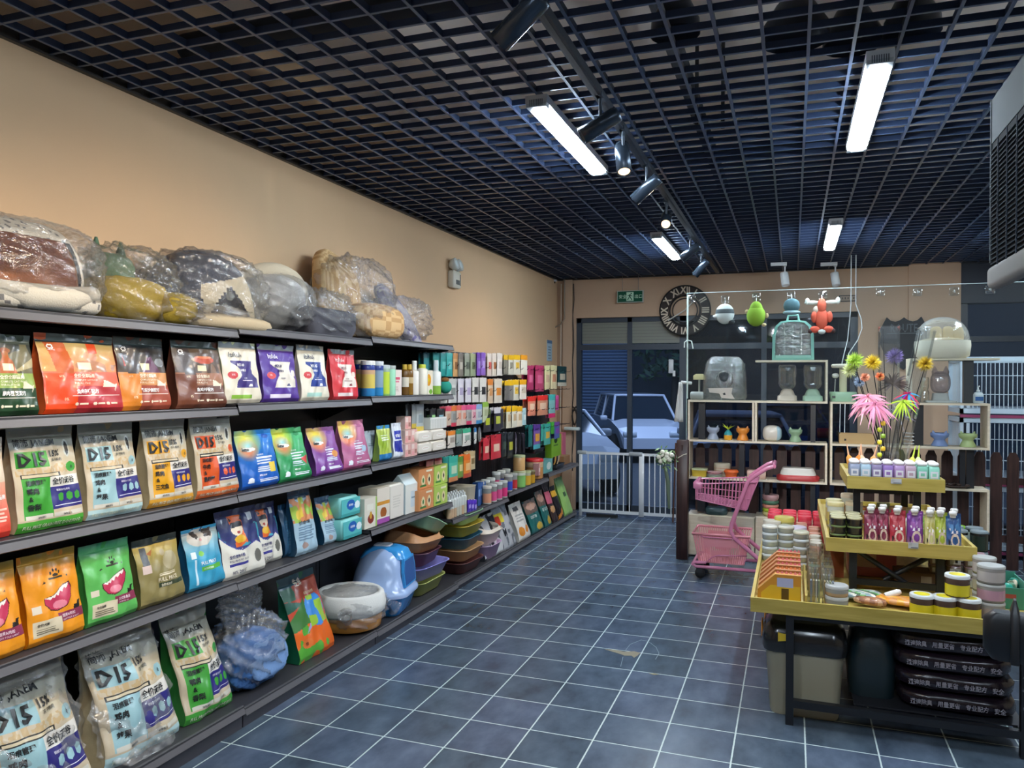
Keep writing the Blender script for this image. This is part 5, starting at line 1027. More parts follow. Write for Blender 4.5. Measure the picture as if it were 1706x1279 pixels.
# 7 lavender print cushion
Y, z, w, h = bedat(640, 738, 486); t = thing('pet_bed', 'grey lavender printed cushion in clear plastic, last on the top shelf', 'cushion', (-2.62, Y, z+.001), PI/2, TB)
lv = lambda x, y, q: '#6f6a9c' if math.sin(x*70+2*math.sin(q*55))*math.sin(q*66+y*30) > .45 else '#a9a6b4'
mb = MB(); mb.M = T(0, .02, h*.46, rx=-.6, ry=.45); mb.blob((0, 0, 0), (w*.3, .06, h*.55), lv, (50, 34), .6); mb.v = [(a, b, max(.002, c)) for a, b, c in mb.v]; mb.build('cushion', CLOTH(), t)
wrap(t, (0, 0, h*.42), (w*.46, .17, h*.48), 59, .1, .8, .1)

# ================================================================ hanging packs on the pegboards
def pack(label, x0, x1, y0, y1, top, main, acc=None, X=-2.56, n=1, kind='pouch', yaw=0, group=None, name='hanging_pack', cat='pack', foot=None):
    Yl, Yr = yx(x0, X), yx(x1, X); w = max(.03, (Yr-Yl)*.95); Y = (Yl+Yr)/2; zt = atX((x0+x1)/2, y0, X).z; zb = atX((x0+x1)/2, y1, X).z; h = zt-zb
    nu, nv = 10, 16; ops = [('bg', main), ('r', 0, .78, 1, 1, top)]
    if foot: ops.append(('r', 0, 0, 1, .2, foot))
    if acc: ops += [('r', .2, .3, .8, .62, acc), ('r', .25, .16, .7, .2, acc)]
    g = artgrid(ops, nu, nv); r = random.Random(int(x0*7+y0))
    mb = MB(); d = .012
    def S(u, v, s): return ((u-.5)*w*(1-.05*math.sin(PI*v)), s*(.003+d*math.sin(PI*min(1, max(0, u)))*math.sin(PI*min(1, v*.95+.05))**.6), v*h-h)
    for s in (-1, 1):
        mb.add([S(i/nu, j/nv, s) for j in range(nv+1) for i in range(nu+1)], [(j*(nu+1)+i, j*(nu+1)+i+1, (j+1)*(nu+1)+i+1, (j+1)*(nu+1)+i) for j in range(nv) for i in range(nu)], [g[j][i] for j in range(nv) for i in range(nu)] if s < 0 else main, True)
    mb.tube([(-.012, 0, -.012), (-.008, 0, .004), (.008, 0, .004), (.012, 0, -.012)], .0018, '#dcdcdc', 4)
    o = mb.build(name, paint(.35, coat=.2, bump=(30, .4, .004), key='pack_foil'), None, (X, Y, zt), PI/2+yaw); tag(o, label, cat, group)
    for k in range(1, n):
        c = o.copy(); COL.objects.link(c); c.location = (X-.045*k, Y+r.uniform(-.01, .01), zt-.002*k); c.rotation_euler[2] += r.uniform(-.12, .12)
        c['label'] = ('rear ', 'rearmost ')[min(1, k-1)]+label
    return o
cr1 = lambda x: 690+x*.16413
cy1 = lambda y: 560+y*.16413
def row(rname, items, X=-2.56):
    n_ = {}
    for it in items:
        cn = it[0]; n_[cn] = n_.get(cn, 0)+1
    seen = {}
    for it in items:
        cn, x0, x1, y0, y1, top, main, acc = it[:8]; kw = it[8] if len(it) > 8 else {}
        seen[cn] = seen.get(cn, 0)+1
        wh = '' if n_[cn] == 1 else ', %s such from the left' % ORD[seen[cn]-1]
        pack('%s hanging pack%s, %s' % (cn, wh, rname), cr1(x0), cr1(x1), cy1(y0), cy1(y1), top, main, acc, X, kw.get('n', 2), yaw=kw.get('yaw', 0), group='packs in the '+rname, foot=kw.get('foot'))
TE, SG, VI = '#2f9c98', '#a3aa94', '#8458c0'
row('top row of the pegboard', [('dark teal', 90, 150, 165, 380, '#1f5a64', '#2a7a80', None), ('teal', 185, 255, 165, 395, '#35a5a5', TE, '#6cc8c4'), ('teal', 260, 323, 170, 405, '#35a5a5', TE, '#6cc8c4'), ('teal', 322, 388, 170, 408, '#4ab8b4', '#3aaeac', '#7ad0cc'),
    ('tan', 390, 440, 170, 410, '#c98e54', '#dba870', '#8a5a30'), ('grey brown', 442, 496, 175, 408, '#7c766c', '#8c857a', '#c9c4b8'), ('sage green', 506, 560, 175, 406, '#a4ac98', SG, '#5d6458'), ('sage green', 564, 622, 175, 406, '#a9b484', '#a3ae8c', '#5f6a44'),
    ('violet', 630, 674, 165, 400, '#7446b4', VI, '#b494e0'), ('violet', 674, 722, 165, 395, '#8a5cc8', '#9a72cc', '#c0a4e4'), ('coral striped white', 735, 784, 175, 405, '#e8dcd0', '#ecd8cc', '#d8605a'), ('brown striped white', 785, 834, 175, 405, '#e8dcd0', '#e8dccc', '#b0683a'), ('plain white', 836, 892, 172, 400, '#e4dcd4', '#e9e2da', '#cfc4b8'),
    ('yellow-topped grey', 902, 950, 190, 385, '#e8b81e', '#8a8478', None, dict(n=3)), ('yellow-topped white', 950, 1008, 190, 390, '#ecbc1e', '#d8d2c4', '#8f8878', dict(n=3)), ('yellow-topped white', 1006, 1074, 190, 388, '#ecbc1e', '#e0dacc', '#e8c04a', dict(n=3)), ('yellow-topped white', 1076, 1148, 190, 388, '#e89a1e', '#e4ded0', None, dict(n=2))])
row('second row of the pegboard', [('white patterned', 100, 178, 470, 682, '#d8d4cc', '#e2ddd4', '#a8988c'), ('white patterned', 188, 258, 470, 682, '#d8d4cc', '#e2ddd4', '#b09a94'), ('white patterned', 264, 336, 470, 680, '#dcd8d0', '#e4e0d8', '#8a8a84'),
    ('pale grey', 343, 430, 430, 675, '#c9cac8', '#dcdcd6', '#8f9490'), ('lilac white', 438, 502, 430, 672, '#dedce6', '#e2e0e8', '#b8a8cc'), ('lilac white', 514, 578, 430, 670, '#dedce6', '#e4e0e8', '#c0aed2'), ('white and black', 584, 655, 420, 670, '#e2e0d8', '#e8e4da', '#3a3a3a'), ('white and black', 660, 733, 420, 668, '#e2e0d8', '#e8e4da', '#2f3034'),
    ('orange-topped', 742, 800, 435, 680, '#e88a3a', '#e0c8a8', '#d89a60'), ('orange and white', 806, 892, 430, 676, '#e4d8c4', '#e6dccb', '#e08c3a'), ('yellow-topped grey', 912, 975, 450, 650, '#e8b81e', '#77736c', None, dict(n=3)), ('yellow-topped grey', 955, 1010, 450, 648, '#e8b81e', '#8a867c', None, dict(n=2)), ('yellow-topped white', 1000, 1062, 440, 650, '#ecbc1e', '#dcd6c8', '#e8c04a'), ('yellow-topped white', 1064, 1140, 440, 640, '#e8a41e', '#e6e0d2', '#c9bda8')])
row('third row of the pegboard', [('silver and yellow', -28, 25, 690, 930, '#8c9296', '#9aa0a2', None, dict(foot='#d8c050')), ('silver and yellow', 15, 98, 690, 965, '#a9b0b4', '#b4babc', '#8f989c', dict(foot='#e0c85a')), ('black', 158, 218, 735, 900, '#23262a', '#2a2e32', '#9ad08a'), ('black', 225, 306, 735, 900, '#23262a', '#2a2e32', '#8fb8c8'),
    ('pink-topped', 312, 378, 710, 905, '#e0506a', '#dcc4b0', '#c8a088'), ('orange-topped grey', 372, 430, 705, 915, '#e87a3a', '#a3a39e', '#8c8c88', dict(foot='#d8405a')), ('coral-topped', 428, 480, 700, 905, '#e86a5a', '#dcc0b0', '#e0947c'), ('coral-topped', 476, 530, 700, 900, '#e85a8a', '#dcc4b8', '#e0947c'), ('pink-topped grey', 528, 586, 695, 895, '#e0508a', '#aaa8a6', '#8c8c88', dict(foot='#d8406a')), ('pink', 578, 630, 695, 890, '#e8609a', '#e0c0c0', '#d88a9c'),
    ('blue-footed', 624, 690, 690, 885, '#8fa8d8', '#c8cccc', '#a0a8b8', dict(foot='#4a90c8')), ('pale green', 690, 758, 665, 870, '#8cb84a', '#c8d0b0', '#a8b48c'), ('green-striped dark', 700, 778, 745, 970, '#5a6a3a', '#3a3638', '#c0c83a'), ('white-topped dark', 806, 884, 720, 960, '#d8d2d8', '#3a3440', '#c8cc50'), ('dark narrow', 862, 905, 735, 930, '#4a4650', '#37363e', None),
    ('yellow-topped white', 932, 985, 710, 932, '#ecb41e', '#e0d6c0', '#c8a880'), ('yellow-topped white', 988, 1043, 705, 925, '#ecbc1e', '#dcd6c8', '#c8a880'), ('yellow-topped white', 1040, 1100, 710, 915, '#e8b01e', '#e2d8c4', '#c8a880'), ('pale blue', 1095, 1138, 730, 900, '#a8ccd0', '#9cc4cc', '#d8e4e4')])
row('fourth row of the pegboard', [('orange-topped white', 338, 420, 960, 1130, '#e8862c', '#e0d8cc', '#a89c90'), ('grey-green', 424, 486, 950, 1110, '#3f8a6a', '#9caaa4', None), ('green-topped white', 488, 576, 935, 1110, '#4ab88c', '#e2e0d8', '#98a89c'), ('blue-topped white', 588, 650, 930, 1088, '#3a8ad0', '#e0e0da', '#a0a8a4', dict(yaw=.25)), ('plain white', 640, 690, 925, 1070, '#dcdcd6', '#e2e0d8', None, dict(yaw=.5)),
    ('red', 698, 766, 1030, 1250, '#c83440', '#cf3440', '#f0c8b0'), ('red', 776, 884, 1000, 1240, '#c8303c', '#d43a44', '#f0c8b0'), ('black', 886, 940, 975, 1220, '#2c3034', '#2a2c30', '#4a5a4c'), ('black and yellow', 945, 1010, 975, 1230, '#3a3c40', '#2c2e30', '#b8b83c'), ('silver violet', 1000, 1062, 980, 1190, '#5a5068', '#8a8490', '#3a3840', dict(yaw=.3)), ('silver violet', 1066, 1150, 985, 1180, '#6a6078', '#9a94a0', '#3a3840', dict(yaw=.5))])
row('lowest row of the pegboard', [('red pink', 120, 200, 1240, 1330, '#c83a48', '#d88a8a', None), ('red pink', 205, 285, 1235, 1330, '#c83a48', '#dc9a90', None), ('dark teal', 290, 352, 1225, 1455, '#2a8c84', '#2a9088', None, dict(foot='#2c3a58')), ('mint', 350, 448, 1215, 1470, '#3cae98', '#54c0a4', '#c8e0c0', dict(foot='#d88a5a')), ('olive green', 440, 502, 1220, 1430, '#5a8a3a', '#7a9c48', '#d8c88c'), ('bright orange', 500, 582, 1195, 1430, '#e8702c', '#ec8a3a', '#f0c080', dict(foot='#c8503c')), ('cream', 560, 622, 1165, 1350, '#c8b080', '#d8c49a', '#8a7048')])
row('top row by the glass door', [('magenta', 1142, 1212, 300, 545, '#b03460', '#a83860', '#d86a90'), ('magenta', 1222, 1316, 295, 560, '#b03460', '#b84468', '#d86a90', dict(n=3)), ('cream', 1318, 1378, 300, 542, '#d8d8a0', '#dcd0a0', '#c8a88c'), ('cream', 1380, 1448, 295, 538, '#d8d4a0', '#e0d4ac', '#c88c6c'), ('dark green and white', 1450, 1546, 305, 505, '#1e3e3c', '#2a4a48', '#c8c0a8', dict(foot='#d0ccb8'))], -2.58)
row('second row by the glass door', [('salmon red', 1148, 1234, 610, 805, '#e03428', '#e08a6c', '#eecab0'), ('salmon red', 1244, 1358, 600, 800, '#e8342c', '#d89070', '#eecab0'), ('teal and hot pink', 1362, 1434, 590, 825, '#48b4b0', '#8ac4c4', None, dict(foot='#e0306c')), ('pink narrow', 1432, 1468, 600, 750, '#d85a9c', '#c04a8c', None)], -2.58)
row('third row by the glass door', [('dark teal', 1158, 1204, 900, 1120, '#1f6a68', '#236a6a', None), ('purple and orange', 1208, 1284, 895, 1140, '#5a3a90', '#7a5a9c', '#e0a03c', dict(foot='#4ab4c0')), ('teal narrow', 1286, 1316, 895, 1060, '#3aa08c', '#48ac98', None), ('mint and yellow', 1316, 1386, 888, 1098, '#3cac9c', '#54b8a4', '#e8b83a'), ('green toy', 1386, 1424, 868, 990, '#4ab03a', '#4aa83c', None), ('violet toy', 1420, 1478, 870, 1035, '#7a4a9c', '#5a6ab0', '#8a4ab0')], -2.58)

# ================================================================ small goods on the pegboard shelf
rr = random.Random(11); k = 0
for r_ in range(3):
    for c_ in range(7):
        px = 749+c_*4.2-r_*2.5; X = -2.50-.055*r_; yy = 812-r_*3
        can('clear_bottle', 'small clear bottle with a silver cap, %s from the left in the %s row' % (ORD[c_], ('front', 'middle', 'back')[r_]), 'bottle', px, 0, X, .022, '', z=SM[0], h=.17, lid='#cfd2d2', lidh=.18, bands=[(0, .55, rr.choice(['#b4b8b0', '#c4c0b0', '#a8aca8', '#c8a888'])), (.55, 1, '#c9cdca')], neck=1, capr=.45, group='clear bottles on the pegboard shelf')
t = thing('storage_bin', 'beige plastic bin holding violet packs on the pegboard shelf', 'bin', (-2.60, yx(787, -2.5)+.02, SM[0]+.001), PI/2)
mb = MB(); mb.loft([(0, .14, .17, .02), (.19, .17, .2, .03), (.195, .18, .21, .03), (.19, .16, .19, .03), (.01, .13, .16, .02), (.009, .02, .02, .01)], '#cfc4ac', n=4); mb.build('bin', SATIN(), t)
for k in range(3): pack('violet blue pack standing in front of the beige bin, %s one' % ORD[k], 779+k*5, 785+k*5, 832, 852, '#5a34c0', '#4a2ca8', '#a89ae0', -2.475, 1, group='violet packs at the beige bin')
for k in range(3): boxh('treat_pouch', 'dark blue pouch leaning behind the jars, %s from the left' % ORD[k], 'pouch', 797+k*4, 802+k*4, -2.52-.02*k, SM[0], .2-.01*k, '#2f5a98', [('r', .2, .4, .8, .7, '#8fb0d8')], d=.05, side='#24487c', group='dark blue pouches behind the jars')
jc = [('#e8a07c', '#d8d0c4'), ('#e0568c', '#c9ccc8'), ('#e0568c', '#c9ccc8'), ('#e23c7c', '#c9ccc8'), ('#3a50b8', '#c9c9c0'), ('#c83a3c', '#a9aca4')]
for r_ in range(2):
    for k, (c, l_) in enumerate(jc):
        Y = 6.25+k*.135+r_*.05; X = -2.50-.09*r_
        can('jar', '%s labelled clear jar, %s from the left, %s row' % (('peach', 'pink', 'pink', 'hot pink', 'blue', 'red')[k], ORD[k], ('front', 'back')[r_]), 'jar', 0, 0, X, .04, '', lid=l_, h=.155+.03*r_, lidh=.13, bands=[(0, .12, '#c8c4bc'), (.12, .72, c), (.72, 1, '#8d8f8c')], loc=(X, Y, lev(SM, Y, 4)+.001), group='coloured jars on the pegboard shelf')
def cc(label, px, X, r, h, bands, lid, lidh=.12, zz=0, name='jar'):
    Y = yx(px, X); return can(name, label, 'jar', 0, 0, X, r, '', lid=lid, h=h, lidh=lidh, bands=bands, loc=(X, Y, lev(SM, Y, 4)+.001+zz))
cc('light green jar under the tan one on the pegboard shelf', 866, -2.50, .062, .16, [(0, .85, '#86c06a'), (.85, 1, '#c8ccbc')], '#b4b88c')
cc('tan jar with a sage lid standing on the green jar', 865.5, -2.505, .06, .15, [(0, 1, '#d0a46c')], '#a3ac84', .14, .161)
cc('small yellow jar right of the green one', 877, -2.49, .05, .14, [(0, .8, '#d8a83c'), (.8, 1, '#a8a890')], '#a8b080')
cc('small yellow-brown jar, second from the green one', 885, -2.49, .045, .13, [(0, .8, '#c8962c'), (.8, 1, '#6a5a3c')], '#7a7450')
cc('clear jar with a wide red lid on the pegboard shelf', 891, -2.58, .095, .21, [(0, .7, '#c08850'), (.7, 1, '#c8a884')], '#c8282c', .14)
z = SM[2]
boxh('snack_box', 'small pink and white box beside the red-lidded jar', 'box', 898, 904, -2.50, z, .13, '#d8a09c', [('r', .1, .3, .9, .6, '#f0dcd4')], d=.06)
boxh('tissue_box', 'teal box tipped on the pegboard shelf', 'box', 906, 921, -2.50, z, .14, '#6aa4a0', [('e', .6, .5, .25, .3, '#d8e4dc')], d=.09, side='#5a948f')
t = thing('display_tray', 'black tray of dark snack packs at the end of the pegboard shelf', 'tray', (-2.55, yx(931, -2.5), z+.001), PI/2)
mb = MB(); mb.loft([(0, .26, .14, .01), (.06, .3, .17, .01), (.05, .28, .15, .01), (.01, .25, .13, .01)], '#17181a', n=2); mb.build('tray', BLACKM(), t)
for k in range(4):
    mb = MB(); mb.M = T(-.1+.065*k, 0, .045, rx=.3); mb.loft([(0, .05, .025, .008), (.05, .05, .03, .01), (.1, .05, .006, .003)], ('#2a1c1a', '#d8a04a', '#241a1c', '#c8b088')[k]); o = mb.build('packet', GLOSS(), t)
t = thing('basket', 'black basket of orange and red snack sticks above the red-lidded jar', 'basket', (-2.66, yx(893, -2.6)+.1, z+.22), PI/2)
mb = MB(); mb.loft([(0, .3, .14, .02), (.05, .34, .17, .02), (.045, .32, .15, .02), (.01, .28, .12, .02)], '#1c1a1a', n=2); mb.build('basket', BLACKM(), t)
rr = random.Random(4)
for k in range(9):
    mb = MB(); mb.M = T(-.12+.03*k, 0, .03, ry=rr.uniform(-.4, .4), rx=rr.uniform(-.3, .3)); mb.box(-.014, -.004, 0, .014, .004, .11+rr.uniform(0, .04), rr.choice(['#e8903c', '#d83a2c', '#e8c04a', '#c82c34'])); mb.build('snack_stick', GLOSS(), t)
t = thing('shelf_riser', 'clear riser holding the snack basket on the pegboard shelf', 'stand', (-2.66, yx(893, -2.6)+.1, z+.001), PI/2)
mb = MB(); mb.box(-.19, -.085, .212, .19, .085, .216, '#fff'); mb.box(-.19, -.085, 0, -.186, .085, .212, '#fff'); mb.box(.186, -.085, 0, .19, .085, .212, '#fff'); mb.build('riser', glass(), t)
boxh('snack_box', 'lime green box standing highest at the far end of the pegboard shelf', 'box', 919, 937, -2.72, z, .34, '#8cc83a', [('e', .4, .8, .15, .1, '#2a4a1c'), ('r', .2, .6, .6, .65, '#5a8a2c')], d=.08, side='#7ab02c')
boxh('snack_box', 'narrow pink box beside the lime green box', 'box', 938, 943, -2.70, z, .35, '#d8708c', None, d=.06)
boxh('cardboard_box', 'small brown cardboard box at the very end of the pegboard shelf', 'box', 940, 950, -2.55, z, .1, '#9a7048', None, d=.1)
# ================================================================ picket fence, box shelves and the glass screen
BR = '#3b2422'; BRW = wood('#2c1a18', '#452c28', .4, 'Z', 'dark_stained_wood')
FY = 7.70
t = thing('picket_fence', 'dark brown wooden picket fence behind the box shelves', 'fence', (0, FY, 0))
for k in range(27):
    x = -.84+.125*k; mb = MB(); mb.M = T(x, 0, 0, rx=PI/2); mb.poly([(-.044, .04), (.044, .04), (.044, 1.0), (.022, 1.05), (-.022, 1.05), (-.044, 1.0)], -.009, .009, BR); mb.build('picket', BRW, t)
for z in (.3, .8): mb = MB(); mb.box(-.9, .012, z-.03, 2.5, .035, z+.03, BR); mb.build('rail', BRW, t)
mb = MB(); mb.box(-.052, -.05, 0, .052, .05, 1.105, BR, .006); mb.M = T(.0, -.052, 1.04); mb.loft([(-.03, .012, .004, .002), (.025, .022, .006, .005)], '#d8d6cc'); tag(mb.build('fence_post', BRW, None, (-.955, 7.29, 0)), 'dark brown square fence post at the left end of the box shelves', 'post')
PW = wood('#ddd0b6', '#ebdfc8', .5, 'X', 'pale_board')
SY, SD = 7.40, .27
def boxboard(mb, x0, z0, x1, z1): mb.box(x0, SY, z0, x1, SY+SD, z1, '#d8cbb4')
def shelfunit(name, label, boards, posts):
    t = thing(name, label, 'shelf')
    for b in boards: mb = MB(); boxboard(mb, *b); mb.build('board' if b[2]-b[0] > b[3]-b[1] else 'side_panel', PW, t)
    for (px0, px1, z0, z1) in posts:
        a = atY(px0, 640, SY+.06).x; b = atY(px1, 640, SY+.06).x; mb = MB(); mb.box(a, SY+.06, z0, b, SY+.06+(b-a), z1, '#24262b'); mb.build('post', BLACKM(), t)
    return t
h_ = .018
shelfunit('box_shelf', 'pale wooden box shelf behind the pink cart, left of the two', [(-.925, .735, .295, .753), (-.925, 1.085, .295, 1.103), (-.925, 1.457, .295, 1.475), (-.32, 1.828, .295, 1.846), (-.925, .753, -.907, 1.085), (.277, .753, .295, 1.085),
    (-.925, 1.103, -.907, 1.457), (-.345, 1.103, -.327, 1.457), (-.322, 1.103, -.304, 1.457), (.277, 1.475, .295, 1.828)], [(1164, 1175, 1.104, 1.456), (1232, 1241, .754, 1.084), (1351, 1359, 1.104, 1.456), (1275, 1283, .42, .734), (1351, 1359, .42, .734), (1163, 1175, .42, .734)])
shelfunit('box_shelf', 'pale wooden box shelf behind the display table, right of the two', [(.318, .735, 1.55, .753), (.318, 1.085, 1.55, 1.103), (.318, 1.457, 1.55, 1.475), (.95, 1.838, 1.62, 1.856), (.318, 1.103, .336, 1.457), (1.532, 1.103, 1.55, 1.457), (.318, .753, .336, 1.085), (1.532, .40, 1.55, .735), (.95, 1.475, .968, 1.838)],
    [(1523, 1539, 1.104, 1.456), (1606, 1622, 1.476, 1.837), (1611, 1624, .754, 1.084), (1600, 1609, .754, 1.084)])
for k, (x0, x1, z, lab) in enumerate(((-.925, -.318, .40, 'pale wooden low cabinet under the left box shelf, beside the fence post'), (-.312, .295, .415, 'pale wooden low cabinet under the left box shelf, right of the first'), (.318, 1.53, .398, 'pale wooden low cabinet under the right box shelf'))):
    t = thing('cabinet', lab, 'cabinet', (0, 0, 0)); mb = MB(); mb.box(x0, SY+.004, 0.02, x1, SY+SD, z, '#d8cbb4'); mb.build('body', PW, t)
    mb = MB(); mb.box(x0+.004, SY-.014, .03, x1-.004, SY+.002, z-.004, '#d8cbb4'); mb.build('door', PW, t)
GY = 7.345
t = thing('glass_screen', 'tall clear glass screen above the box shelves with suction hooks', 'glass', (0, GY, 0))
mb = MB(); mb.box(-.93, -.003, 1.48, 2.3, .003, 2.475, '#fff'); mb.build('pane', glass((.93, .98, .98), .05), t)
mb = MB(); mb.box(-.933, -.0035, 1.0, -.928, .0035, 2.475, '#b9d6cf'); mb.box(-.93, -.0035, 2.472, 2.3, .0035, 2.477, '#b9cfcf'); mb.build('polished_edge', GLOSS(), t)
for k, (px, py) in enumerate(((1152, 497), (1208, 498), (1260, 494), (1318, 492), (1371, 491), (1467, 486), (1529, 486), (1590, 485), (1650, 482))):
    p = atY(px, py, GY-.02); t = thing('suction_hook', 'clear suction hook on the glass screen, %s from the left' % ORD[k], 'hook', p, 0, 'suction hooks on the glass')
    mb = MB(); mb.box(-.035, .006, -.035, .035, .014, .035, '#dfe8ea', .006); mb.build('pad', glass((.95, 1, 1), .25), t)
    mb = MB(); mb.tube([(0, .0, .01), (0, -.012, -.01), (0, -.024, -.014), (0, -.028, .0)], .004, '#d9dcdc'); mb.build('hook', STEEL(), t)
p = atY(1146, 492, 7.31); q = atY(1146, 755, 7.31)
t = thing('wand', 'white pole with a hook standing at the left edge of the glass', 'pole', (p.x, 7.31, 0)); mb = MB(); mb.tube([(0, 0, p.z), (0, 0, 1.49)], .007, '#c9dcd6'); mb.build('pole', GLOSS(), t)
mb = MB(); hz = atY(1146, 570, 7.31).z; mb.tube([(-.03, 0, hz-.05), (-.028, 0, hz), (0, 0, hz+.02), (.035, 0, hz+.01), (.05, 0, hz-.06)], .006, '#d4e2de'); mb.build('hook', GLOSS(), t)
# --- helpers for goods seen on the box shelves
def at2(px0, px1, Y, z, yt=None):
    a, b = atY(px0, 640, Y), atY(px1, 640, Y); c = (a.x+b.x)/2; h = (atY((px0+px1)/2, yt, Y).z-z) if yt else 0
    return c, b.x-a.x, h
Z1, Z2, Z3, ZT = 1.476, 1.104, .754, 1.847
def catbowl(px0, px1, yt, z, col, label, lit='#e8e0d0'):
    c, w, h = at2(px0, px1, SY+.09, z, yt); t = thing('cat_bowl', label, 'bowl', (c, SY+.09, z+.001), 0, 'cat-eared raised bowls'); r = w*.47; h = min(h, .13)
    mb = MB(); mb.lathe([(r*.86, 0), (r*.9, h*.06), (r*.6, h*.36), (r*.58, h*.45), (r*.95, h*.62), (r, h*.82), (r*.93, h*.86), (r*.8, h*.6), (0, h*.56)], col, n=26); mb.build('bowl', SATIN(), t)
    for sx in (-1, 1): mb = MB(); mb.M = T(sx*r*.62, -.0, h*.8, ry=sx*.25); mb.loft([(0, r*.5, .012, .004), (h*.22, r*.08, .006, .002)], col); mb.build('ear', SATIN(), t)
catbowl(1177, 1200, 706, Z2, '#a9b4c8', 'pale blue cat-eared raised bowl, left compartment')
catbowl(1226, 1250, 706, Z2, '#e8923a', 'orange cat-eared raised bowl, right of the pineapple toy')
catbowl(1313, 1338, 708, Z2, '#8fae8c', 'sage green cat-eared raised bowl, right of the round white bowl')
catbowl(1549, 1583, 706, Z2, '#7f97c8', 'blue cat-eared raised bowl on the right box shelf')
catbowl(1596, 1630, 706, Z2, '#b4c98c', 'pale green cat-eared raised bowl on the right box shelf')
c, w, h = at2(1203, 1224, SY+.08, Z2, 699); t = thing('toy', 'teal and yellow pineapple-shaped toy between two cat bowls', 'toy', (c, SY+.08, Z2+.001))
mb = MB(); mb.lathe([(.035, 0), (.038, .02), (.038, .045), (.03, .07), (.012, .09), (0, .1)], ['#e8a82c', '#e8a82c', '#3aa0a8', '#3aa0a8', '#3aa0a8', '#3aa0a8'][:5], n=18); mb.build('body', SATIN(), t)
mb = MB()
for k in range(7): a = k*.9; mb.add([(0, 0, .09), (.012*math.cos(a+1), .012*math.sin(a+1), .1), (.06*math.cos(a), .05*math.sin(a), .135+.02*(k % 2)), (.0, .0, .11)], [(0, 1, 2, 3)], '#c8d83a')
mb.build('leaves', CLOTH(), t)
c, w, h = at2(1271, 1303, SY+.09, Z2, 709); t = thing('bowl', 'round white and pale blue bowl beside the green cat bowl', 'bowl', (c, SY+.1, Z2+.001)); mb = MB(); mb.blob((0, 0, h*.5), (w/2, w/2, h*.52), lambda x, y, z: '#a9c8d4' if x > w*.25 else '#ded6c8', (28, 16), .7, None, 0); mb.build('body', GLOSS(), t)
# clear backpack on top of the left shelf
c, w, h = at2(1170, 1244, SY+.1, Z1, 594); t = thing('pet_backpack', 'transparent grey pet backpack with a round window on the box shelf', 'backpack', (c, SY+.13, Z1+.001))
mb = MB(); mb.M = T(0, .03, 0); mb.loft([(0, w*.92, .2, .05), (.03, w, .22, .06), (h*.6, w*.96, .2, .08), (h*.9, w*.82, .16, .07), (h, w*.6, .1, .05)], '#fff', n=6); mb.build('clear_shell', film((.8, .84, .82), .07, 14, .9, .12, .22), t)
mb = MB(); mb.M = T(0, -.02, h*.47, rx=PI/2); mb.lathe([(w*.2, 0), (w*.21, .03), (w*.17, .05), (.0, .055)], '#2a2e30', n=28); mb.build('window', paint(.1, key='dark_window'), t)
mb = MB(); mb.box(-w*.45, .06, .01, w*.45, .08, h*.85, '#4a4f50', .006); mb.build('back_panel', CLOTH(), t)
mb = MB(); mb.M = T(-.02, -.086, .06); mb.add([(-.12, 0, .05), (.1, 0, .055), (.09, 0, .0), (.12, 0, -.05), (.0, 0, -.04), (-.02, 0, .0), (-.11, 0, .01)], [(0, 1, 2, 3, 4, 5, 6)], '#d8c8bc'); mb.add([(.01, -.001, .0), (.03, -.001, .01), (.04, -.001, -.01), (.02, -.001, -.015)], [(0, 1, 2, 3)], '#2a2628'); mb.build('paper_tag', MATTE(), t)
c, w, h = at2(1150, 1174, SY+.1, Z1, 645)
mb = MB(); mb.M = T(0, 0, .035, ry=PI/2); mb.lathe([(.03, -.06), (.038, -.05), (.038, .05), (.03, .06)], '#9a9c98', n=16); tag(mb.build('cushion_roll', CLOTH(), None, (c, SY+.06, Z1+.004)), 'grey rolled cushion left of the clear backpack', 'cushion')
c, w, h = at2(1153, 1177, SY+.22, Z1, 610)
t = thing('wood_block', 'tan wooden block behind the clear backpack', 'block', (c, SY+.22, Z1+.001)); mb = MB(); mb.loft([(.19, .11, .06, .01), (.23, .11, .06, .01), (.245, .06, .05, .01)], '#b8ac7c'); mb.build('top', MATTE(), t); mb = MB(); mb.box(-.008, -.008, 0, .008, .008, .195, '#8a8a80'); mb.build('stand', SATIN(), t)
# towel / tassel hanging over the fence post side
p = atY(1135, 640, 7.33); q = atY(1131, 706, 7.33); t = thing('towel', 'white fringed cloth hanging left of the box shelf', 'towel', (p.x, 7.33, 0))
mb = MB(); mb.M = T(.0, 0, 0); 
vs = []
for j in range(9):
    for i in range(9): u = i/8; v = j/8; vs.append(((-.045+.07*u)*(.5+.7*v)-.01*v, .012*math.sin(u*14+v*2), p.z+.02-(p.z-q.z)*v))
mb.add(vs, [(j*9+i, j*9+i+1, (j+1)*9+i+1, (j+1)*9+i) for j in range(8) for i in range(8)], '#c9cbc8', True); mb.tube([(0, 0, p.z+.02), (.09, .03, p.z+.01)], .012, '#c9cbc8'); mb.build('cloth', CLOTH(), t, solid=.003)
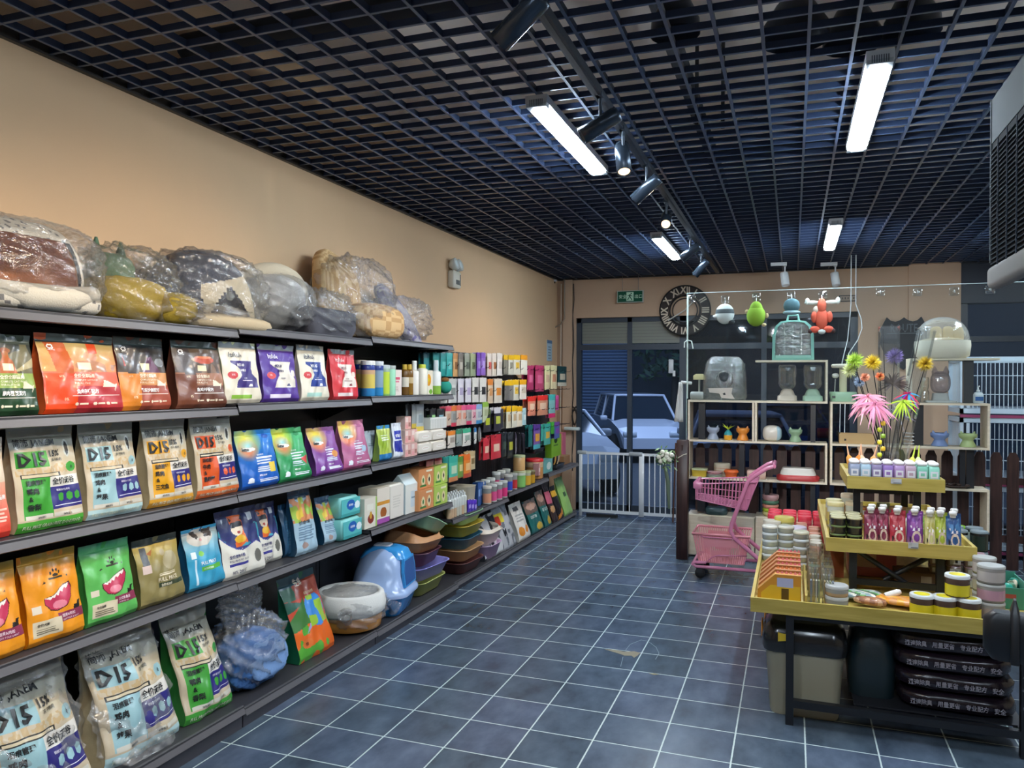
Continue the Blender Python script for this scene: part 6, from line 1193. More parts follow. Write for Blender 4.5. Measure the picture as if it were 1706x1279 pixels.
# water / food dispensers
for k, (a, b, cb, lab) in enumerate(((1295, 1328, '#cdbcaa', 'clear gravity pet feeder with a beige base'), (1337, 1371, '#a9c8b0', 'clear gravity pet feeder with a pale green base'))):
    c, w, h = at2(a, b, SY+.1, Z1, 608); t = thing('pet_feeder', lab, 'feeder', (c, SY+.12, Z1+.001))
    mb = MB(); mb.loft([(0, w, .17, .03), (.045, w*.96, .16, .03), (.05, w*.8, .12, .03), (.09, w*.62, .1, .04), (.11, w*.4, .08, .03)], cb, n=5); mb.build('base', SATIN(), t)
    r = w*.46; mb = MB(); mb.lathe([(r*.4, .09), (r*.9, .13), (r, .16), (r*.93, .2), (r, .24), (r, h*.93), (r*.9, h), (0, h)], '#fff', n=26); mb.build('clear_tank', glass((.92, .97, .97), .2), t)
# green mesh backpack
c, w, h = at2(1286, 1356, SY+.1, ZT, 528); t = thing('pet_backpack', 'mint green backpack with a clear front on the highest box', 'backpack', (c, SY+.13, ZT+.001)); h = h*.92
o1 = [(-.5, 0), (.5, 0), (.49, .62), (.42, .86), (.3, .97), (.12, 1.0), (-.12, 1.0), (-.3, .97), (-.42, .86), (-.49, .62)]
mb = MB(); mb.M = T(0, 0, 0, rx=PI/2); mb.poly([(x*w, y*h) for x, y in o1], -.06, -.05, '#2a3a3e'); 
n = len(o1); outer = [(x*w, y*h) for x, y in o1]; inner = [(x*w*.86, y*h*.9+h*.06) for x, y in o1]
for i in range(n):
    j = (i+1) % n; a, b, c2, d = outer[i], outer[j], inner[j], inner[i]
    mb.add([(a[0], a[1], .06), (b[0], b[1], .06), (c2[0], c2[1], .065), (d[0], d[1], .065), (a[0], a[1], -.06), (b[0], b[1], -.06)], [(0, 1, 2, 3), (1, 0, 4, 5)], '#7fb8ac')
mb.build('body', CLOTH(), t)
mb = MB(); mb.M = T(0, 0, 0, rx=PI/2); mb.poly(inner, .055, .06, '#fff'); mb.build('clear_front', film((.85, .9, .9), .03, 12, .9, .1, .2), t)
mb = MB(); mb.box(-w*.42, -.069, .02, w*.42, -.064, h*.12, '#8fc0b4'); mb.build('pocket', CLOTH(), t)
mb = MB()
for z in (.35, .5, .65): mb.box(-w*.4, -.05, z*h-.002, w*.4, -.047, z*h+.002, '#9fb4b0')
for x in (-.2, 0, .2): mb.box(x*w-.002, -.05, .1*h, x*w+.002, -.047, .9*h, '#9fb4b0')
mb.build('mesh', SATIN(), t); mb = MB(); mb.tube([(-.05, 0, h), (-.04, 0, h+.05), (.04, 0, h+.05), (.05, 0, h)], .01, '#8fc0b4'); mb.build('handle', CLOTH(), t)
# plush toys hanging on the glass
def plush(name, label, px, yt, yb, parts):
    p = atY(px, yt, GY-.08); q = atY(px, yb, GY-.08); t = thing(name, label, 'plush toy', (p.x, GY-.10, q.z), 0, 'plush toys hanging on the glass'); h = p.z-q.z
    for (nm, c, r, col, ex) in parts: mb = MB(); mb.blob([v*h for v in c], [v*h for v in r], col, (22, 14), ex if isinstance(ex, float) else 1.0); mb.build(nm, CLOTH(), t)
    mb = MB(); mb.tube([(0, 0, h*.97), (0, .04, h+.03)], .003, '#d8d8d8', 5); mb.build('loop', SATIN(), t); return t
plush('plush_toy', 'small round plush with grey stripes hanging leftmost on the glass', 1208, 506, 540, [('body', (0, 0, .5), (.45, .35, .5), lambda x, y, z: '#4a5458' if (.085 < z < .125) else '#c4d2d0', 1), ('paw', (-.42, -.05, .38), (.14, .12, .1), '#dfe6e4', 1), ('foot', (.32, -.05, .1), (.16, .14, .1), '#3f484c', 1)])
plush('plush_toy', 'green avocado-shaped plush hanging on the glass', 1260, 502, 544, [('body', (0, 0, .42), (.36, .28, .42), '#7ea832', 1), ('top', (0, 0, .66), (.25, .2, .34), '#7ea832', 1), ('foot', (.3, -.02, .06), (.09, .09, .07), '#c9b88c', 1), ('hand', (.40, -.02, .42), (.07, .07, .1), '#c9b88c', 1), ('hand', (-.35, -.02, .6), (.07, .07, .08), '#c9b88c', 1)])
plush('plush_toy', 'dark teal hood-shaped plush hanging over the green backpack', 1319, 498, 521, [('body', (0, 0, .5), (.56, .4, .52), '#4a6c74', .9), ('collar', (0, 0, .0), (.6, .42, .16), '#8fb0b8', .8)])
plush('plush_toy', 'orange red moose plush with white antlers hanging on the glass', 1369, 497, 556, [('body', (0, 0, .42), (.17, .13, .3), '#d0604a', 1), ('head', (0, -.02, .78), (.12, .11, .22), '#d66850', 1), ('arm', (-.2, -.03, .47), (.085, .07, .16), '#d0604a', 1), ('arm', (.2, -.03, .47), (.085, .07, .16), '#d0604a', 1),
    ('leg', (-.18, -.04, .12), (.13, .09, .1), '#cc5a46', 1), ('leg', (.18, -.04, .12), (.13, .09, .1), '#cc5a46', 1), ('hoof', (-.30, -.04, .07), (.06, .07, .07), '#3a2626', 1), ('hoof', (.30, -.04, .07), (.06, .07, .07), '#3a2626', 1), ('antler', (-.26, 0, .88), (.2, .05, .06), '#d3ddd4', 1), ('antler', (.27, 0, .88), (.2, .05, .06), '#d3ddd4', 1),
    ('antler_tip', (-.38, 0, .92), (.06, .05, .1), '#d3ddd4', 1), ('antler_tip', (.42, 0, .92), (.06, .05, .1), '#d3ddd4', 1), ('ear', (-.14, 0, .68), (.09, .06, .1), '#e0d8c8', 1), ('tail', (0, -.1, .05), (.1, .06, .07), '#b8c4c0', 1)])
# row 3 and cabinet-top goods
def simple(name, label, cat, px0, px1, yt, z, Y, fn):
    c, w, h = at2(px0, px1, Y, z, yt); mb = MB(); fn(mb, w, max(.012, h)); return tag(mb.build(name, SATIN(), None, (c, Y, z+.001)), label, cat)
simple('food_container', 'yellow plastic container, leftmost on the low compartment', 'container', 1153, 1180, 780, Z3, SY+.08, lambda m, w, h: m.loft([(0, w*.85, .11, .03), (h*.75, w*.95, .12, .03), (h*.8, w, .13, .035), (h, w*.97, .12, .03)], ['#d8bc44', '#d8bc44', '#c8cc9c'], n=4))
simple('plate', 'stack of pink and pale green plates, low compartment', 'plate', 1177, 1205, 785, Z3, SY+.07, lambda m, w, h: [m.lathe([(w*.3, k*h/4), (w*.5, k*h/4+h*.2), (w*.47, k*h/4+h*.22)], ('#b9cdb8', '#c9d4c4', '#d8a0a8', '#e0b4b8')[k], n=22) for k in range(4)])
simple('bowl', 'white patterned round tub behind the plates', 'bowl', 1190, 1218, 771, Z3, SY+.18, lambda m, w, h: (m.lathe([(w*.45, 0), (w*.5, h*.1), (w*.5, h*.8), (w*.47, h), (0, h*.98)], '#d4ccb4', n=26), [m.lathe([(w*.503, h*(.2+.2*q)), (w*.503, h*(.25+.2*q))], '#c9a488', n=26, caps=False) for q in range(3)]))
simple('bowl', 'bright orange lidded bowl, low compartment', 'bowl', 1207, 1231, 782, Z3, SY+.07, lambda m, w, h: m.lathe([(w*.38, 0), (w*.44, h*.6), (w*.52, h*.66), (w*.52, h*.78), (w*.42, h), (0, h*.95)], '#e4682a', n=24))
simple('box', 'pale pink box behind the cart handle', 'box', 1246, 1277, 783, Z3, SY+.1, lambda m, w, h: m.box(-w/2, -.06, 0, w/2, .06, h, '#d8b4a4', .004))
t_ = simple('pet_feeder', 'red and white oval double feeder, low compartment', 'feeder', 1294, 1367, 779, Z3, SY+.1, lambda m, w, h: m.loft([(0, w*.96, .2, .09), (h*.3, w, .21, .1), (h*.42, w*.92, .19, .09), (h*.45, w*.84, .17, .07), (h*.9, w*.74, .15, .06), (h, w*.7, .14, .05)], ['#b8383a', '#b8383a', '#b8383a', '#d4cfc4', '#dcd8ce'], n=6))
simple('bag', 'dark teal zipped bag on the low cabinet behind the cart', 'bag', 1176, 1214, 844, .401, SY+.1, lambda m, w, h: m.loft([(0, w*.9, .15, .05), (h*.4, w, .17, .06), (h*.8, w*.95, .15, .05), (h, w*.8, .1, .04)], '#2c464a', n=5))
for k, (c_, lab) in enumerate((('#cfc48c', 'cream bowl at the bottom of the small bowl pile'), ('#a8c43c', 'lime bowl in the small bowl pile'), ('#d8907c', 'coral bowl in the small bowl pile'), ('#4f7a60', 'green bowl in the small bowl pile'), ('#c49a98', 'dusty pink bowl on top of the small bowl pile'))):
    c, w, h = at2(1271, 1299, SY+.1, .416); mb = MB(); hh = .035 if k < 4 else .055; z = .417+.035*k; mb.lathe([(w*.4, 0), (w*.5, hh*.4), (w*.5, hh*.9), (w*.45, hh)], c_, n=22); tag(mb.build('bowl', SATIN(), None, (c, SY+.1, z)), lab, 'bowl', 'small bowl pile')
simple('box', 'peach cat-eared carton on the low cabinet behind the red jars', 'box', 1320, 1346, 852, .416, SY+.1, lambda m, w, h: (m.box(-w/2, -.05, 0, w/2, .05, h*.8, '#cfa488'), m.loft([(h*.8, w*.25, .08, .004), (h*1.05, .005, .05, .002)], '#cfa488', (-w*.37, 0)), m.loft([(h*.8, w*.25, .08, .004), (h*1.05, .005, .05, .002)], '#cfa488', (w*.37, 0))))
# right shelf goods
c, w, h = at2(1382, 1428, SY+.1, Z1, 648); t = thing('cat_tree', 'small cat tree with mint base, cream post and round top on the right shelf', 'cat tree', (c, SY+.13, Z1+.001))
mb = MB(); mb.loft([(0, w*.9, .2, .05), (.07, w, .22, .06), (.085, w*.97, .21, .05)], '#9fc4a4', n=5); mb.box(-w*.42, -.112, .03, -w*.3, -.108, .05, '#1c2420'); mb.box(w*.3, -.112, .03, w*.42, -.108, .05, '#1c2420'); mb.build('base', SATIN(), t)
mb = MB(); mb.lathe([(.032, .085), (.032, .30)], '#cfc9a8', n=16); mb.build('post', CLOTH(), t); mb = MB(); mb.lathe([(.09, .30), (.10, .31), (.10, .325), (.09, .335)], '#dcd4c4', n=28); mb.build('top', CLOTH(), t)
mb = MB(); mb.tube([(-.07, -.02, .08), (-.065, -.02, .2)], .003, '#d8d8d0', 5); mb.blob((-.065, -.02, .23), (.03, .03, .024), '#dcdad4', (14, 10)); mb.build('ball_spring', SATIN(), t)
simple('crate', 'small light wooden crate on the right box shelf', 'crate', 1398, 1456, 722, Z2, SY+.1, lambda m, w, h: (m.box(-w/2, -.08, 0, w/2, -.068, h, '#b99a68'), m.box(-w/2, .068, 0, w/2, .08, h, '#b99a68'), m.box(-w/2, -.068, 0, -w/2+.012, .068, h, '#b08f5e'), m.box(w/2-.012, -.068, 0, w/2, .068, h, '#b08f5e'), m.box(-w/2+.012, -.068, 0, w/2-.012, .068, .01, '#a9885a'), m.box(-w*.36, -.0812, h*.3, -w*.3, -.08, h*.5, '#2c2018')))
mb = MB(); c, w, h = at2(1504, 1523, SY+.1, Z2, 720)
for k in range(4): mb.tube([(-w/2, -.04, .015+k*.03), (w/2, -.05, .012+k*.03)], .004, '#d0d4d4', 6); 
mb.tube([(-w/2, -.04, 0), (-w/2, -.04, h)], .005, '#2a2c30'); mb.tube([(w/2, -.05, 0), (w/2, -.05, h)], .005, '#2a2c30'); tag(mb.build('wire_rack', SATIN(), None, (c, SY+.1, Z2+.003)), 'small wire rack left of the dark post on the right shelf', 'rack')
c, w, h = at2(1551, 1585, SY+.08, Z1, 610); t = thing('pet_feeder', 'smoky lilac cat-eared feeder on a grey base, right shelf', 'feeder', (c, SY+.12, Z1+.001))
mb = MB(); mb.loft([(0, w*1.5, .18, .02), (.015, w*1.5, .18, .02), (.02, w*.85, .12, .03), (.08, w*.75, .1, .03)], '#a8a8a4', n=4); mb.build('base', SATIN(), t)
mb = MB(); mb.blob((0, 0, h*.55), (w*.5, w*.42, h*.3), '#fff', (26, 16), .75); mb.loft([(h*.72, w*.8, .1, .04), (h*.86, w*.84, .1, .03)], '#fff'); [mb.loft([(h*.86, w*.3, .03, .01), (h*1.0, .01, .01, .002)], '#fff', (s*w*.28, 0)) for s in (-1, 1)]; mb.build('smoky_tank', film((.66, .56, .58), .28, 6, .2), t)
c, w, h = at2(1533, 1549, SY+.08, Z1, 628); mb = MB(); mb.lathe([(w*.5, 0), (w*.5, h*.4), (w*.36, h*.5), (w*.48, h*.62), (w*.5, h*.9), (w*.4, h)], '#fff', n=20); tag(mb.build('clear_cup', glass((.85, .85, .8), .2), None, (c, SY+.1, Z1+.001)), 'small clear double cup left of the lilac feeder', 'cup')
c, w, h = at2(1626, 1644, SY+.05, Z1, 636); t = thing('pump_bottle', 'clear hand sanitizer pump bottle at the right end of the shelf', 'bottle', (c-.02, SY+.06, Z1+.001))
mb = MB(); mb.lathe([(.036, 0), (.04, .006), (.04, .07), (.03, .09), (.014, .098)], ['#c8d4dc', '#c8d4dc', '#e0e6ea', '#b8c8d4'], n=20); mb.box(-.03, -.042, .02, .03, -.0395, .055, '#3a6aa8'); mb.build('bottle', GLOSS(), t); mb = MB(); mb.lathe([(.015, .098), (.015, .112), (.005, .114), (.005, .14)], '#e8ecee', n=12); mb.tube([(0, 0, .14), (0, -.035, .142)], .006, '#e8ecee'); mb.build('pump', GLOSS(), t)
simple('plate', 'dark plate of dried treats on the right low shelf', 'plate', 1571, 1618, 798, Z3, SY+.09, lambda m, w, h: (m.lathe([(w*.3, 0), (w*.5, .02), (w*.48, .022), (w*.3, .008)], '#4a3a34', n=24), [m.blob((random.uniform(-.08, .08), random.uniform(-.06, .06), .025), (.02, .014, .012), '#3a2820', (8, 6)) for _ in range(14)]))
# dome carrier
c, w, h = at2(1523, 1617, SY+.12, 1.857, 528); t = thing('pet_carrier', 'clear dome pet carrier with a cream base on the top board', 'pet carrier', (c, SY+.13, 1.858))
mb = MB(); mb.loft([(0, w*.8, .26, .1), (.02, w*.95, .3, .13), (h*.3, w, .32, .14), (h*.42, w*.98, .31, .13)], '#ece4d0', n=8); mb.build('base', CLOTH(), t)
mb = MB(); dome(mb, (0, 0, h*.38), (w*.485, .15, h*.62), '#fff', .9, lambda q: False); mb.build('clear_dome', film((1, 1, .96), .24, 5, .5, .08, .12), t)
mb = MB(); [mb.blob((-w*.06+q*.09, .02, h*.52), (.05, .04, h*.26), '#cdb27c', (14, 10), .7) for q in (-.2, .8, 1.6)]; mb.blob((0, 0, h*.42), (w*.4, .12, .03), '#d8c49c', (24, 8)); mb.build('inner_cushion', CLOTH(), t)
# bouquet on the fence post
p = atY(1108, 765, 7.2); t = thing('bouquet', 'white and green flower bouquet hanging on the fence post', 'flowers', (p.x, 7.18, p.z))
rr = random.Random(9); mb = MB()
for k in range(170):
    d = Vector((rr.gauss(0, .5), rr.gauss(0, .3), rr.gauss(.05, .5))); c = d*.085+Vector((0, 0, 0)); e = Vector((rr.uniform(-1, 1), rr.uniform(-1, 1), rr.uniform(-1, 1))).normalized(); f = e.orthogonal().normalized(); s = rr.uniform(.015, .032)
    mb.add([c-e*s, c+f*s*.35, c+e*s, c-f*s*.35], [(0, 1, 2, 3)], rr.choice(['#6f8f5c', '#86a070', '#4f6f44', '#9db488']))
mb.build('leaves', MATTE(), t)
for k in range(9):
    mb = MB(); a = k*2.4; c = (math.cos(a)*.06*(.4+.1*k), -.04, math.sin(a)*.05*(.4+.08*k)+.03)
    mb.blob(c, (.022, .018, .022), '#e6e4d4', (12, 8), 1, lambda x, y, z: 1-.12*math.sin(9*x)*math.sin(8*z)); mb.build('blossom', MATTE(), t)
mb = MB(); q = atY(1115, 868, 7.2); mb.tube([(.0, 0, -.05), (.03, 0, -.2), (q.x-p.x, .0, q.z-p.z+.12)], [.014, .02, .012], '#5a6a58', 8); mb.tube([(.12, -.01, .02), (.17, 0, .05), (.2, 0, .06)], .004, '#c9bfa8', 5); mb.build('stems', MATTE(), t)
mb = MB(); q = atY(1121, 870, 7.22); mb.tube([(atY(1126, 735, 7.22).x, 7.22, 1.08), (q.x, 7.22, q.z)], .008, '#4a2a1c', 6); tag(mb.build('stick', MATTE(), None), 'thin brown stick leaning beside the fence post', 'stick')
# ================================================================ cages at the right
CW = '#b6c6d2'
def cage(label, x0, x1, z0, z1, Y, D=.6):
    t = thing('pet_cage', label, 'cage', (0, Y, z0), 0, 'white pet cages'); h = z1-z0; mb = MB()
    for x in (x0, x1-.03):
        for y in (0, D-.03): mb.box(x, y, 0, x+.03, y+.03, h, CW)
    for z in (0, h-.045):
        mb.box(x0, 0, z, x1, .03, z+.045, CW); mb.box(x0, D-.03, z, x1, D, z+.045, CW); mb.box(x0, 0, z, x0+.03, D, z+.045, CW); mb.box(x1-.03, 0, z, x1, D, z+.045, CW)
    mb.build('frame', SATIN(), t); mb = MB(); n = int((x1-x0-.14)/.036)
    for k in range(1, n): x = x0+.07+k*.036; mb.box(x, .008, .05, x+.006, .014, h-.05, CW)
    for z in (.33, .66): mb.box(x0+.06, .006, h*z, x1-.06, .016, h*z+.008, CW)
    mb.box(x0+.055, -.004, .05, x0+.08, .02, h-.05, CW); mb.box(x1-.08, -.004, .05, x1-.055, .02, h-.05, CW); mb.build('door', SATIN(), t)
    mb = MB()
    for k in range(1, int(D/.05)): mb.box(x0+.01, k*.05, .05, x0+.016, k*.05+.006, h-.05, CW)
    mb.build('side_bars', SATIN(), t)
    mb = MB(); mb.box(x0+.03, .03, .045, x1-.03, D-.03, .06, '#8c98a4'); mb.build('tray', SATIN(), t)
    mb = MB(); mb.box(x0-.002, -.006, -.04, x1, .0, -.012, '#8a3a5c'); mb.build('pink_stripe', SATIN(), t)
cy_ = 8.35; xa = 1.50; zt1 = atY(1650, 594, cy_).z; zt2 = atY(1650, 696, cy_).z; zt3 = atY(1650, 772, cy_).z
cage('white wire pet cage, top one of the stack at the right', xa, 2.75, zt2+.04, zt1, cy_)
cage('white wire pet cage, middle one of the stack at the right', xa, 2.75, zt2-.60, zt2-.002, cy_)
cage('white wire pet cage, lowest one of the stack behind the fence', xa, 2.75, .08, zt2-.645, cy_)
# ================================================================ pink shopping cart
PK, PK2 = '#cf7fa0', '#dd8f98'
CY0, CY1 = 6.60, 6.98
def c3(px, py, Y=CY0): return atY(px, py, Y)
t = thing('shopping_cart', 'pink two-tier shopping cart parked beside the fence post', 'shopping cart', (0, 0, 0))
def off(v, dy): return Vector((v.x, v.y+dy, v.z))
W = CY1-CY0
def side(pts): return [c3(*p) for p in pts]
mn = side([(1289, 777), (1278, 780), (1257, 793), (1247, 801), (1241, 815), (1219, 872), (1217, 884), (1223, 896), (1275, 941)])
mb = MB(); mb.tube(mn, .017, PK, 10); mb.tube([off(p, W) for p in mn], .017, PK, 10); mb.tube([mn[0], off(mn[0], W)], .019, PK, 10); mb.tube([mn[-1], off(mn[-1], W)], .014, PK, 8); mb.build('frame', GLOSS(), t)
lo = side([(1275, 941), (1268, 952), (1159, 943), (1154, 939), (1158, 936), (1176, 937)])
mb = MB(); mb.tube(lo, .014, PK, 8); mb.tube([off(p, W) for p in lo], .014, PK, 8); mb.tube([lo[3], off(lo[3], W)], .014, PK, 8); mb.tube([lo[0], off(lo[0], W)], .014, PK, 8); mb.tube([lo[1], off(lo[1], W)], .012, PK, 8)
mb.build('base_frame', GLOSS(), t)
# upper wire basket
a, b, c_, d = side([(1159, 806), (1262, 803), (1243, 850), (1159, 831)]); e = c3(1159, 831)
mb = MB(); r = .0035
for f in (0, 1):
    o = lambda p: off(p, W*f)
    mb.tube([o(a), o(b)], .006, PK, 6); mb.tube([o(a), o(d), o(c_), o(b)], .005, PK, 6)
    for k in range(17):
        u = (k+.5)/17; top = a.lerp(b, u); bot = d.lerp(c_, min(1, u/.86)) if u < .86 else c_.lerp(b, (u-.86)/.14*.9); mb.tube([o(top), o(bot)], r, PK, 5)
    mb.tube([o(a.lerp(d, .6)), o(b.lerp(c_, .6))], r, PK, 5)
for k in range(9):
    y = W*(k+.5)/9; mb.tube([off(a, y), off(d, y), off(c_, y), off(b, y)], r, PK, 5)
for k in range(7): u = (k+.5)/7; p = d.lerp(c_, u); mb.tube([p, off(p, W)], r, PK, 5)
mb.tube([a, off(a, W)], .009, PK, 6); mb.tube([b, off(b, W)], .006, PK, 6); wb = mb.build('wire_basket', GLOSS(), t)
mb = MB(); mb.box(a.x-.02, CY0-.01, a.z-.04, a.x+.05, CY0+.02, a.z+.02, PK, .008); mb.box(a.x-.02, CY0+.02, a.z-.03, a.x+.01, CY1, a.z+.02, PK, .006); mb.build('bumper', GLOSS(), wb)
mb = MB(); q1, q2, q3, q4 = side([(1249, 805), (1262, 803), (1245, 850), (1232, 846)]); y = .02
mb.add([off(q1, y), off(q2, y), off(q3, y), off(q4, y), off(q1, W-y), off(q2, W-y), off(q3, W-y), off(q4, W-y)], [(0, 1, 2, 3), (7, 6, 5, 4), (0, 4, 5, 1), (2, 6, 7, 3), (1, 5, 6, 2)], PK); mb.build('child_seat_flap', GLOSS(), t)
mb = MB(); [mb.tube([off(c3(1240+4*k, 905+2*k), .03), off(c3(1246+3*k, 925-2*k), W*.5), off(c3(1240+3*k, 912), W-.03)], .004, PK, 5) for k in range(2)]; mb.build('support_wires', GLOSS(), t)
# hand basket below with slats
bl = c3(1163, 935, CY0+.03); br = c3(1240, 936, CY0+.03); tl = c3(1152, 888, CY0); tr = c3(1247, 890, CY0)
cx = (bl.x+br.x)/2; zb = bl.z; zt = tl.z; w0 = br.x-bl.x; w1 = tr.x-tl.x
mb = MB(); n = 24; D0, D1 = W*.82, W*1.0; cyy = (CY0+CY1)/2
def cor(u, s, z): # side point
    k = (z-zb)/(zt-zb); return (cx+(u-.5)*(w0+(w1-w0)*k), cyy+s*(D0+(D1-D0)*k)/2, z)
for s in (-1, 1):
    for k in range(n):
        u = (k+.5)/n; 
        p0, p1 = Vector(cor(u-.28/n, s, zb)), Vector(cor(u+.28/n, s, zb)); p2, p3 = Vector(cor(u+.28/n, s, zt)), Vector(cor(u-.28/n, s, zt)); q = Vector((0, -s*.004, 0)); mb.add([p0, p1, p2, p3, p0+q, p1+q, p2+q, p3+q], [(0, 1, 2, 3), (7, 6, 5, 4), (0, 3, 7, 4), (1, 5, 6, 2)], PK2)
    for k in range(14):
        v = (k+.5)/14
        kk = lambda z, vv: (cx+s*(w0+(w1-w0)*(z-zb)/(zt-zb))/2, cyy+(vv-.5)*(D0+(D1-D0)*(z-zb)/(zt-zb)), z)
        mb.add([kk(zb, v-.02), kk(zb, v+.02), kk(zt, v+.02), kk(zt, v-.02)], [(0, 1, 2, 3)], PK2)
    z_ = zb+(zt-zb)*.66; z2 = zb+(zt-zb)*.86
    mb.add([cor(.18, s*1.02, z_-.02), cor(.8, s*1.02, z_-.02), cor(.8, s*1.02, z2), cor(.18, s*1.02, z2)], [(0, 1, 2, 3)], PK2)
    z_ = zb+(zt-zb)*.45; mb.add([cor(.3, s*1.015, zb+.05), cor(.66, s*1.015, zb+.05), cor(.66, s*1.015, z_), cor(.3, s*1.015, z_)], [(0, 1, 2, 3)], PK2)
mb.loft([(zb-.004, w0, D0, .02), (zb+.006, w0, D0, .02)], PK2, (cx, cyy)); hb = mb.build('hand_basket', SATIN(), t)
mb = MB(); N = 4
rim = [cor(0, -1.02, zt), cor(1, -1.02, zt), cor(1, 1.02, zt), cor(0, 1.02, zt)]; mb.tube(rim, .011, PK2, 8, True); mb.tube([cor(.15, -1.05, zt-.012), cor(.2, -1.06, zt-.022), cor(.75, -1.06, zt-.022), cor(.8, -1.05, zt-.01)], .006, PK, 6); mb.build('basket_rim', SATIN(), hb)
mb = MB(); 
wy = [p for p in side([(1176, 937), (1186, 928), (1195, 925), (1245, 926), (1240, 937)])]; mb.tube(wy, .005, PK, 6); mb.build('basket_cradle', GLOSS(), t)
for (px, y) in ((1166, 0.02), (1166, W-.02), (1268, .02), (1268, W-.02)):
    p = c3(px, 952); mb = MB(); mb.M = T(p.x, CY0+y, .045, rx=PI/2); mb.lathe([(.012, -.016), (.042, -.014), (.044, 0), (.042, .014), (.012, .016)], '#17181b', n=22); mb.M = Matrix(); mb.box(p.x-.03, CY0+y-.022, .05, p.x+.02, CY0+y-.018, .115, '#26272b'); mb.box(p.x-.03, CY0+y+.018, .05, p.x+.02, CY0+y+.022, .115, '#26272b'); mb.box(p.x-.035, CY0+y-.022, .10, p.x+.025, CY0+y+.022, .12, '#26272b'); mb.build('wheel', MATTE(), t)

# ================================================================ tiered display table
WD = wood('#a3903f', '#bca758', .5, 'X', 'pine_board_shaded'); WDY = wood('#b89d48', '#cdb566', .5, 'Y', 'pine_board_side')  # front and back boards coloured darker as unlit; sides keep lighter pine
t = thing('display_table', 'three-tier display table with pine trays on a black steel frame', 'display table', (0, 0, 0))
TX0, TX1, TY0, TY1 = -.185, 1.07, 3.90, 6.02
def traytop(x0, x1, y0, y1, z0, z1, nm):
    b = .016
    mb = MB(); mb.box(x0, y0, z0, x1, y0+b, z1, '#c9b062'); mb.build(nm+'_front_board', WD, t)
    mb = MB(); mb.box(x0, y1-b, z0, x1, y1, z1, '#c9b062'); mb.build(nm+'_back_board', WD, t)
    mb = MB(); mb.box(x0, y0+b, z0, x0+b, y1-b, z1, '#c9b062'); mb.build(nm+'_side_board', WDY, t)
    mb = MB(); mb.box(x1-b, y0+b, z0, x1, y1-b, z1, '#c9b062'); mb.build(nm+'_side_board', WDY, t)
    mb = MB(); mb.box(x0+b, y0+b, z1-.042, x1-b, y1-b, z1-.030, '#cdb568'); mb.build(nm+'_deck', WDY, t)
traytop(TX0, TX1, TY0, TY1, .532, .60, 'lower')
A2 = (.165, .84, 4.25, 5.65); traytop(*A2, .782, .85, 'middle')
A3 = (.285, .76, 4.60, 5.32); traytop(*A3, 1.062, 1.13, 'upper')
mb = MB(); K = '#181a20'; s = .036
def leg(x, y, z0, z1): mb.box(x-s/2, y-s/2, z0, x+s/2, y+s/2, z1, K)
for x in (-.005, .965):
    for y in (3.94, 5.96): leg(x, y, 0, .531)
for y in (3.94, 5.96): mb.box(.013, y-s/2, .085, .947, y+s/2, .12, K); mb.box(.013, y-s/2, .508, .947, y+s/2, .531, K)
for x in (-.005, .965): mb.box(x-s/2, 3.96, .085, x+s/2, 5.94, .12, K); mb.box(x-s/2, 3.96, .495, x+s/2, 5.94, .531, K)
mb.build('steel_frame', BLACKM(), t)
for x in (.30, .70):
    for y in (4.36, 5.5): mb = MB(); leg(x, y, .571, .781); mb.build('leg', BLACKM(), t)
mb = MB()
for y in (4.36, 5.5): mb = MB(); mb.box(.318, y-.012, .60, .682, y+.012, .63, K); mb.build('crossbar', BLACKM(), t)
mb = MB(); mb.tube([(.32, 4.385, .77), (.55, 4.385, .62)], .014, K, 6); mb.build('brace', BLACKM(), t)
mb = MB(); mb.tube([(.68, 4.415, .77), (.45, 4.415, .62)], .014, K, 6); mb.build('brace', BLACKM(), t)
for x in (.34, .64):
    for y in (4.70, 5.2): mb = MB(); leg(x, y, .822, 1.061); mb.build('leg', BLACKM(), t)
mb = MB()
mb.box(.358, 4.69, 1.03, .622, 4.71, 1.061, K); mb.build('crossbar', BLACKM(), t)
mb = MB(); mb.box(.28, 3.97, .121, .945, 5.0, .128, '#23252c'); mb.build('bottom_rack', BLACKM(), t)
for (px0, px1, y0, y1, Y, nm) in ((1513, 1530, 903, 914, 4.249, 'middle'), (1484, 1502, 797, 806, 4.599, 'upper')):
    a, b = atY(px0, y0, Y), atY(px1, y1, Y); mb = MB(); mb.box(a.x, Y-.0025, b.z, b.x, Y-.0005, a.z, '#b9bcc0'); mb.box(a.x+.012, Y-.003, b.z+.003, b.x-.002, Y-.0026, b.z+.006, '#2a2c30')
    for q in range(3): mb.box(a.x+.004, Y-.003, a.z-.006-.004*q, a.x+.018, Y-.0026, a.z-.005-.004*q, '#777c82')
    o = mb.build('price_tag', SATIN(), t)
D1, D2, D3 = .571, .821, 1.101
def at3(px, Y, py=640): return atY(px, py, Y).x
def jar(label, cx, cy, z, r, h, bands, lid='#d8dcdc', lidh=.14, name='jar', group=None, cat='jar', **k):
    o = can(name, label, cat, 0, 0, 0, r, '', lid=lid, h=h, lidh=lidh, bands=bands, loc=(cx, cy, z), group=group, **k); return o
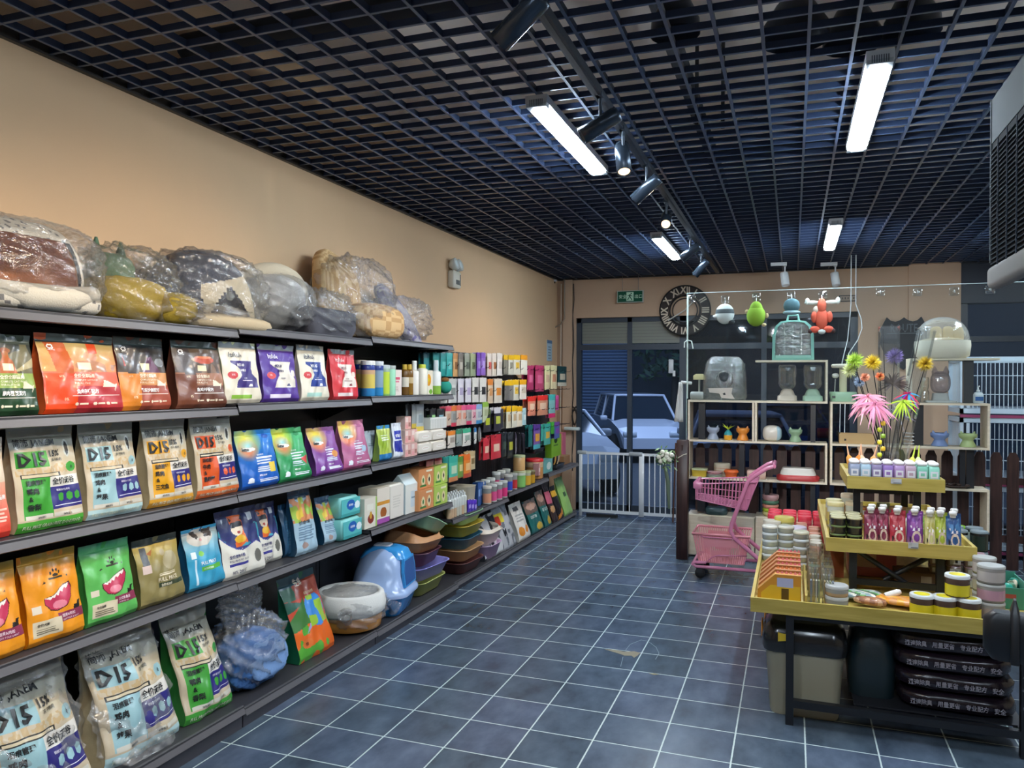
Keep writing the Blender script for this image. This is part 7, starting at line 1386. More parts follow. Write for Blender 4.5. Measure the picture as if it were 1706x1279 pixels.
# --- bins and sacks under the table
def bin_(label, cx, cy, w, d, h, z=.0):
    t = thing('storage_bin', label, 'bin', (cx, cy, z)); mb = MB(); mb.loft([(0, w*.82, d*.82, .04), (.01, w*.85, d*.85, .05), (h*.68, w*.96, d*.96, .06), (h*.70, w, d, .06)], '#b3ab92', n=6); mb.build('body', SATIN(), t)
    mb = MB(); mb.loft([(h*.69, w*1.02, d*1.03, .06), (h*.72, w*1.05, d*1.06, .07), (h*.82, w*1.06, d*1.07, .07), (h*.93, w*1.0, d*1.0, .07), (h, w*.8, d*.8, .06), (h*1.0, w*.7, d*.7, .05)], '#1a1a1c', n=6); mb.build('lid', GLOSS(), t)
    mb = MB(); mb.box(-w*.545, -.03, h*.76, -w*.52, .03, h*.94, '#e8942c', .004); mb.build('latch', SATIN(), t)
    return t
bin_('beige storage bin with a black lid and orange latch under the table, front one', .062, 4.16, .375, .29, .455)
bin_('beige storage bin with a black lid and orange latch under the table, rear one', .052, 4.66, .36, .29, .37)
mb = MB(); mb.add([(0, 0, 0), (.06, 0, .01), (.075, 0, .05), (.03, 0, .04), (.0, 0, .045)], [(0, 1, 2, 3, 4)], '#e8c83a'); tag(mb.build('sticker', MATTE(), None, (-.06, 4.0, .37)), 'small yellow label on the front bin lid', 'label')
mb = MB(); mb.loft([(0, .2, .26, .06), (.15, .22, .3, .08), (.3, .18, .26, .08), (.36, .1, .16, .04)], '#16262c', n=5); tag(mb.build('sack', POUCH(), None, (.37, 4.2, .129)), 'dark teal sack under the table, left of the black lettered bags', 'sack')
for k in range(4):
    mb = MB(); w, d, h = .50, .40, .093; z = .129+k*.089; cx = .72-.008*k
    fn = crumple(60+k, .03, 3); mb.blob((0, 0, h*.5), (w/2, d/2, h*.52), '#1b131c', (48, 18), .5, fn, 0)
    S = lambda u, v: (-w*.42+u*w*.9, -d/2*(1.0-.0)-.004-.006*math.sin(v*PI), .012+v*h*.8)
    text_on(mb, S, '迅速除臭', .02, .3, .36, '#8d8890', .2, wmax=.2, bold=.02); text_on(mb, S, '用量更省', .27, .3, .36, '#8d8890', .2, wmax=.2, bold=.02); text_on(mb, S, '专业配方', .52, .3, .36, '#8d8890', .2, wmax=.2, bold=.02); text_on(mb, S, '安全', .77, .3, .36, '#8d8890', .2, wmax=.1, bold=.02)
    tag(mb.build('litter_bag', paint(.25, coat=.3, bump=(9, .5, .02), key='dark_sack'), None, (cx, 4.18, z)), 'black glossy bag with white Chinese lettering under the table, %s from the bottom' % ORD[k], 'bag', 'black lettered bags')
# --- lower tier
for k in range(6):
    Y = 3.99+k*.105; cx = -.055; w, h = .20, .135; mb = MB(); mb.M = T(0, 0, 0, rx=PI/2)
    base = '#c98a2c' if k == 0 else ('#b8703a', '#c27848')[k % 2]
    mb.poly([(-w/2, 0), (w/2, 0), (w/2, h), (-w*.1, h), (-w*.46, h*.48), (-w/2, h*.42)], -.022, .022, base)
    tc = ('#e88a9a', '#e8925a', '#e07a8c')[k % 3]
    for q in range(6): mb.add([(-w*.08+q*.02, h, .0), (-w*.08+q*.02+.018, h, .0), (-w*.08+q*.02+.009, h+.014, .0)], [(0, 1, 2)], tc)
    mb.tube([(-w/2, h*.42, .0225), (-w*.46, h*.48, .0225), (-w*.1, h, .0225), (w/2, h, .0225)], .0015, '#e8c090', 4)
    if k == 0: mb.add([(-w*.42, .005, .0226), (w*.48, .005, .0226), (w*.48, h*.6, .0226), (-w*.2, h*.6, .0226), (-w*.42, h*.3, .0226)], [(0, 1, 2, 3, 4)], '#d8b02c'); mb.add([(-w*.05, h*.55, .023), (w*.32, h*.55, .023), (w*.32, h*.88, .023), (-w*.05, h*.88, .023)], [(0, 1, 2, 3)], '#a9aed0'); mb.add([(w*.05, h*.1, .023), (w*.22, h*.1, .023), (w*.22, h*.5, .023), (w*.05, h*.5, .023)], [(0, 1, 2, 3)], '#5a4418')
    tag(mb.build('snack_carton', SATIN(), None, (cx, Y, D1+.001)), 'orange slant-cut snack carton at the table corner, %s from the front' % ORD[k], 'carton', 'slant-cut snack cartons')
t2 = MB(); t2.box(.062, 3.93, D1, .072, 4.6, D1+.055, '#d8c47c'); tag(t2.build('divider', WDY), 'thin pine divider right of the slant-cut cartons', 'divider')
for r_ in range(5):
    for c_ in range(2):
        Y = 4.02+r_*.13; cx = .105+c_*.062; hh = .17; tt = thing('clear_pack', 'clear upright box of sticks, %s column, %s from the front' % (('left', 'right')[c_], ORD[r_]), 'box', (cx, Y, D1+.001), 0, 'clear upright boxes')
        mb = MB(); mb.loft([(0, .052, .06, .006), (hh, .056, .064, .008), (hh+.01, .05, .058, .006)], '#fff', n=2); mb.build('clear_case', glass((.96, .95, .9), .2), tt)
        mb = MB(); [mb.box(-.018+q*.012, -.018, .003, -.011+q*.012, .018, .11, ('#8a9ab0', '#b8a06c', '#c9c9c0', '#a8b48c')[(q+c_+r_) % 4]) for q in range(4)]; mb.build('sticks', SATIN(), tt)
# stacked white tins
def tinstack(px, Y, n, label, r=.036, hh=.034, lid='#dcd8cc', z0=D1, yy=None):
    cx = at3(px, Y)
    for k in range(n):
        mb = MB(); cap = lid if k == n-1 else '#c2c8ca'
        mb.lathe([(r*.86, 0), (r, .004), (r, hh*.55), (r*1.04, hh*.62), (r*1.04, hh*.9), (r*.9, hh)], ['#a9b4b8', '#b9c2c4', '#9aa4a8', cap, cap], n=22)
        tag(mb.build('tin', GLOSS(), None, (cx, Y, z0+.001+k*hh)), 'white tin in the %s, %s from the bottom' % (label, ORD[k]), 'tin', 'white tins')
tinstack(1284, 4.9, 5, 'tallest pile at the left side board', .043, .042); tinstack(1311, 4.92, 5, 'pile right of the tallest', .045, .042, '#d8d4c4'); tinstack(1336, 4.72, 5, 'pile before the clear boxes', .042, .044, '#d3cfb8')
jar('clear jar with a beige lid behind the tallest tins', at3(1288, 5.2), 5.2, D1+.001, .055, .19, [(0, .5, '#9fa4a0'), (.5, .7, '#d8b070'), (.7, 1, '#b9bcb4')], '#c9bfae')
jar('olive jar with a yellow lid behind the tins', at3(1308, 5.24), 5.24, D1+.001, .06, .21, [(0, .8, '#8f9a4c'), (.8, 1, '#a9a468')], '#c9b85c')
jar('clear jar with a lilac lid before the red jars', at3(1330, 5.14), 5.14, D1+.001, .055, .17, [(0, 1, '#b9a9b8')], '#cdbfd0', .25)
for r_ in range(3):
    for c_ in range(4):
        for l_ in range(2):
            if l_ == 1 and r_ == 0 and c_ > 1: pass
            jar('red-lidded jar, %s layer, %s from the left, %s row' % (('lower', 'upper')[l_], ORD[c_], ('front', 'middle', 'back')[r_]), -.11+c_*.097, 5.56+r_*.11, D1+.001+l_*.086, .044, .085, [(0, .75, '#c8485a'), (.75, 1, '#e0606c')], '#e03c50', .3, group='red-lidded jars')
for r_ in range(6):
    for c_ in range(2):
        jar('clear cup with a coral lid, %s column, %s from the front' % (('left', 'right')[c_], ORD[r_]), .06+c_*.075, 4.86+r_*.11 if c_ == 0 else 4.74+r_*.11, D1+.001, .034, .155-.006*(r_ % 2), [(0, .25, '#c8a890'), (.25, .8, '#d8c4ac'), (.8, 1, '#dcb09a')], '#cf9078' if r_ > 2 else '#cfc4b4', .1, 'cup', 'coral-lidded cups', 'cup') if at3(1345, 4.62)*0+c_ >= 0 and not (c_ == 0 and r_ < 3) else None
for k in range(2): jar('steel-lidded short can at the front board, %s' % ('lower', 'upper')[k], at3(1396, 4.0), 4.0, D1+.001+k*.052, .052, .051, [(0, .6, '#a88c6c'), (.6, 1, '#8a8c8a')], '#b4b6b4', .3, 'can', 'steel-lidded cans', 'can')
# toy packs lying on the front
rr = random.Random(2)
def lyingpack(px, py, cols, label, rz, tilt=.25, w=.16, d=.1):
    p = atZ(px, py, D1+.02); mb = MB(); mb.M = T(0, 0, .012, rx=tilt*.0)
    mb.blob((0, 0, .016), (w/2, d/2, .018), lambda x, y, z: cols[int((x*60+y*47+9) % len(cols))], (32, 14), .7, crumple(int(px), .08, 4), 0); p.y = max(p.y, 3.99)
    tag(mb.build('toy_pack', POUCH(), None, (p.x, p.y, D1+.001), rz), label, 'toy pack')
lyingpack(1437, 993, ['#5ca04c', '#c8d0c4', '#8fa8b0', '#e0d8c8', '#4a5a50'], 'green and white spotted toy pack lying behind the front board', .2, w=.2, d=.13)
lyingpack(1450, 1004, ['#a8704c', '#c9a080', '#8a5a40'], 'brown toy pack lying at the front board', -.2, w=.15, d=.07)
p = atZ(1500, 1000, D1+.02); lyingpack(1497, 1003, ['#e8942c', '#e0a068', '#d88a4c', '#e8a83c'], 'orange meat snack pack lying between the toy packs and the jars', -.25, w=.22, d=.12)
mb = MB(); mb.M = T(0, 0, .05, ry=PI/2-.35, rz=.2); mb.lathe([(.014, -.03), (.016, -.025), (.016, .03), (.01, .045)], '#e0dcd4', n=14); tag(mb.build('tube', SATIN(), None, (atZ(1486, 992, D1+.05).x, 4.12, D1)), 'white capped tube on the orange snack pack', 'tube')
for k, (px, Y, zz) in enumerate(((1538, 3.985, 0), (1576, 3.985, 0), (1616, 3.985, 0), (1597, 4.0, .1))):
    tt = jar('yellow-labelled jar with a white and yellow lid, %s' % ('left of the three at the front', 'middle of the three at the front', 'right of the three at the front', 'standing on top of the others')[k], at3(px, Y), Y, D1+.001+zz, .051, .098, [(0, .1, '#5a4238'), (.1, .72, '#d3c428'), (.72, 1, '#4a3830')], '#d3d6d6', .15, group='yellow-labelled jars')
    mb = MB(); mb.lathe([(.034, .0985), (.0, .0995)], '#e0d030', n=20, caps=False); mb.build('lid_disc', SATIN(), tt.children[-1])
for k in range(3): jar('large clear can with a grey and pink label, %s of the pile at the right' % ('bottom', 'middle', 'top')[k], at3(1655, 4.02), 4.04, D1+.001+k*.082, .056, .08, [(0, .2, '#7a7674'), (.2, .85, ('#9c8c8c', '#b48a9c', '#b4aca8')[k]), (.85, 1, '#8f8a86')], '#a9a9a6', .14, 'can', 'large grey cans', 'can')
for k in range(3): jar('large clear can behind the front pile, %s' % ('bottom', 'middle', 'top')[k], at3(1642, 4.22), 4.22, D1+.001+k*.082, .05, .08, [(0, .2, '#7a7a5c'), (.2, .85, ('#8c9a5c', '#a9a48c', '#b4aca8')[k]), (.85, 1, '#8f8a86')], '#a9a9a6', .14, 'can', 'large cans of the second pile', 'can')
for c_ in range(3):
    for r_ in range(2):
        for l_ in range(3):
            mb = MB(); mb.loft([(0, .064, .064, .012), (.05, .066, .066, .012), (.053, .06, .06, .01)], ['#8a7468', '#c8a0ac'], n=3); mb.box(-.02, -.0345, .008, .03, -.0332, .04, '#c4c0bc'); mb.box(.004, -.0352, .016, .016, -.0344, .032, '#2a2628')
            tag(mb.build('tin', GLOSS(), None, (.72+c_*.082+.05*r_, 4.62+r_*.09, D1+.001+l_*.056)), 'square pink-lidded tin, %s layer, %s from the left, %s row' % (('lower', 'middle', 'upper')[l_], ORD[c_], ('front', 'back')[r_]), 'tin', 'square pink-lidded tins')
for c_ in range(2):
    for r_ in range(2):
        for l_ in range(2):
            jar('black and green can with a grey lid, %s, %s, %s row' % (('lower', 'upper')[l_], ('left', 'right')[c_], ('front', 'back')[r_]), .90+c_*.10, 5.02+r_*.12, D1+.001+l_*.118, .045, .115, [(0, .1, '#1a1c1c'), (.1, .9, ('#23302a', '#b8c4bc')[(c_+r_+1) % 2]), (.9, 1, '#1a1c1c')], '#7f8c92', .1, 'can', 'black and green cans', 'can')
for c_ in range(2):
    for k in range(5):
        mb = MB(); r = .055; mb.lathe([(r*.7, 0), (r, .012), (r*1.02, .018), (r*.96, .022)], '#cf3a4c', n=22); tag(mb.build('bowl', GLOSS(), None, (.90+c_*.115, 5.36, D1+.001+k*.0235+.06*0)), 'small red bowl, %s stack, %s from the bottom' % (('left', 'right')[c_], ORD[k]), 'bowl', 'stacked red bowls')
for k in range(3): mb = MB(); r = .085; mb.lathe([(r*.75, 0), (r*.98, .05), (r*1.04, .055), (r, .06), (r*.9, .05), (r*.7, .01)], '#8fc83a', n=26); tag(mb.build('bowl', GLOSS(), None, (.97, 5.66, D1+.001+k*.045)), 'lime green bowl in a nested stack, %s from the bottom' % ORD[k], 'bowl', 'lime green bowls')
tt = thing('storage_box', 'teal green open box of small packs at the right side of the table', 'box', (1.0, 4.36, D1+.001)); mb = MB(); mb.box(-.06, -.12, 0, .05, -.114, .10, '#3f8a74'); mb.box(-.06, .114, 0, .05, .12, .13, '#3f8a74'); mb.box(-.06, -.114, 0, -.054, .114, .12, '#3f8a74'); mb.box(.044, -.114, 0, .05, .114, .12, '#3f8a74'); mb.box(-.054, -.114, 0, .044, .114, .006, '#35705e'); mb.box(-.045, -.1205, .05, .0, -.12, .07, '#a84a40'); mb.build('box', SATIN(), tt)
for k in range(5): mb = MB(); mb.M = T(-.03+.016*k, -.06+.03*k, .06, rx=.3*(k % 2), rz=.5*k); mb.blob((0, 0, 0), (.035, .012, .05), ('#3ab8a0', '#7aa88c', '#5c6a50', '#c8b8a0', '#3f9c8a')[k], (14, 8), .7); mb.build('packet', POUCH(), tt)
# things stored under the middle tier
mb = MB(); mb.box(-.12, -.1, 0, .12, .1, .13, '#b8606c'); mb.box(-.09, -.102, .05, .02, -.1, .12, '#c8a090'); tag(mb.build('box', SATIN(), None, (.42, 4.78, D1+.001)), 'dusty pink box under the middle tray', 'box')
mb = MB(); mb.box(-.1, -.08, 0, .1, .08, .07, '#6a4c34'); mb.box(.02, -.082, .02, .07, -.08, .055, '#a8947c'); tag(mb.build('box', MATTE(), None, (.62, 4.62, D1+.001)), 'brown cardboard box under the middle tray', 'box')
mb = MB(); mb.box(-.05, -.03, 0, .05, .03, .21, '#a8502c'); tag(mb.build('box', SATIN(), None, (.22, 4.62, D1+.001)), 'tall orange box under the left end of the middle tray', 'box')
# --- middle tier
for r_ in range(3):
    for c_ in range(2):
        for l_ in range(3):
            if r_ and l_ < 2 and c_ == 0 and r_ == 2: pass
            mb = MB(); r = .036; mb.lathe([(r*.9, 0), (r, .004), (r, .032), (r*1.04, .034), (r*1.04, .041), (r*.95, .043)], ['#26262c', '#26262c', '#1f2126', '#5f6e3a', '#5f6e3a'] if l_ < 2 else ['#26262c', '#26262c', '#1f2126', '#b9b088', '#c4bc94'], n=20)
            tag(mb.build('tin', GLOSS(), None, (.226+c_*.078, 4.315+r_*.08, D2+.001+l_*.0435)), 'black tin with a green rim, %s layer, %s, %s row' % (('lower', 'middle', 'top')[l_], ('left', 'right')[c_], ('front', 'second', 'third')[r_]), 'tin', 'black tins on the middle tray')
def spout(px0, px1, yt, Y, c1, c2, label, pat):
    a, b = at3(px0, Y), at3(px1, Y); w = b-a; cx = (a+b)/2; h = .165; tt = thing('spout_pouch', label, 'pouch', (cx, Y, D2+.001), 0, 'spout pouches')
    ops = [('bg', c1), ('n', 0, .55, 1, .95, c2, .4, 7), ('g', 0, 0, 1, .3, '#c9a890', c1), ('e', .62, .3, .3, .2, '#d8c0a8'), ('e', .62, .3, .2, .12, c1), ('e', .2, .24, .06, .08, '#1e1a20'), ('n', .1, .5, .9, .66, '#ece4e8', .45, 11)]
    pouch('pouch', w*.96, h, .04, ops, [], c1, None, tt, nu=26, nv=34, seal=.1, taper=.05, wr=.002, seed=int(px0))
    mb = MB(); mb.lathe([(.013, h-.006), (.013, h+.004), (.017, h+.005), (.018, h+.02), (.014, h+.024)], '#e4e0dc', n=14); mb.build('cap', SATIN(), tt)
sp_ = [(1440, 1464, '#7a2c44', '#a85068', 'maroon'), (1460, 1482, '#7c2a40', '#b04a64', 'wine red'), (1482, 1510, '#a82c3c', '#c85a60', 'crimson'), (1511, 1539, '#7a3a8c', '#a86ab8', 'purple'), (1541, 1560, '#c8c07c', '#b8a850', 'cream yellow'), (1556, 1580, '#a8b83a', '#c8d060', 'lime'), (1576, 1602, '#2c4f84', '#4a78ac', 'blue')]
for k, (a, b, c1, c2, nm) in enumerate(sp_):
    spout(a, b, 0, 4.30+.012*(k % 2), c1, c2, '%s spout pouch with a white cap, front row' % nm, 0)
    spout(a+3, b+1, 0, 4.40+.012*(k % 2), c1, c2, '%s spout pouch with a white cap, second row' % nm, 0)
for k, (x, Y, c1, h, r) in enumerate(((.235, 4.75, '#c8b45c', .14, .045), (.33, 4.74, '#c8a468', .15, .045), (.235, 4.95, '#d0b870', .13, .045), (.32, 5.0, '#c89a70', .16, .045), (.42, 4.9, '#c07a34', .10, .05), (.50, 4.95, '#a9c08c', .12, .035), (.57, 4.9, '#8a7a3c', .11, .045), (.43, 4.6, '#b9a89c', .09, .05), (.52, 4.62, '#a9a89c', .09, .045), (.60, 4.62, '#b0a8a4', .09, .045))):
    jar('clear snack tub with %s contents on the middle tray, %s' % (('yellow', 'tan', 'pale yellow', 'peach', 'amber', 'pale green', 'olive', 'pinkish', 'grey', 'pale grey')[k], 'behind the pouches' if k > 3 else 'behind the black tins'), x, Y, D2+.001, r, h, [(0, .15, '#b9b4a0'), (.15, .75, c1), (.75, 1, '#c9c8b8')], ('#d8c890', '#d8c4a0', '#d8cc9c', '#d8c8b0', '#b8702c', '#b8cc94', '#c89c70', '#c4b8b0', '#c4c0b8', '#c4bcb8')[k], .14, 'tub', 'clear snack tubs', 'tub')
for j in range(3):
    for k in range(3):
        mb = MB(); mb.loft([(0, .09, .085, .01), (.03, .095, .09, .012), (.034, .085, .08, .01)], ['#8fae4c', '#8cc43a' if k == 1 else '#c9c49c'], n=3); tag(mb.build('snack_pack', SATIN(), None, (.645+.0*j, 4.72+.1*j, D2+.001+k*.0345)), 'flat green snack box, %s of its pile, %s pile from the front' % (('bottom', 'middle', 'top')[k], ORD[j]), 'box', 'flat green snack boxes')
mb = MB(); mb.box(-.04, -.04, 0, .04, .04, .07, '#a83a4c', .004); mb.box(-.03, -.041, .03, .03, -.04, .06, '#d8c4c0'); tag(mb.build('box', SATIN(), None, (.765, 4.72, D2+.001)), 'small dark red box at the right end of the middle tray', 'box')
# --- upper tier: pastel jars
pj_ = [('#8f98b0', 'blue grey'), ('#a4bccc', 'pale blue'), ('#85789c', 'violet'), ('#8f6fb0', 'purple'), ('#a685b4', 'lilac'), ('#b398a8', 'mauve'), ('#7cbaa4', 'mint'), ('#8cc8b4', 'aqua')]
for k, (c1, nm) in enumerate(pj_):
    for r_ in range(2):
        cx = .325+k*.0555; Y = 4.655+r_*.075; tt = thing('pastel_jar', '%s square jar with a white lid on the top tray, %s row' % (nm, ('front', 'back')[r_]), 'jar', (cx, Y, D3+.001), 0, 'pastel jars')
        mb = MB(); mb.loft([(0, .05, .05, .008), (.004, .053, .053, .01), (.082, .053, .053, .01), (.092, .046, .046, .012)], c1, n=3)
        mb.box(-.018, -.0275, .03, .018, -.0266, .066, '#d8d8e0'); mb.box(-.01, -.028, .04, .01, -.0276, .056, c1); mb.build('body', GLOSS(), tt)
        mb = MB(); mb.blob((0, 0, .103), (.026, .026, .015), '#efe8e8', (12, 8)); mb.build('lid', CLOTH(), tt)
for k, (x, z, c1, nm) in enumerate(((.30, .0, '#e8a04c', 'orange'), (.33, .01, '#e88a3c', 'deep orange'), (.36, 0, '#e8c09c', 'peach'), (.40, .0, '#e8a868', 'light orange'), (.60, .0, '#d8d060', 'yellow'), (.64, 0, '#cfdca0', 'pale green'))):
    tt = thing('toy_carrot', '%s carrot-shaped toy sticking up behind the pastel jars' % nm, 'toy', (x+.02, 4.80, D3+.045)); mb = MB(); mb.M = T(0, 0, 0, ry=(-.2, .1, -.1, .2, .15, 0)[k]); mb.lathe([(.006, -.044), (.018, .04), (.016, .07), (.005, .085)], c1, n=12); mb.build('body', CLOTH(), tt); mb = MB(); mb.M = T(0, 0, 0, ry=(-.2, .1, -.1, .2, .15, 0)[k]); mb.tube([(0, 0, .08), (.004, 0, .15)], [.006, .002], '#e8b088' if k < 4 else '#c8d84c', 6); mb.build('stalk', CLOTH(), tt)
# acrylic holders
def holder(px0, px1, yt, Y, label, tilt=0):
    a, b = at3(px0, Y), at3(px1, Y); w = b-a; z1 = atY((px0+px1)/2, yt, Y).z; h = z1-D3; tt = thing('clear_holder', label, 'holder', ((a+b)/2, Y, D3+.002)); mb = MB(); mb.M = T(0, 0, 0, ry=tilt); tk = .003
    mb.box(-w/2, -w/2, 0, w/2, -w/2+tk, h, '#fff'); mb.box(-w/2, w/2-tk, 0, w/2, w/2, h, '#fff'); mb.box(-w/2, -w/2+tk, 0, -w/2+tk, w/2-tk, h, '#fff'); mb.box(w/2-tk, -w/2+tk, 0, w/2, w/2-tk, h, '#fff'); mb.box(-w/2+tk, -w/2+tk, 0, w/2-tk, w/2-tk, .004, '#fff')
    mb.v = [(x, y, max(z, .0)) for x, y, z in mb.v]; mb.build('clear_tube', glass((.93, .96, .97), .12), tt); return tt
holder(1464, 1497, 544, 5.0, 'tall clear acrylic holder with toy wands on the top tray, left one')
holder(1478, 1506, 545, 5.14, 'tall clear acrylic holder leaning right on the top tray', .19)
rr = random.Random(77)
def feather(mb, c, d, L, wd, col, droop=.2):
    c = Vector(c); d = Vector(d).normalized(); s = d.cross(Vector((0, -1, .1))).normalized()
    n = 6; pts = [c+d*L*k/n-Vector((0, 0, droop*L*(k/n)**2)) for k in range(n+1)]; ws = [.15, .8, 1, .95, .75, .45, .05]
    vs = [p-s*wd*w_ for p, w_ in zip(pts, ws)]+[p+s*wd*w_ for p, w_ in zip(pts, ws)]; mb.add(vs, [(k, k+1, n+2+k, n+1+k) for k in range(n)], col, True)
def pom(mb, c, r, cols, n=420):
    for k in range(n):
        d = Vector((rr.gauss(0, 1), rr.gauss(0, 1), rr.gauss(0, 1))).normalized(); s = d.orthogonal().normalized()*.004; c_ = Vector(c); L = r*rr.uniform(.6, 1.1)
        mb.add([c_+d*r*.1-s, c_+d*r*.1+s, c_+d*L], [(0, 1, 2)], rr.choice(cols))
def wand(label, base, headpx, Y, kind, cols, stick='#1c1c20', r=.05, extra=None):
    b = Vector(base); h = atY(headpx[0], headpx[1], Y); tt = thing('cat_wand', label, 'cat toy', b); hh = h-b
    mb = MB(); mb.tube([(0, 0, 0), hh*.5+Vector((0, 0, .01)), hh], .0028, stick, 6); mb.build('rod', SATIN(), tt); mb = MB()
    if kind == 'pom': pom(mb, hh+Vector((0, 0, r*.4)), r, cols)
    else:
        for k in range(4*(extra or 7)): a = rr.uniform(-1, 1); feather(mb, hh, (a*.9, rr.uniform(-.3, .3), rr.uniform(-1, .1) if kind == 'down' else rr.uniform(-.2, 1)), r*rr.uniform(.9, 2.0), r*.08, rr.choice(cols), .3)
        pom(mb, hh, r*.35, cols, 60)
    mb.build('feathers', CLOTH(), tt); return tt
HB = (at3(1480, 5.0), 5.0, D3+.01); HB2 = (at3(1490, 5.14)+.0, 5.14, D3+.01)
wand('lime green fluffy cat wand, upper left of the toy bunch', HB, (1424, 607), 4.86, 'pom', ['#b4d84c', '#c8e070', '#a0c83c'], r=.055)
wand('pale lime fluffy cat wand, lowest left of the toy bunch', HB, (1416, 622), 4.9, 'pom', ['#d0dc90', '#dce4b4'], r=.05)
wand('yellow fluffy cat wand, left of the tall holder', HB, (1454, 610), 4.88, 'pom', ['#e8c82c', '#f0d84c', '#e0bc24'], r=.055)
wand('golden yellow fluffy cat wand at the right of the bunch', HB2, (1541, 612), 5.05, 'pom', ['#d8b82c', '#e8cc4c', '#c8a424'], r=.052)
wand('pink feather cat wand pointing left', HB, (1446, 660), 4.84, 'down', ['#f0a0b4', '#e890ac', '#f4b8c4'], r=.075, extra=12)
wand('long pale pink feather cat wand hanging low', HB, (1458, 672), 4.80, 'down', ['#f0a4c0', '#e48cb0'], r=.07, extra=10)
wand('orange crackle cat wand in the middle of the bunch', HB, (1466, 630), 4.84, 'pom', ['#e8643c', '#f08050', '#d8b070'], r=.028)
wand('salmon ribbon cat wand below the yellow one', HB, (1441, 632), 4.84, 'pom', ['#d88a64', '#e8a488'], r=.03)
wand('violet fluffy cat wand inside the tall holder', HB, (1490, 600), 5.0, 'pom', ['#9a86cc', '#b0a0dc', '#8470b8'], r=.055)
wand('brown feather cat wand inside the tall holder', HB, (1487, 640), 5.0, 'up', ['#5a4c48', '#6c6060', '#4a3c38'], r=.06, extra=14)
wand('hot pink and violet feather cat wand with a blue tail', HB2, (1514, 655), 4.9, 'down', ['#e0305c', '#d82c50', '#9c2ca8', '#3a9ccc'], r=.045, extra=8)
wand('lime feather cat wand right of the tall holder', HB2, (1505, 668), 4.88, 'down', ['#b4d43c', '#c8e05c'], r=.055, extra=5)
wand('black plain wand rising from the left holder', HB, (1471, 548), 4.98, 'pom', ['#222'], r=.004)
wand('black plain wand leaning right out of the holder', HB2, (1533, 552), 5.12, 'pom', ['#222'], r=.004)
wand('silvery tinsel cat wand low in the holder', HB, (1496, 690), 5.0, 'up', ['#a8a4b4', '#c0bcc8', '#8c88a0'], r=.05, extra=12)
wand('pale blue crinkle cat wand at the left', HB, (1432, 640), 4.9, 'pom', ['#8ca8c8', '#a8b8d0'], r=.035)
tt = thing('bead_string', 'string of yellow and green beads hanging from the toy wands', 'bead string', (at3(1466, 4.84), 4.84, 0)); z1 = atY(1466, 690, 4.84).z
for k in range(7): mb = MB(); z = z1-.015-k*.036; mb.blob((.018*(k % 2), 0, z), (.013, .013, .014), ('#e8d83a', '#e0b83a', '#c8d43a', '#8fb03a')[k % 4], (12, 8), .7); mb.build('bead', GLOSS(), tt)
mb = MB(); mb.tube([(.0, 0, z1+.04), (.006, 0, z1-.25)], .0015, '#e8e4a0', 4); mb.build('cord', CLOTH(), tt)

# ================================================================ near the right edge of the frame
# grey air conditioner head hanging near the viewer
t = thing('air_heater', 'hanging metal unit with a dark slatted grille at the right edge', 'air unit', (0, 0, 0))
def rp(px, py, d): v = ray(px, py); return Vector((0, 0, H))+v*d
RG = paint(.85, spec=.08, key='rough_metal')
XA = .62
p1, p2, p0 = atX(1655, 240, XA), atX(1655, 452, XA), atX(1655, 168, XA)
yF, zt_, zb_, zp = p1.y, p1.z, p2.z, p0.z; x1 = XA+.4; y0 = yF-.9
mb = MB(); mb.box(XA+.004, y0, zb_, x1, yF, zp, '#4a4e52'); mb.build('casing', RG, t)
mb = MB(); mb.box(XA-.004, y0+.01, zb_+.01, XA+.003, yF-.008, zt_, '#15171c')
k = zb_+.02
while k < zt_-.015: mb.box(XA-.010, y0+.02, k, XA-.003, yF-.014, k+.004, '#2c323a'); k += .0155
for q in range(1, 8): yy = yF-.11*q; mb.box(XA-.012, yy-.003, zb_+.01, XA-.009, yy+.003, zt_-.01, '#3a424c')
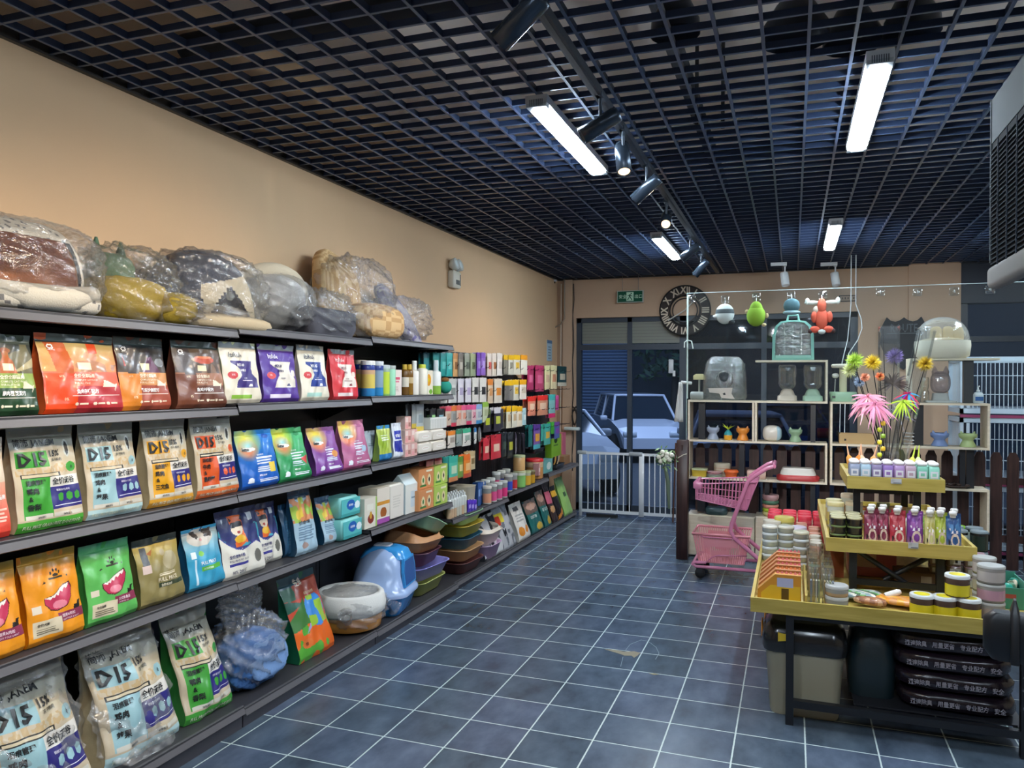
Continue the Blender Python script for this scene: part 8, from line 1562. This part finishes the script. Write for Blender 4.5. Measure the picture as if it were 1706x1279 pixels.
mb.build('grille', RG, t)
mb = MB(); mb.M = T(0, 0, 0, rx=-PI/2); mb.loft([(y0, .05, .075, .02), (yF, .05, .075, .02), (yF+.012, .03, .05, .015)], '#8c8a88', (XA+.01, -zb_+.02), n=5); mb.build('lower_rim', RG, t)
mb = MB(); mb.box(XA-.006, y0, zt_, XA+.003, yF, zp, '#7c8286'); mb.build('upper_panel', RG, t)
mb = MB(); mb.box(XA-.008, yF-.004, zb_+.03, XA+.01, yF+.008, zp, '#5c646a'); mb.build('corner_strip', RG, t)
mb = MB(); mb.tube([(XA+.1, yF-.1, zp-.01), (XA+.1, yF-.1, 2.95)], .008, '#8a9298'); mb.build('hanger', STEEL(), t); mb = MB(); mb.tube([(XA+.3, yF-.7, zp-.01), (XA+.3, yF-.7, 2.95)], .008, '#8a9298'); mb.build('hanger', STEEL(), t)
# dark stand head and cables at the lower right
c = atY(1694, 1060, 2.6); t = thing('black_stand', 'black rounded stand head with a raised rib at the lower right edge', 'stand', (c.x+.02, 2.62, 0), -.2)
mb = MB(); zt_ = atY(1685, 1024, 2.6).z; zb_ = atY(1685, 1104, 2.6).z
mb.loft([(zb_, .16, .05, .03), (zb_+.03, .2, .07, .03), (zt_-.02, .2, .07, .03), (zt_, .15, .05, .02)], '#111419', n=5); mb.build('head', BLACKM(), t)
mb = MB(); mb.loft([(zb_, .024, .1, .01), (zt_+.0, .024, .1, .01), (zt_+.04, .006, .03, .002)], '#15181e', (-.02, -.0), n=3); mb.build('rib', BLACKM(), t)
mb = MB(); mb.tube([(.02, .03, zb_+.05), (.12, .05, zb_+.0), (.2, .06, zb_-.1), (.2, .06, .02)], .018, '#111418', 8); mb.lathe([(.14, 0), (.14, .012), (.03, .025)], '#111418', (.2, .06, 0), n=24); mb.build('pole', BLACKM(), t)
mb = MB(); mb.tube([(.04+.035*math.sin(k*.8), .02+.02*math.cos(k*.5), zb_-.01-.006*k) for k in range(26)], .006, '#4a5058', 6); mb.build('cable', SATIN(), t)
